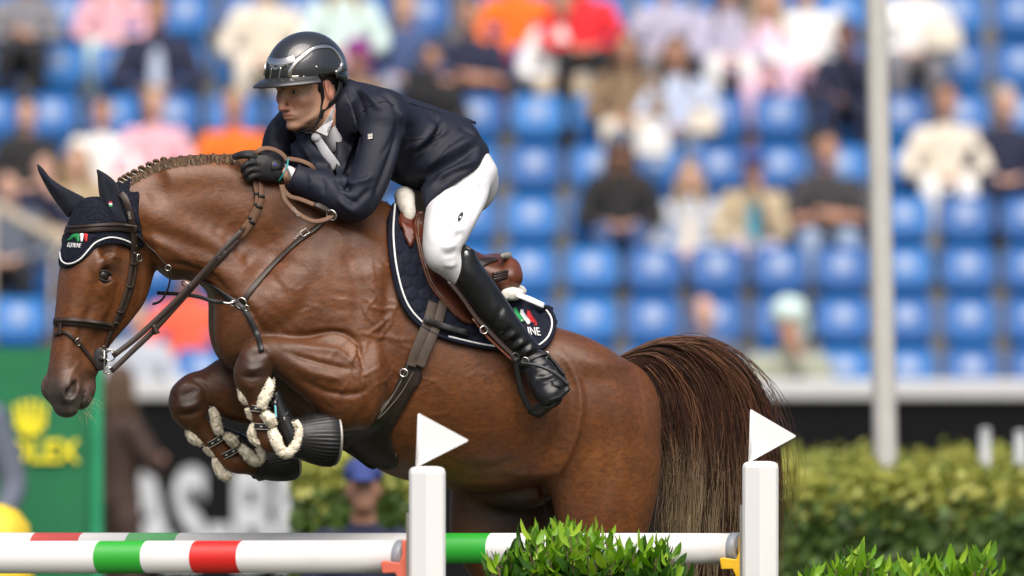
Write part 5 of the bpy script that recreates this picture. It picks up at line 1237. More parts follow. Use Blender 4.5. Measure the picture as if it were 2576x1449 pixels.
tie = new('tie', *strap_geo(smooth_path([at(792, 340, nk.y - .07), at(806, 362, nk.y - .072), at(824, 392, nk.y - .075), at(846, 424, nk.y - .07)], 5), [Vector((-.3, -1, .1)).normalized()] * 16, [.024, .027, .033, .038], .012), plain('white_knit_tie', (.48, .48, .51), .85, bump=.9, bscale=420, bdist=.002), rider)
fk = Field(tuple(at(794, 342, nk.y - .07) - Vector((.04,) * 3)), tuple(at(794, 342, nk.y - .07) + Vector((.04,) * 3)), .004); fk.ell(at(796, 346, nk.y - .072), (.017, .013, .016), k=0); V, Q = fk.mesh(1); fmesh('tie_knot', V, Q, tie.data.materials[0], tie)

# ---- breeches
def breeches():
    f = Field((-.36, -.62, 2.22), (.12, .42, 2.90), .007)
    f.chain([tsec((1150, 330), (1070, 450), .14, 18), tsec((1200, 380), (1085, 480), .165, 18), tsec((1222, 430), (1100, 520), .155, 18)], k=0, per=4)
    f.ell(H(1190, 455, .10), (.075, .08, .10), k=.05); f.ell(H(1180, 455, -.10), (.075, .08, .10), k=.05)
    for sd in (1, -1):
        o = 0 if sd > 0 else -60
        f.chain([tsec((1084 + o, 470), (1236 + o, 430), .085, 18, .13 * sd), tsec((1074 + o, 530), (1224 + o, 500), .085, 18, .22 * sd), tsec((1067 + o, 590), (1196 + o, 558), .078, 18, .285 * sd), tsec((1066 + o, 630), (1172 + o, 606), .068, 18, .315 * sd),
                 tsec((1080 + o, 672), (1160 + o, 632), .058, 18, .325 * sd), tsec((1122 + o, 702), (1178 + o, 652), .05, 18, .325 * sd), tsec((1170 + o, 752), (1216 + o, 712), .045, 18, .325 * sd)], k=.04, per=5, cap=(.5, .5))
    V, Q = f.mesh(3)
    V = sculpt(V, Q, [(q[0], q[1], q[2] * 1.8) for q in [([(1160, 585), (1140, 600), (1118, 605)], 5, -.004), ([(1170, 575), (1150, 580), (1128, 578)], 6, .004), ([(1150, 612), (1130, 622), (1108, 622)], 5, .004), ([(1150, 630), (1130, 640), (1110, 638)], 5, -.004), ([(1150, 660), (1135, 668), (1115, 664)], 5, .003),
                      ([(1215, 420), (1180, 440), (1120, 470)], 9, -.006), ([(1228, 455), (1190, 470), (1130, 490)], 8, .005), ([(1210, 430), (1205, 500), (1180, 570)], 3, -.0025), ([(1100, 500), (1085, 560), (1085, 620)], 14, .004), ([(1160, 500), (1140, 560), (1120, 600)], 12, -.004)]], face=.1)
    return V, Q
RV, RQ = breeches(); br = fmesh('breeches', RV, RQ, M_breech, rider); RB_ = bvh_of(RV, RQ)
flat_poly('logo', [(1164, 533), (1156, 539), (1152, 550), (1154, 558), (1161, 550), (1165, 541)], plain('logo_black', (.01, .01, .012), .6), br, RB_, .002, .001, 2)
flat_poly('logo_dot', [(1158, 543), (1161, 545), (1159, 549), (1156, 547)], M_white, br, RB_, .0032, .001, 2)

# ---- boots
def boot(sd):
    o = 0 if sd > 0 else -60; l = .325 * sd
    f = Field(tuple(H(1270 + o, 830, l) - Vector((.26, .20, .36))), tuple(H(1270 + o, 830, l) + Vector((.26, .20, .34))), .006)
    S = [((1152, 610), (1192, 640), .056), ((1129, 690), (1212, 668), .060), ((1150, 735), (1236, 700), .060), ((1180, 782), (1262, 738), .057), ((1222, 824), (1292, 784), .052), ((1266, 868), (1322, 828), .046), ((1302, 902), (1350, 862), .044)]
    f.chain([sec((a[0] + o, a[1]), (b[0] + o, b[1]), hw, l + (.01 if i > 3 else 0) * sd) for i, (a, b, hw) in enumerate(S)], k=0, per=5, cap=(.1, .5))
    # foot: heel at the ankle, toe out towards the lens and down on the tread
    A = H(1318 + o, 905, l + .005 * sd); tdir = (FWD * -.10 + LAT * sd * .62 + Vector((0, 0, -.40)))
    pts = [((1310, 918), (1372, 888), .044, 0), ((1318, 940), (1398, 910), .046, .02), ((1330, 968), (1420, 940), .047, .05), ((1346, 1000), (1424, 968), .044, .075), ((1362, 1020), (1414, 998), .028, .09)]
    f.chain([sec((a[0] + o, a[1]), (b[0] + o, b[1]), hw, l + (.01 + dl) * sd) for a, b, hw, dl in pts], k=.02, per=5, cap=(.5, .8))
    f.ell(H(1308 + o, 914, l), (.03, .035, .032), k=.02)
    V, Q = f.mesh(2)
    if sd > 0:
        V = sculpt(V, Q, [([(1290, 822), (1270, 838), (1248, 846)], 5, -.006), ([(1300, 835), (1280, 850), (1258, 860)], 5, .006), ([(1315, 842), (1295, 858), (1268, 868)], 5, -.006), ([(1322, 858), (1300, 872), (1278, 880)], 5, .006), ([(1340, 858), (1318, 874), (1288, 892)], 5, -.006), ([(1345, 872), (1322, 888), (1300, 902)], 5, .005),
                          ([(1395, 915), (1370, 925), (1330, 935)], 6, .004), ([(1400, 930), (1380, 945), (1345, 950)], 5, -.005), ([(1405, 945), (1380, 960), (1350, 968)], 5, .004), ([(1270, 760), (1250, 800), (1240, 830)], 8, -.004), ([(1160, 640), (1200, 740), (1240, 820)], 14, .003)], face=.2)
    return V, Q
for sd in (1, -1):
    V, Q = boot(sd); b = fmesh('riding_boot', V, Q, M_boot, rider)
    if sd > 0:
        BB = bvh_of(V, Q)
        drape('boot_crest', [(1168, 632), (1178, 632), (1180, 644), (1174, 648), (1169, 643)], M_steel, b, off=.001, th=.002, step=6, bvh=BB, per=2)
        P, Nn = surf(BB, [(1306, 918), (1330, 904), (1355, 892), (1372, 888)], .004, 6); sp = new('spur_strap', *strap_geo(P, Nn, .016, .004), M_blackrub, b)
        c = P[4] + Nn[4] * .003; new('buckle', *ring_geo(at(1322, 908, c.y - .004), (.2, 1, .1), .010, .002, sq=1.2), M_steel, sp)
        P, Nn = surf(BB, [(1372, 888), (1392, 906), (1408, 926), (1420, 942)], .004, 6); new('spur_strap', *strap_geo(P, Nn, .011, .004), M_blackrub, b)
        new('buckle', *ring_geo(at(1376, 892, P[2].y - .006), (.3, 1, .4), .009, .002), M_steel, sp)

# ---- stirrups
def stirrup(sd):
    o = 0 if sd > 0 else -60; l = .34 * sd
    t = thing('stirrup', H(1360 + o, 1000, l), 'black safety stirrup on brown leather under the rider near boot' if sd > 0 else 'black safety stirrup on brown leather at the far side', 'stirrup')
    if sd > 0:
        for px, y_, wd in (([(1128, 706), (1160, 745), (1195, 795), (1225, 828), (1262, 866), (1300, 902)], .36, .016), ([(1190, 800), (1225, 845), (1262, 880), (1292, 908)], .37, .012)):
            P = smooth_path([H(u, v, y_ + i * .006) for i, (u, v) in enumerate(px)], 5); new('stirrup_leather', *strap_geo(P, [(LAT + Vector((.3, 0, .5))).normalized()] * len(P), wd, .0045), M_tan if wd < .014 else M_brown, t)
        new('buckle', *ring_geo(H(1217, 830, .385), LAT, .012, .0022), M_steel, t)
    q = lambda u, v, d: H(u + o, v, (.40 + d) * sd)
    # inner branch, tread, outer branch
    new('branch', *tube_geo(smooth_path([q(1296, 900, -.01), q(1300, 935, -.02), q(1312, 985, -.03), q(1330, 1025, -.035), q(1348, 1044, -.03)], 5), [.0085, .0085, .010, .009, .0085], 10, flat=.7), M_blackrub, t)
    new('tread', *strap_geo(smooth_path([q(1343, 1042, -.03), q(1385, 1010, .03), q(1428, 970, .06)], 4), [Vector((.55, -.25, .8)).normalized()] * 9, .05, .016), M_blackrub, t)
    new('branch', *tube_geo(smooth_path([q(1428, 968, .065), q(1402, 944, .068), q(1370, 926, .06), q(1335, 916, .04), q(1312, 914, .02)], 5), [.011, .009, .009, .007, .005], 10, flat=.6), plain('grey_stirrup_arm', (.05, .052, .055), .4), t)
    new('leather_eye', *ring_geo(q(1296, 898, -.01), LAT, .011, .0045), M_blackrub, t)
    return t
stirrup(1); stirrup(-1)

# ---- gloved hand and wrist on the crest
def hand():
    c = H(655, 422, .13)
    f = Field(tuple(c - Vector((.15, .12, .10))), tuple(c + Vector((.15, .12, .10))), .0028)
    q = lambda u, v, d=0.0: H(u, v, .135 + d)
    ax = lambda a, b: (q(*a) - q(*b))
    # palm and back of hand
    f.chain([(q(724, 432), Vector((-.2, 0, 1)), LAT, .030, .024), (q(700, 428, .004), Vector((-.1, 0, 1)), LAT, .036, .024), (q(672, 422, .006), Vector((0, 0, 1)), LAT, .044, .022), (q(648, 418, .004), Vector((.1, 0, 1)), LAT, .042, .020)], k=0, per=4, cap=(.3, .5))
    # four fingers curled over the rein and a thumb along the top
    for pts, r in (([(650, 398, .0), (632, 393, .01), (612, 391, .0), (592, 396, -.03)], [.0125, .0115, .0105, .0085]), ([(648, 412, .012), (628, 410, .02), (614, 420, .015), (612, 432, -.005)], [.0125, .0115, .0105, .009]),
                   ([(648, 426, .012), (630, 428, .02), (619, 438, .012), (620, 448, -.008)], [.0120, .0110, .0100, .0085]), ([(650, 440, .010), (636, 443, .016), (626, 451, .008), (630, 458, -.012)], [.0108, .0100, .0092, .008]),
                   ([(690, 402, -.012), (664, 392, -.016), (640, 387, -.014), (612, 387, -.018), (590, 392, -.03)], [.014, .0125, .0115, .0105, .008])):
        f.tube([q(*p) for p in pts], r, k=.004, per=5)
    V, Q = f.mesh(1)
    V = sculpt(V, Q, [([(690, 400), (686, 430), (694, 460)], 3.5, -.0025), ([(668, 398), (662, 425), (668, 455)], 8, .002), ([(640, 404), (625, 402), (610, 402)], 2.5, -.004), ([(640, 419), (628, 419), (618, 426)], 2.5, -.004), ([(642, 434), (632, 435), (624, 443)], 2.5, -.004), ([(715, 402), (712, 430), (716, 458)], 3, -.002)], face=.2)
    return V, Q
GV, GQ = hand(); gl = fmesh('glove', GV, GQ, M_glove, rider); GB_ = bvh_of(GV, GQ)
flat_poly('cuff_tab', [(684, 392), (696, 390), (708, 400), (714, 424), (690, 428), (680, 424)], M_blackl, gl, GB_, .002, .002, 2)
text_on('glove_lettering', 'Rubens', plain('blue_print', (.03, .05, .55), .5), gl, (693, 424), (687, 392), .011, GB_, .0045, font_w=.95)
new('glove_edge', *tube_geo(smooth_path([H(725, 399, .17), H(722, 418, .186), H(712, 440, .186), H(702, 455, .17)], 5), .0028, 8), plain('teal_edge', (.02, .28, .28), .6), gl)
fw = Field(tuple(H(728, 440, .14) - Vector((.07,) * 3)), tuple(H(728, 440, .14) + Vector((.07,) * 3)), .004); fw.chain([(H(712, 434, .138), Vector((-.35, 0, 1)), LAT, .030, .026), (H(738, 443, .142), Vector((-.4, 0, 1)), LAT, .032, .028)], k=0); V, Q = fw.mesh(1)
wr = fmesh('wrist', V, Q, M_skin.m, rider); attr(wr, 'stubble', np.zeros(len(V))); attr(wr, 'flush', np.zeros(len(V)))
fw = Field(tuple(H(733, 443, .145) - Vector((.08,) * 3)), tuple(H(733, 443, .145) + Vector((.08,) * 3)), .004); fw.chain([(H(724, 441, .146), Vector((-.42, 0, 1)), LAT, .040, .036), (H(745, 450, .150), Vector((-.42, 0, 1)), LAT, .041, .038)], k=0, cap=(.05, .05)); V, Q = fw.mesh(1); fmesh('shirt_cuff', V, Q, M_shirt, rider)
# ------------------------------------------------------------------ the jump
M_wpaint = NT('white_paint'); _t = M_wpaint
_t.set(Base_Color=_t.mix(_t.ramp(_t.noise(4, 6, .65, stretch=(1, 1, .5)), [(.55, 0.0), (.80, .40)]), (.76, .76, .755), (.52, .50, .46)), Roughness=.38); _t.bump(_t.noise(60, 4), .08, .002)
def gloss(name, c): return plain(name, c, .32, var=.08, scale=5)
M_pred = gloss('red_paint', (.62, .022, .018)); M_pgreen = gloss('green_paint', (.03, .36, .035)); M_pwhite = M_wpaint.m; M_pgrey = gloss('grey_end_cap', (.30, .33, .37)); M_prosa = gloss('faded_red_paint', (.62, .10, .09)); M_pmint = gloss('faded_green_paint', (.16, .48, .20))
def pole(label, p0, p1, r, bands):
    """p0 left end, p1 right end; bands as (from, to, material) in picture u along the pole; each painted band is a part"""
    ax = (p1 - p0).normalized(); e = ax.cross(Vector((0, 0, 1))).normalized(); g = ax.cross(e); n = 40
    t = thing('jump_pole', (p0 + p1) / 2, label, 'jump pole', 'striped jump rails')
    def rings(ss, rr):
        v = [p0 + ax * s + e * math.cos(2 * math.pi * j / n) * q + g * math.sin(2 * math.pi * j / n) * q for s, q in zip(ss, rr) for j in range(n)]
        return v, [(i * n + j, i * n + (j + 1) % n, (i + 1) * n + (j + 1) % n, (i + 1) * n + j) for i in range(len(ss) - 1) for j in range(n)]
    def s_of(u): 
        a = (u - CU) / KF; tt = (p0.x - a * (p0.y + CAM_D)) / (a * ax.y - ax.x); return tt
    L = (p1 - p0).length; cuts = sorted([(max(-.0, s_of(a)), min(L, s_of(b)), m) for a, b, m in bands], key=lambda q: q[0])
    for a, b, m in cuts:
        if b - a < .005: continue
        v, f = rings([a, b], [r, r]); f += [tuple(range(n)), tuple(range(n, 2 * n))]; o = new('painted_band', v, f, m, t); 
        sm = [len(p.vertices) == 4 for p in o.data.polygons]; o.data.polygons.foreach_set('use_smooth', sm)
    v, f = rings([L - .028, L - .026, L - .002, L, L - .001], [r + .0002, r + .002, r + .002, r - .002, .004]); o = new('end_cap', v, f, M_pgrey, t)
    for a, rr, m, q in ((2.2, .60, M_steel, .006), (4.6, .66, M_steel, .006), (.35, .45, plain('cap_hole', (.42, .24, .10), .8), .012)):
        c = p1 + ax * .0015 + (e * math.cos(a) + g * math.sin(a)) * r * rr; new('screw' if q < .01 else 'cap_hole', [c + ax * .0015] + [c + (e * math.cos(k) + g * math.sin(k)) * q for k in np.linspace(0, 6.283, 13)[:-1]], [(0, 1 + k, 1 + (k + 1) % 12) for k in range(12)], m, o, False)
    c = p1 + ax * .0018 - e * r * .25 - g * r * .15      # the red maker's mark on the cap
    lg = [(0, .9), (.35, .5), (.9, .55), (.6, .0), (.95, -.5), (.3, -.45), (0, -.9), (-.3, -.45), (-.9, -.5), (-.55, 0), (-.85, .5), (-.3, .5)]
    new('maker_mark', *tube_geo([c + (e * a + g * b) * .011 for a, b in lg + lg[:1]], .0011, 5), M_pred, o)
    return t
P1a, P1b = at(-420, 1402.0, -1.85 + .51 * 1.80), at(1024, 1401, -1.85)
pole('white rail with bright green and red bands ending at the coral cup', P1a, P1b, .0485,
     [(-420, -330, M_pwhite), (-330, -210, M_pgreen), (-210, -100, M_pwhite), (-100, -30 + 0, M_pwhite), (-30, 254, M_pwhite), (254, 372, M_pgreen), (372, 495, M_pwhite), (495, 613, M_pred), (613, 1024, M_pwhite)])
P2a, P2b = at(-420, 1377, -.55 + .51 * 2.8), at(1862, 1380.5, -.55)
pole('white rail with faded red and green bands ending at the yellow cup', P2a, P2b, .0480,
     [(-420, 92, M_pwhite), (92, 212, M_prosa), (212, 330, M_pwhite), (330, 455, M_pmint), (455, 1040, M_pwhite), (1040, 1238, M_pgreen), (1238, 1405, M_pwhite), (1405, 1455, gloss('orange_red_paint', (.65, .07, .02))), (1455, 1862, M_pwhite)])
def upright(label, u0, u1, vt, y, cupmat, cuplab, cup_px, flag_px, lat_off):
    c = at((u0 + u1) / 2, vt, y); W = (at(u1, vt, y) - at(u0, vt, y)).x / 2; n = 6
    t = thing('jump_stand', (c.x, c.y, 0), label, 'jump stand', 'white uprights of the jump')
    R = W / math.cos(math.radians(30)); R = W / .93
    ang = [math.radians(-90 + 60 * k) for k in range(6)]
    ang = [math.radians(-90 + a) for a in (-2, 52, 68, 118, 180, 242, 292, 308)]
    pr = [(math.cos(a) * W / max(abs(math.cos(b)) for b in ang), math.sin(a) * W * .95) for a in ang]
    zs = [(.04, 1.0), (c.z - .020, 1.0), (c.z - .010, .96), (c.z - .003, .82), (c.z, .55)]
    v = [(c.x + x * k, c.y + yy * k, z) for z, k in zs for x, yy in pr]; m = len(pr)
    f = [(i * m + j, i * m + (j + 1) % m, (i + 1) * m + (j + 1) % m, (i + 1) * m + j) for i in range(len(zs) - 1) for j in range(m)] + [tuple(range((len(zs) - 1) * m, len(zs) * m))]
    o = new('post', v, f, M_pwhite, t, False); bevel(o, .0015, 1)
    for a in (0, 90): 
        mb = MB(); mb.box((c.x, c.y, .03), (.70 if a == 0 else .09, .09 if a == 0 else .70, .06)); q = mb.obj('foot', M_pwhite, t, False); bevel(q, .01)
    mb = MB(); mb.box((c.x - W - .004, c.y, .95), (.008, .03, 1.45)); mb.obj('cup_track', M_steel, t, False)
    # the cup
    cu = thing('jump_cup', at(*cup_px[0], y), cuplab, 'jump cup', 'cups holding the rails')
    A, B = at(*cup_px[0], y + lat_off), at(*cup_px[1], y + lat_off); w_ = B.x - A.x; h_ = A.z - B.z
    v, f = [], []
    for yy in (-.035, .035):
        for q in ((0, .82), (.12, .95), (.80, .80), (.92, 1.25), (1.0, 1.25), (1.0, -.6), (.85, -.6), (.62, .15), (.08, .12)): v.append((A.x + q[0] * w_, A.y + yy, B.z + q[1] * h_))
    k = 9; f = [tuple(range(k)), tuple(reversed(range(k, 2 * k)))] + [(i, i + k, (i + 1) % k + k, (i + 1) % k) for i in range(k)]
    o = new('tray', v, f, cupmat, cu, False); bevel(o, .003)
    mb = MB(); mb.box((B.x + .004, A.y, (A.z + B.z) / 2), (.020, .060, .16)); o = mb.obj('backplate', cupmat, cu, False); bevel(o, .004)
    # the flag stuck into the post top
    fg = thing('course_flag', (c.x, c.y, c.z), flag_px[0], 'flag', 'white course flags')
    poly = smooth_corner([at(*p, y) for p in flag_px[1]], .008)
    o = new('pennant', [p + Vector((0, .0015, 0)) for p in poly] + [p - Vector((0, .0015, 0)) for p in poly], [tuple(range(len(poly))), tuple(reversed(range(len(poly), 2 * len(poly))))] + [(i, i + len(poly), (i + 1) % len(poly) + len(poly), (i + 1) % len(poly)) for i in range(len(poly))], M_pflag, fg, False)
    s0, s1 = at(flag_px[1][0][0] + 4, flag_px[1][0][1] + 4, y), at(flag_px[1][2][0] + 4, vt + 20, y)
    new('staff', *tube_geo([s0, s1], .0045, 8), M_pflag, fg)
def smooth_corner(P, r):
    out = []; n = len(P)
    for i in range(n):
        a, b, c = P[i - 1], P[i], P[(i + 1) % n]; d0 = (a - b).normalized(); d1 = (c - b).normalized(); s, e = b + d0 * r, b + d1 * r
        for t in np.linspace(0, 1, 5): out.append(s * (1 - t) ** 2 + b * 2 * t * (1 - t) + e * t * t)
    return out
M_pflag = plain('white_plastic', (.76, .76, .76), .5, var=.02)
M_coral = plain('coral_plastic', (.62, .13, .08), .45); M_yel = plain('yellow_plastic', (.72, .42, .01), .4)
upright('white upright holding the coral cup, standing before the horse belly', 1029, 1121, 1173, -1.95, M_coral, 'coral red plastic cup under the end of the bright banded rail', ((958, 1408), (1016, 1446)), ('white triangular flag on the upright before the horse belly', [(1051, 1038), (1181, 1108), (1046, 1176)]), .02)
upright('white upright holding the yellow cup, standing before the horse tail', 1867, 1958, 1160, -.65, M_yel, 'yellow plastic cup under the end of the faded banded rail', ((1810, 1400), (1862, 1436)), ('white triangular flag on the upright before the horse tail', [(1887, 1028), (2005, 1097), (1883, 1164)]), .02)
mb = MB(); mb.box(at(1021, 1430, -1.93), (.014, .05, .11)); o = mb.obj('cup_bracket', M_pflag, bpy.data.objects['jump_stand'], False); bevel(o, .004)

# ---- laurel shrubs in front of the rails
def leaf_mesh(name, L, W, bend):
    v, f = [], []; n = 6
    for i in range(n + 1):
        t = i / n; w_ = W * math.sin(math.pi * min(1, t * .97 + .015)) ** .8 * (1.05 - .25 * t); z = -bend * t * t * L
        v += [(-w_ / 2, t * L, z + w_ * .22 + .05 * w_ * math.sin(i * 2.3)), (0, t * L, z), (w_ / 2, t * L, z + w_ * .22 - .05 * w_ * math.sin(i * 1.9))]
    for i in range(n):
        for j in (0, 1): f.append((i * 3 + j, i * 3 + j + 1, i * 3 + j + 4, i * 3 + j + 3))
    me = bpy.data.meshes.new(name); me.from_pydata(v, [], f); me.polygons.foreach_set('use_smooth', [True] * len(f)); me.update(); return me
def leaf_mat(name, a, b, c):
    t = NT(name); oi = t.node('ShaderNodeObjectInfo')
    col = t.ramp(oi.outputs['Random'], [(0, a), (.5, b), (1, c)]); col = t.mix(t.ramp(t.noise(60, 4), [(.4, 0.0), (.8, .4)]), col, tuple(x * .6 for x in b))
    t.set(Base_Color=col, Roughness=.36); t.b.inputs['Specular IOR Level'].default_value = .45
    tr = t.node('ShaderNodeBsdfTranslucent'); t.link(t.mix(1.0, col, (1.0, 1.25, .35), 'MULTIPLY'), tr.inputs[0]); mx = t.node('ShaderNodeMixShader'); mx.inputs[0].default_value = .32
    out = t.n['Material Output']; t.link(t.b.outputs[0], mx.inputs[1]); t.link(tr.outputs[0], mx.inputs[2]); t.link(mx.outputs[0], out.inputs[0]); return t.m
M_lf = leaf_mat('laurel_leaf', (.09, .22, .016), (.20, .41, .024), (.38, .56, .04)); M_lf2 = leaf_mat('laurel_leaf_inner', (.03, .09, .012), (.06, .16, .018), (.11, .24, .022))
M_bark = plain('bark', (.10, .065, .04), .85, bump=.6, bscale=80)
LEAVES = [leaf_mesh('leaf', .066, .032, .25), leaf_mesh('leaf', .058, .029, .5), leaf_mesh('leaf', .072, .031, .12)]
for me in LEAVES: me.materials.append(M_lf)
def shrub(label, top, y, seed, depth=.30):
    """top: outline of the crown in the picture; leaves on many upright shoots"""
    rs = random.Random(seed); base = at((top[0][0] + top[-1][0]) / 2, 1449, y); ux = [p[0] for p in top]
    t = thing('shrub', (base.x, base.y, .35), label, 'shrub', 'laurel shrubs at the jump')
    stems = MB(); cnt = 0; ov, of = [], []
    pl = [];
    for i in range(150):
        u = rs.uniform(ux[0], ux[-1]); vt = np.interp(u, ux, [p[1] for p in top]); d = rs.uniform(-1, 1); vt += rs.uniform(0, 1) ** 1.6 * 95 + 10 * abs(d) - (rs.uniform(5, 26) if rs.random() < .10 else -6)
        p = at(u, vt, y + d * depth * .5); q = Vector((p.x * .8 + base.x * .2, p.y * .8 + base.y * .2, p.z - rs.uniform(.15, .3)))
        stems.tube([q, q.lerp(p, .6) + Vector((rs.uniform(-.01, .01), 0, 0)), p], [.003, .0025, .0015], 5)
        n = rs.randint(6, 10)
        for k in range(n):
            f_ = k / n; c = p.lerp(q, f_ * .75); a = k * 2.4 + rs.random(); el = math.radians(rs.uniform(25, 75) if f_ < .3 else rs.uniform(-10, 50))
            pl.append((c, Vector((math.cos(a) * math.cos(el), math.sin(a) * math.cos(el), math.sin(el))), rs.uniform(.6, 1.35) * (.75 if f_ < .12 else 1)))
    stems.obj('twigs', M_bark, t)
    pl.sort(key=lambda x: x[0].y - 2.2 * x[0].z)
    for i, (c, d, s) in enumerate(pl):
        X = Vector((0, 0, 1)).cross(d); X = X.normalized() if X.length > .01 else Vector((1, 0, 0)); roll = rs.uniform(-.6, .6); Z = X.cross(d).normalized(); X2 = X * math.cos(roll) + Z * math.sin(roll); Z2 = X2.cross(d)
        M = Matrix((X2 * s, d * s, Z2 * s)).transposed().to_4x4(); M.translation = c
        me = LEAVES[i % 3]
        if i < 300:
            o = bpy.data.objects.new('leaf', me); COL.objects.link(o); o.parent = t; o.matrix_parent_inverse = parent_world(t).inverted(); o.matrix_basis = M
        else:
            b = len(ov); ov += [M @ v.co for v in me.vertices]; of += [tuple(k + b for k in p_.vertices) for p_ in me.polygons]
    # denser growth below the crown, down to the tub
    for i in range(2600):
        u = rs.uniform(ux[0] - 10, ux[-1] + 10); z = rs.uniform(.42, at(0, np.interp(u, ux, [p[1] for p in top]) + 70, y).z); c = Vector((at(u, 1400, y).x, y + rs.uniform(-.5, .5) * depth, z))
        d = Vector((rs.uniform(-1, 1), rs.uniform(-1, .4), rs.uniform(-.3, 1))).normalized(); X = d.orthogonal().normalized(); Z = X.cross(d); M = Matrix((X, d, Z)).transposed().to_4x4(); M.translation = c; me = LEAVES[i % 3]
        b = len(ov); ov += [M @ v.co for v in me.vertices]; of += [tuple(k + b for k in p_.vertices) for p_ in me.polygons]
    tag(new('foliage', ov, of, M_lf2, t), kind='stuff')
    for k in range(5): new('stem', *tube_geo([Vector((base.x + rs.uniform(-.1, .1), y + rs.uniform(-.05, .05), .38)), Vector((base.x + rs.uniform(-.2, .2), y, 1.1))], [.012, .007], 7), M_bark, t)
    W = (at(ux[-1], 1400, y) - at(ux[0], 1400, y)).x
    tub = thing('planter', (base.x, y, 0), 'dark wooden planter under the ' + ('shrub between the uprights' if seed == 3 else 'shrub right of the tail'), 'planter', 'planters at the jump')
    for s_ in (-1, 1):
        mb = MB(); mb.box((base.x, y + s_ * (depth / 2 + .05), .21), (W * .9, .025, .42)); bevel(mb.obj('side_board', M_bark, tub, False), .004)
        mb = MB(); mb.box((base.x + s_ * W * .45, y, .21), (.025, depth + .07, .42)); bevel(mb.obj('end_board', M_bark, tub, False), .004)
    mb = MB(); mb.box((base.x, y, .18), (W * .87, depth + .06, .34)); mb.obj('soil', plain('soil', (.03, .02, .014), .95), tub, False)
shrub('bright green laurel shrub between the white uprights', [(1232, 1425), (1262, 1385), (1300, 1362), (1345, 1345), (1380, 1335), (1430, 1330), (1478, 1328), (1520, 1345), (1580, 1372), (1640, 1362), (1690, 1352), (1718, 1395)], -.98, 3)
shrub('bright green laurel shrub beside the tail end of the jump', [(2040, 1440), (2085, 1425), (2122, 1396), (2160, 1398), (2210, 1425), (2280, 1420), (2350, 1422), (2420, 1402), (2455, 1392), (2490, 1405), (2515, 1435)], -.85, 5)
# ------------------------------------------------------------------ ground and arena edge
def sheet(name, x0, x1, y0, y1, z, mat, kind='structure'):
    o = new(name, [(x0, y0, z), (x1, y0, z), (x1, y1, z), (x0, y1, z)], [(0, 1, 2, 3)], mat, None, False); tag(o, kind=kind); return o
M_turf = NT('turf'); _t = M_turf; _t.set(Base_Color=_t.ramp(_t.noise(.6, 6, .65), [(.3, (.040, .046, .026)), (.7, (.070, .076, .046))]), Roughness=.95); _t.bump(_t.noise(40, 4), .5, .02)
sheet('ground', -600, 600, -600, 900, 0, M_turf.m)
def bushy(name, label, x0, x1, y0, y1, z1, n, mats, seed, cat='hedge', leaf=.065, group=None):
    """a clipped hedge: many leaves over a box-shaped body, tops uneven"""
    rs = np.random.default_rng(seed); t = thing(name, ((x0 + x1) / 2, (y0 + y1) / 2, 0), label, cat, group)
    mb = MB(); mb.box(((x0 + x1) / 2, (y0 + y1) / 2, z1 / 2 - .04), (x1 - x0 - .1, y1 - y0 - .1, z1 - .12)); mb.obj('branches', plain('hedge_inner', (.018, .035, .010), .95), t, False)
    tops = rs.normal(0, .025, 60)
    for mi, m in enumerate(mats):
        v, f = [], []
        for i in range(n):
            x = rs.uniform(x0, x1); bump = np.interp((x - x0) / (x1 - x0) * 59, np.arange(60), tops)
            if rs.random() < .5: p = (x, rs.uniform(y0, y1), z1 + bump + rs.normal(0, .035)); nz = 1.0
            else: p = (x, y0 + rs.normal(0, .03), rs.uniform(.1, z1 + bump)); nz = .3
            if (mi == 0) == (p[2] < z1 - .07 + rs.normal(0, .06)): pass
            else: continue
            d = Vector((rs.normal(), rs.normal() - .6 * (1 - nz), rs.normal() * .6 + nz)).normalized(); a = d.orthogonal().normalized(); c = d.cross(a); s = leaf * rs.uniform(.5, 1.1); P = Vector(p); b = len(v)
            v += [P - a * s * .5, P + c * s * .28, P + a * s * .5, P - c * s * .28]; f.append((b, b + 1, b + 2, b + 3))
        tag(new('foliage', v, f, m, t, False), kind='stuff')
    return t
def hedge_mat(name, stops):
    t = NT(name); col = t.mix(.5, t.ramp(t.noise(2.2, 3), stops), t.ramp(t.noise(17, 3), stops)); t.set(Base_Color=col, Roughness=.5)
    tr = t.node('ShaderNodeBsdfTranslucent'); t.link(col, tr.inputs[0]); mx = t.node('ShaderNodeMixShader'); mx.inputs[0].default_value = .25; t.link(t.b.outputs[0], mx.inputs[1]); t.link(tr.outputs[0], mx.inputs[2]); t.link(mx.outputs[0], t.n['Material Output'].inputs[0]); return t.m
M_hg = hedge_mat('hedge_green', [(.32, (.03, .075, .015)), (.5, (.08, .15, .03)), (.68, (.17, .26, .06))]); M_hy = hedge_mat('hedge_yellow_green', [(.32, (.13, .19, .03)), (.5, (.32, .34, .055)), (.68, (.55, .52, .14))])  # green leaves low on the hedge, lighter yellow-green ones along its top
def hx(u, y): return at(u, 0, y).x
def hz(v, y): return at(0, v, y).z
bushy('hedge', 'long clipped hedge with yellow green top in front of the flagpole', hx(1820, 12), hx(2900, 12), 11.9, 13.1, hz(1232, 12.2), 42000, [M_hg, M_hy], 3)
bushy('hedge', 'second hedge row with yellow tops behind the flagpole', hx(1700, 19), hx(2900, 19), 18.6, 19.8, hz(1178, 19), 30000, [M_hg, M_hy], 4)
bushy('hedge', 'short round hedge beside the white board letters', hx(735, 13), hx(1040, 13), 12.6, 13.6, hz(1195, 13), 12000, [M_hg, M_hy], 5)
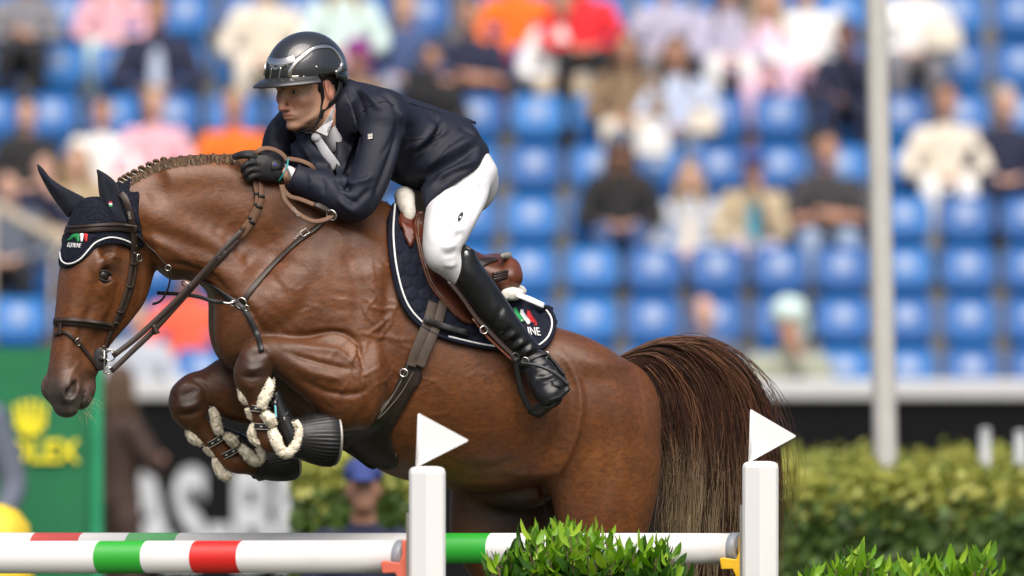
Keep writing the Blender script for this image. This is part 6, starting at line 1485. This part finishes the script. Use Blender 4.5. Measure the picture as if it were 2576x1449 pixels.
# flagpole
fp = thing('flagpole', at(2228, 1500, 15), 'tall pale grey flagpole rising from the hedge', 'flagpole')
b0, b1 = at(2228, 1190, 15), at(2204, 0, 15); dv = (b1 - b0) / (b1.z - b0.z); g0 = b0 - dv * b0.z; top = b0 + dv * 9
M_pole = plain('pale_grey_metal', (.50, .49, .46), .45, var=.06)
new('shaft', *tube_geo([g0, b0, b1, top], [.060, .058, .052, .04], 20), M_pole, fp); new('base_sleeve', *tube_geo([g0, g0 + Vector((0, 0, .5))], [.1, .09], 16), M_pole, fp)
s_ = [(0, .001), (.02, .045), (.05, .06), (.08, .045), (.1, .001)]; new('finial', *tube_geo([top + Vector((0, 0, a)) for a, _ in s_], [b for _, b in s_], 12), M_pole, fp)
pm = plain('grey_post', (.36, .38, .39), .6)
for u, vt, lab in ((2478, 1085, 'short grey post in the hedge, nearer the flagpole'), (2566, 1092, 'short grey post in the hedge, farther from the flagpole')):
    c = at(u, vt, 16.5); p = thing('marker_post', (c.x, c.y, 0), lab, 'post', 'posts in the hedge'); new('shaft', *tube_geo([Vector((c.x, c.y, 0)), c], [.030, .028], 12), pm, p); new('cap', *tube_geo([c, c + Vector((0, 0, .012)), c + Vector((0, 0, .02))], [.032, .03, .01], 12), pm, p)

# ------------------------------------------------------------------ grandstand
SY0, SP, NR = 42.0, .8, 10
def row_y(k): return SY0 + SP * k
def row_z(k): return at(0, 925 - 128.6 * k, row_y(k)).z         # height of the number disc on a backrest
M_conc = plain('concrete', (.30, .30, .29), .9, var=.15, scale=2); M_board = plain('black_board', (.006, .0065, .0075), .8, var=.1, spec=.12); M_ledge = plain('white_ledge', (.55, .56, .57), .6, var=.05)
stand = thing('grandstand', (0, SY0 - 1, 0), 'stepped concrete grandstand terrace carrying the blue seats', 'grandstand')
for k in range(NR):
    mb = MB(); z1 = row_z(k) - .62; zp = row_z(k - 1) - .66 if k else 0.0
    mb.box((0, row_y(k) + .05, z1 / 2), (34, SP + (.0 if k < NR - 1 else .6), z1)); mb.obj('step', M_conc, stand, False)
lz1, lz0 = hz(955, SY0 - 1.0), hz(1003, SY0 - 1.0)
par = thing('parapet', (0, SY0 - 1.0, 0), 'black advertising parapet with white ledge and big white letters AS-BE', 'parapet')
mb = MB(); mb.box((0, SY0 - 1.0, lz0 / 2), (34, .10, lz0)); mb.obj('black_board', M_board, par, False)
mb = MB(); mb.box((0, SY0 - 1.0, (lz0 + lz1) / 2), (34, .22, lz1 - lz0)); bevel(mb.obj('ledge', M_ledge, par, False), .02)
_lx = at(530, 1300, SY0 - 1.07)
text('lettering', 'AS-BE', plain('white_letters', (.52, .55, .58), .6), par, at(545, 1318, SY0 - 1.06), (1, 0, 0), (0, 0, 1), 1.02, font_w=.54, bold=.03)
# seats
M_seat = NT('blue_seat_plastic'); _t = M_seat; oi = _t.node('ShaderNodeObjectInfo')
_t.set(Base_Color=_t.ramp(oi.outputs['Random'], [(0, (.002, .075, .28)), (.5, (.003, .105, .36)), (1, (.006, .145, .44))]), Roughness=.5)
M_disc = plain('pale_number_disc', (.26, .34, .50), .6)
def make_seat():
    t = thing('stadium_seat', (0, 0, 0), 'blue plastic stadium seat', 'seat', 'rows of blue stadium seats')
    v, f = [], []; nu, nv = 9, 7                                   # curved backrest, rounded upper corners
    for i in range(nv):
        s = i / (nv - 1); z = -.10 + .28 * s; wd = .205 * (1 - .30 * max(0, s - .72) ** 1.2 * 2.2); lean = .03 + .12 * s + (.03 * max(0, s - .85) * 6)
        for j in range(nu): x = (j / (nu - 1) * 2 - 1); v.append((x * wd, lean - .05 * x * x, z))
    for i in range(nv - 1):
        for j in range(nu - 1): f.append((i * nu + j, i * nu + j + 1, (i + 1) * nu + j + 1, (i + 1) * nu + j))
    b = new('backrest', v, f, M_seat.m, t); solid(b, .018)
    v, f = [], []                                                    # tipped-up seat, its underside towards the ring
    for i in range(6):
        s = i / 5; z = -.09 - .24 * s; y = -.11 + .13 * s
        for j in range(nu): x = (j / (nu - 1) * 2 - 1); v.append((x * (.17 - .03 * s), y + .02 * x * x, z))
    for i in range(5):
        for j in range(nu - 1): f.append((i * nu + j + 1, i * nu + j, (i + 1) * nu + j, (i + 1) * nu + j + 1))
    p = new('seat_pan', v, f, M_seat.m, t); solid(p, .03)
    n = 16; new('number_disc', [(0, .072, .062)] + [(math.cos(a) * .068, .074 + .030 * math.sin(a), .062 + math.sin(a) * .068) for a in np.linspace(0, 6.283, n + 1)[:-1]], [(0, 1 + (i + 1) % n, 1 + i) for i in range(n)], M_disc, b, False)
    mb = MB(); mb.box((-.17, -.02, -.42), (.04, .05, .42)); mb.box((.17, -.02, -.42), (.04, .05, .42)); mb.box((0, .0, -.26), (.40, .06, .04)); mb.obj('bracket', plain('dark_bracket', (.03, .035, .045), .6), t, False)
    return t
proto = make_seat(); first = True; SEATS = []
rail = plain('beige_rail', (.42, .36, .28), .6)
for k in range(NR):
    y = row_y(k); z = row_z(k) - .045
    pitch = .482; x0 = at(1352 + 7 * (k - 5), 0, y).x
    for j in range(-13, 13):
        x = x0 + pitch * j; u = proj(np.array([[x, y, z]]))[0][0]
        if u < -440 or u > 3010: continue
        o = proto if first else copy_tree(proto); first = False; o.location = (x, y, z)
        SEATS.append(o); o['label'] = 'empty blue stadium seat in the %s row above the parapet' % ('first second third fourth fifth sixth seventh eighth ninth tenth'.split()[k])
new_r = thing('handrail', at(60, 560, 41.2), 'beige sloping handrail beside the lowest seats', 'handrail')
new('rail', *tube_geo([at(-40, 500, 41.6), at(150, 610, 41.4)], .045, 10), rail, new_r)
for u, v in ((-20, 512), (135, 602)): new('baluster', *tube_geo([at(u, v, 41.5), at(u, 930, 41.5)], .02, 8), rail, new_r)

# ------------------------------------------------------------------ green sponsor board and other things at the left
gy = 20.0
gb = thing('advertising_board', at(120, 1600, gy), 'green advertising board with yellow crown and lettering', 'board')
M_bgreen = plain('board_green', (.005, .15, .055), .6, var=.06); M_bg2 = plain('board_edge_green', (.01, .28, .12), .5); M_byel = plain('board_yellow', (.85, .74, .02), .6)
p0, p1 = at(-200, 875, gy), at(232, 1440, gy); mb = MB(); mb.box(((p0.x + p1.x) / 2, gy, (p0.z + .1) / 2), (p1.x - p0.x, .08, p0.z - .1)); mb.obj('panel', M_bgreen, gb, False)
mb = MB(); mb.box((at(246, 0, gy).x, gy - .02, p0.z / 2), (.05, .14, p0.z)); mb.obj('side_frame', M_bg2, gb, False)
text('lettering', 'ROLEX', M_byel, gb, at(84, 1138, gy - .06), (1, 0, 0), (0, 0, 1), .162, font_w=.92, bold=.03)
cx, cz = at(76, 1053, gy - .06).x, at(76, 1053, gy - .06).z; mb = MB()
for i, a in enumerate((-.62, -.31, 0, .31, .62)):              # crown: five points with balls over a band
    tip = (cx + math.sin(a) * .135, cz - .05 + math.cos(a) * .135); bse = (cx + a * .058 / .62, cz - .05)
    mb.add([(bse[0] - .02, gy - .06, bse[1]), (bse[0] + .02, gy - .06, bse[1]), (tip[0] + .007, gy - .06, tip[1]), (tip[0] - .007, gy - .06, tip[1])], [(0, 1, 2, 3)])
    mb.add([(tip[0], gy - .0601, tip[1])] + [(tip[0] + math.cos(q) * .015, gy - .0601, tip[1] + math.sin(q) * .015) for q in np.linspace(0, 6.283, 11)[:-1]], [(0, 1 + (q + 1) % 10, 1 + q) for q in range(10)])
mb.add([(cx - .056, gy - .0602, cz - .042), (cx - .048, gy - .0602, cz - .085), (cx + .048, gy - .0602, cz - .085), (cx + .056, gy - .0602, cz - .042)], [(0, 1, 2, 3)]); mb.obj('crown', M_byel, gb, False)
ye = thing('drum', at(10, 1500, 9), 'round yellow drum standing in front of the green board', 'drum'); ye.location.z = 0
M_dr = plain('yellow_drum', (.70, .50, .03), .6); c = at(2, 1330, 9); v = []
new('shell', *tube_geo([Vector((c.x, 9, 0)), Vector((c.x, 9, c.z - .05)), Vector((c.x, 9, c.z + .02)), Vector((c.x, 9, c.z + .075)), Vector((c.x, 9, c.z + .10))], [.128, .128, .115, .07, .01], 28), M_dr, ye)
new('rim', *ring_geo((c.x, 9, c.z - .2), (0, 0, 1), .131, .008, 28, 6), M_dr, ye)

# ------------------------------------------------------------------ people in the stand and at the rail
def cloth(name, c): return plain(name, c, .85, var=.12, scale=6, bump=.2, bscale=20, bdist=.01)
SK = {n: plain('skin_' + n, c, .55, var=.08) for n, c in (('pale', (.58, .34, .25)), ('tan', (.44, .23, .15)), ('brown', (.20, .09, .05)))}
HAIRC = {n: plain('hair_' + n, c, .7, var=.2) for n, c in (('dark', (.02, .014, .01)), ('brown', (.07, .038, .02)), ('blond', (.32, .22, .11)), ('grey', (.35, .33, .31)))}
_pm = {}; SITTERS = []
def person_meshes(pose):
    """seated or standing figure facing the ring: skin body and clothing shells, built once for each pose"""
    if pose in _pm: return _pm[pose]
    st = pose.startswith('stand'); hz_ = .93 if st else .0       # hips height over seat
    Vv = lambda x, y, z: Vector((x, y, z)); X = Vector((1, 0, 0)); Y = Vector((0, 1, 0))
    hip = Vv(0, 0, .10 + hz_); ch = Vv(0, .03 if not st else .0, .46 + hz_); nk = Vv(0, .01, .60 + hz_); hd = Vv(0, -.03, .77 + hz_)
    arms = []
    for s in (-1, 1):
        sh = Vv(.175 * s, .02, .52 + hz_)
        if pose.endswith('folded'): el, wr = Vv(.27 * s, -.10, .28 + hz_), Vv(-.02 * s, -.24, .30 + hz_ + .02 * s)
        elif pose.endswith('chin') and s > 0: el, wr = Vv(.22, -.22, .25 + hz_), Vv(.04, -.16, .62 + hz_)
        elif st: el, wr = Vv(.27 * s, -.02, .25 + hz_), Vv(.22 * s, -.16, .08 + hz_)
        else: el, wr = Vv(.28 * s, -.08, .27), Vv(.08 * s, -.30, .20)
        arms.append((sh, el, wr))
    legs = []
    for s in (-1, 1):
        if st: legs.append((Vv(.10 * s, 0, .90), Vv(.11 * s, -.02, .48), Vv(.11 * s, .02, .08)))
        else: legs.append((Vv(.09 * s, -.02, .10), Vv(.14 * s, -.46, .13), Vv(.13 * s, -.44, -.32)))
    def torso(f, e, sleeves=True):
        f.chain([(hip + Vv(0, 0, -.04), X, Y, .165 + e, .115 + e), (hip + Vv(0, 0, .12), X, Y, .150 + e, .105 + e), (ch, X, Y, .185 + e, .115 + e), (Vv(0, .02, .54 + hz_), X, Y, .15 + e, .085 + e), (nk, X, Y, .062 + e, .06 + e)], k=0, per=4)
        for sh, el, wr in arms:
            f.tube([sh, el] if not sleeves else [sh, el, el.lerp(wr, .75)], [.062 + e, .05 + e] if not sleeves else [.062 + e, .05 + e, .042 + e], k=.03)
    def legsf(f, e):
        f.chain([(hip + Vv(0, 0, -.05), X, Y, .16 + e, .11 + e), (hip + Vv(0, 0, .05), X, Y, .15 + e, .105 + e)], k=0)
        for a, b, c in legs: f.tube([a, b, c], [.085 + e, .062 + e, .045 + e], k=.04)
    z0, z1 = (-.05, 2.0) if st else (-.50, 1.05); bx = lambda: Field((-.42, -.62, z0), (.42, .22, z1), .024)
    fb = bx(); torso(fb, -.012); legsf(fb, -.012); fb.tube([nk, hd], [.058, .06], k=.03)
    fb.ell(hd + Vv(0, .01, .03), (.078, .098, .105), k=.02); fb.ell(hd + Vv(0, -.045, -.06), (.05, .05, .055), k=.03); fb.ell(hd + Vv(0, -.105, -.01), (.014, .02, .022), k=.012)
    for s in (-1, 1): fb.ell(hd + Vv(.082 * s, .01, -.01), (.014, .02, .03), k=.01)
    for sh, el, wr in arms: fb.tube([el, wr], [.040, .032], k=.02); fb.ell(wr + (wr - el).normalized() * .05, (.045, .05, .035), k=.02)
    for a, b, c in legs: fb.ell(c + Vv(0, -.07, -.05), (.045, .12, .04), k=.02)
    ft = bx(); torso(ft, .010); fs_ = bx(); torso(fs_, .010, False); fl_ = bx(); legsf(fl_, .010)
    res = {'body': fb, 'top': ft, 'short_top': fs_, 'trousers': fl_}
    for i_, (a, b, c) in enumerate(legs): res['shoe%d' % i_] = bx().ell(c + Vv(0, -.07, -.05), (.052, .13, .048), k=.0)
    for key, long in (('hair_short', 0), ('hair_long', 1)):
        fh_ = bx(); fh_.ell(hd + Vv(0, .025, .055), (.088, .100, .098), k=0); fh_.ell(hd + Vv(0, -.13, -.03), (.075, .075, .095), k=.02, sub=True)
        if long:
            for s in (-1, 1): fh_.tube([hd + Vv(.075 * s, .01, .03), hd + Vv(.09 * s, .0, -.10), hd + Vv(.10 * s, -.03, -.26)], [.035, .042, .03], k=.02)
            fh_.tube([hd + Vv(0, .08, .03), hd + Vv(0, .09, -.12), hd + Vv(0, .085, -.24)], [.06, .075, .05], k=.03)
        res[key] = fh_
    fc = bx(); fc.ell(hd + Vv(0, .015, .075), (.100, .112, .085), k=0); fc.cut(hd + Vv(0, 0, .045), Vv(0, -.1, -1)); fc.ell(hd + Vv(0, -.13, .052), (.075, .075, .012), k=.012); res['cap'] = fc
    fw_ = bx(); fw_.ell(hd + Vv(0, .015, .065), (.115, .125, .105), k=0); fw_.ell(hd + Vv(0, -.12, -.06), (.085, .08, .095), k=.02, sub=True); fw_.ell(hd + Vv(.05, .05, -.02), (.08, .08, .12), k=.03); res['headscarf'] = fw_
    fv_ = bx(); torso(fv_, .022); fv_.ell(Vv(0, -.16, .36 + hz_), (.055, .1, .25), k=.02, sub=True); res['open_jacket'] = fv_
    out = {}
    for n_, f_ in res.items():
        V, Q = f_.mesh(2)
        me = bpy.data.meshes.new(n_); me.from_pydata([tuple(p) for p in V], [], [tuple(int(i) for i in q) for q in Q]); me.polygons.foreach_set('use_smooth', [True] * len(me.polygons)); me.materials.append(None); me.update(); out[n_] = me
    _pm[pose] = out; return out
def person(label, u, v, pose, skin, parts, y=None, scale=1.0, turn=0.0, group='spectators in the stand'):
    """head centre at picture position (u, v); seated people sit in the row that height belongs to"""
    st = pose.startswith('stand'); hh = 1.70 if st else .77
    if y is None:
        k = int(round((925 - (v + 150)) / 128.6)); k = max(0, k); y = row_y(k) - .02
    c = at(u, v, y); z = (c.z - hh * scale) if not st else 0.0
    if st: scale = c.z / hh
    t = thing('person', (c.x, y, z), label, 'person', group); t.scale = (scale,) * 3; t.rotation_euler = (0, 0, turn)
    M = person_meshes(pose)
    def part(nm, mesh, mat):
        o = bpy.data.objects.new(nm, M[mesh]); COL.objects.link(o); o.parent = t; o.material_slots[0].link = 'OBJECT'; o.material_slots[0].material = mat; return o
    part('body', 'body', SK[skin])
    for nm, mesh, mat in parts: part(nm, mesh, mat)
    part('shoe', 'shoe0', CL['dark']); part('shoe', 'shoe1', CL['dark'])
    if not st: SITTERS.append((c.x, y, label))
    return t
CL = {n: cloth('cloth_' + n, c) for n, c in dict(dark=(.012, .012, .015), navy=(.012, .016, .045), black=(.014, .014, .015), white=(.75, .75, .74), cream=(.66, .60, .50), pink=(.72, .40, .46), orange=(.80, .16, .012), coral=(.80, .12, .06), mint=(.55, .70, .66), purple=(.22, .02, .20), ltblue=(.45, .52, .68),
    taupe=(.22, .15, .09), lav=(.42, .40, .52), rose=(.72, .50, .64), grey=(.20, .20, .22), ltgrey=(.42, .46, .52), jeans=(.05, .085, .20), ltjeans=(.26, .33, .46), sage=(.30, .32, .25), turq=(.02, .30, .46), beige=(.42, .34, .22), red=(.70, .02, .03), char=(.035, .033, .037), brown=(.05, .028, .022), slate=(.10, .12, .16), blue=(.03, .05, .19)).items()}
def S(label, u, v, pose, skin, hair, long, top, bottom, extra=(), short=False, **kw):
    pr = [('top', 'short_top' if short else 'top', CL[top]), ('trousers', 'trousers', CL[bottom])]
    if hair: pr.append(('hair', 'hair_long' if long else 'hair_short', HAIRC[hair]))
    for nm, mesh, c in extra: pr.append((nm, mesh, CL[c]))
    return person(label, u, v, pose, skin, pr, **kw)
S('spectator in navy jacket over a light blue shirt, hands in lap', 395, 30, 'sit', 'tan', 'brown', 0, 'ltblue', 'navy', [('jacket', 'open_jacket', 'navy')], scale=1.12)
S('spectator in a black top with short dark hair at the far end of a row', 68, 288, 'sit', 'pale', 'dark', 0, 'black', 'dark')
S('dark haired spectator in a white shirt beside the pink top', 255, 285, 'sit', 'tan', 'dark', 0, 'white', 'beige')
S('blond spectator in a pale pink top', 388, 262, 'sit', 'pale', 'blond', 0, 'pink', 'cream')
S('spectator in a bright orange top beside the pink one', 588, 270, 'sit', 'tan', 'blond', 0, 'orange', 'dark', scale=1.05)
S('long haired blond spectator seated below the white shirt', 195, 410, 'sit', 'pale', 'blond', 1, 'beige', 'cream')
S('spectator in dark clothes leaning chin on hand', 112, 425, 'chin', 'pale', 'dark', 0, 'navy', 'dark')
S('spectator in slate jacket at the handrail', 22, 470, 'sit', 'pale', 'dark', 0, 'slate', 'dark')
S('spectator in a cream coat with knees towards the ring', 665, -45, 'sit', 'pale', 'grey', 0, 'cream', 'cream', scale=1.1)
S('spectator in a mint cardigan over cream', 865, -60, 'sit', 'pale', 'blond', 1, 'mint', 'rose', scale=1.1)
S('spectator with brown hair and purple scarf behind the helmet', 900, 145, 'sit', 'tan', 'brown', 0, 'taupe', 'beige', [('scarf', 'headscarf', 'purple')])
S('spectator in a navy polo shirt with folded arms', 1180, 38, 'folded', 'tan', 'brown', 0, 'navy', 'black', short=True, scale=1.1)
S('spectator in an orange red jacket in the upper row', 1300, -70, 'sit', 'tan', 'brown', 0, 'orange', 'red', scale=1.1)
S('spectator in a white shirt with red pack strap', 1415, 10, 'sit', 'tan', 'dark', 0, 'white', 'beige', scale=1.1)
S('spectator in a red jacket in the upper row', 1465, -60, 'sit', 'tan', 'dark', 0, 'red', 'dark', scale=1.05)
S('brown haired spectator in a taupe cardigan', 1575, 125, 'sit', 'tan', 'brown', 1, 'taupe', 'cream')
S('brown haired spectator in a pale blue sweater', 1700, 135, 'sit', 'tan', 'brown', 1, 'ltblue', 'ltjeans', scale=1.05)
S('spectator in lavender grey in the upper row', 1675, -40, 'sit', 'pale', 'grey', 0, 'lav', 'grey')
S('spectator in a lavender top with white trousers', 1835, -30, 'sit', 'pale', 'brown', 1, 'lav', 'white')
S('spectator in a rose pink dress', 1930, 0, 'sit', 'pale', 'blond', 1, 'rose', 'rose', scale=1.1)
S('spectator in a white dress beside the rose pink one', 2030, -30, 'sit', 'pale', 'dark', 0, 'white', 'rose', scale=1.1)
S('black haired spectator bending beside the flagpole', 2125, 90, 'chin', 'brown', 'dark', 0, 'navy', 'navy', scale=.9)
S('spectator in a white shirt and grey trousers', 2300, -60, 'sit', 'pale', 'brown', 0, 'white', 'grey', scale=1.1)
S('brown haired spectator all in cream white', 2380, 255, 'sit', 'tan', 'brown', 0, 'cream', 'white', scale=1.08)
S('grey haired spectator in a navy shirt at the end of the row', 2530, 262, 'sit', 'pale', 'grey', 0, 'navy', 'navy', scale=1.05)
S('dark haired spectator in charcoal shirt with folded arms', 2080, 378, 'folded', 'tan', 'dark', 0, 'char', 'ltjeans', short=True, scale=1.1)
S('long blond haired spectator in a grey jacket', 1735, 450, 'sit', 'pale', 'blond', 1, 'cream', 'lav', [('jacket', 'open_jacket', 'ltgrey')])
S('spectator in a blue cap and turquoise top', 1895, 425, 'chin', 'tan', 'brown', 0, 'turq', 'lav', [('jacket', 'open_jacket', 'beige'), ('cap', 'cap', 'blue')])
S('long haired spectator in a black top and grey cap', 1560, 375, 'sit', 'tan', 'brown', 1, 'black', 'jeans', [('cap', 'cap', 'slate')], scale=1.05)
S('bald spectator low in the stand in a slate shirt', 1770, 790, 'sit', 'pale', None, 0, 'slate', 'grey')
S('spectator with a mint white headscarf and sage coat', 1985, 815, 'chin', 'tan', None, 0, 'sage', 'sage', [('headscarf', 'headscarf', 'mint'), ('coat', 'open_jacket', 'sage')], scale=1.25)
S('spectator in a coral orange top seen below the horse neck', 478, 690, 'sit', 'tan', 'brown', 0, 'coral', 'navy', scale=1.15)
S('spectator in a grey top beside the coral one', 345, 800, 'sit', 'pale', 'brown', 0, 'ltgrey', 'grey')
S('steward with navy cap and navy jacket behind the jump', 915, 1232, 'stand_side', 'tan', 'dark', 0, 'navy', 'dark', [('cap', 'cap', 'blue')], y=11.0, group='stewards by the ring')
S('steward in slate jacket at the edge of the green board', -128, 900, 'stand_side', 'tan', 'dark', 0, 'slate', 'dark', y=19.0, group='stewards by the ring')
S('steward in a dark brown coat beside the green board', 298, 975, 'stand_folded', 'tan', 'brown', 1, 'brown', 'brown', y=34.0, turn=2.2, group='stewards by the ring')
S('spectator in a magenta top at the upper corner of the stand', 285, -70, 'sit', 'pale', 'blond', 1, 'pink', 'mint')
S('spectator in grey with dark trousers in the upper corner', 60, -60, 'folded', 'tan', 'dark', 0, 'grey', 'dark')
S('spectator in a black jacket below the navy polo', 1085, 150, 'sit', 'tan', 'dark', 0, 'black', 'navy', scale=.95)
S('spectator in a blue denim jacket between seats', 1020, 20, 'sit', 'pale', 'blond', 0, 'jeans', 'ltjeans')
def bag(label, u, v, y, c, w_, h_):
    p = at(u, v, y); f = Field(tuple(p - Vector((w_, w_, h_ + .1))), tuple(p + Vector((w_, w_, h_ + .1))), .02); f.chain([(p - Vector((0, 0, h_ / 2)), Vector((1, 0, 0)), Vector((0, 1, 0)), w_ / 2, .08), (p + Vector((0, 0, h_ / 2)), Vector((1, 0, 0)), Vector((0, 1, 0)), w_ / 2 * .9, .05)], k=0, cap=(.3, .3))
    V, Q = f.mesh(2); t = thing('bag', p, label, 'bag'); fmesh('pouch', V, Q, CL[c], t); new('strap', *tube_geo(smooth_path([p + Vector((-w_ * .35, 0, h_ / 2)), p + Vector((0, 0, h_ / 2 + .12)), p + Vector((w_ * .35, 0, h_ / 2))], 6), .012, 6), CL[c], t)
bag('cream bag on the lap of the pale blue sweater', 1768, 308, row_y(5) - .55, 'cream', .26, .16); bag('cream bag on grey trousered knees in the upper row', 2370, 95, row_y(6) - .55, 'cream', .34, .18)
bag('white bag beside the taupe cardigan', 1640, 362, row_y(4) - .2, 'white', .30, .18); bag('black bag on a seat beside the navy polo', 1060, 215, row_y(5) - .3, 'dark', .30, .25)

for x, y, lab in SITTERS:            # a seat that is taken is told by who sits on it
    o = min(SEATS, key=lambda q: abs(q.location.x - x) + 3 * abs(q.location.y - y))
    wd = lab.split(); i = wd.index('spectator') if 'spectator' in wd else 0
    o['label'] = ' '.join(['blue stadium seat under the'] + wd)[:200] if len(wd) <= 11 else ' '.join(['blue stadium seat under the'] + wd[:11])
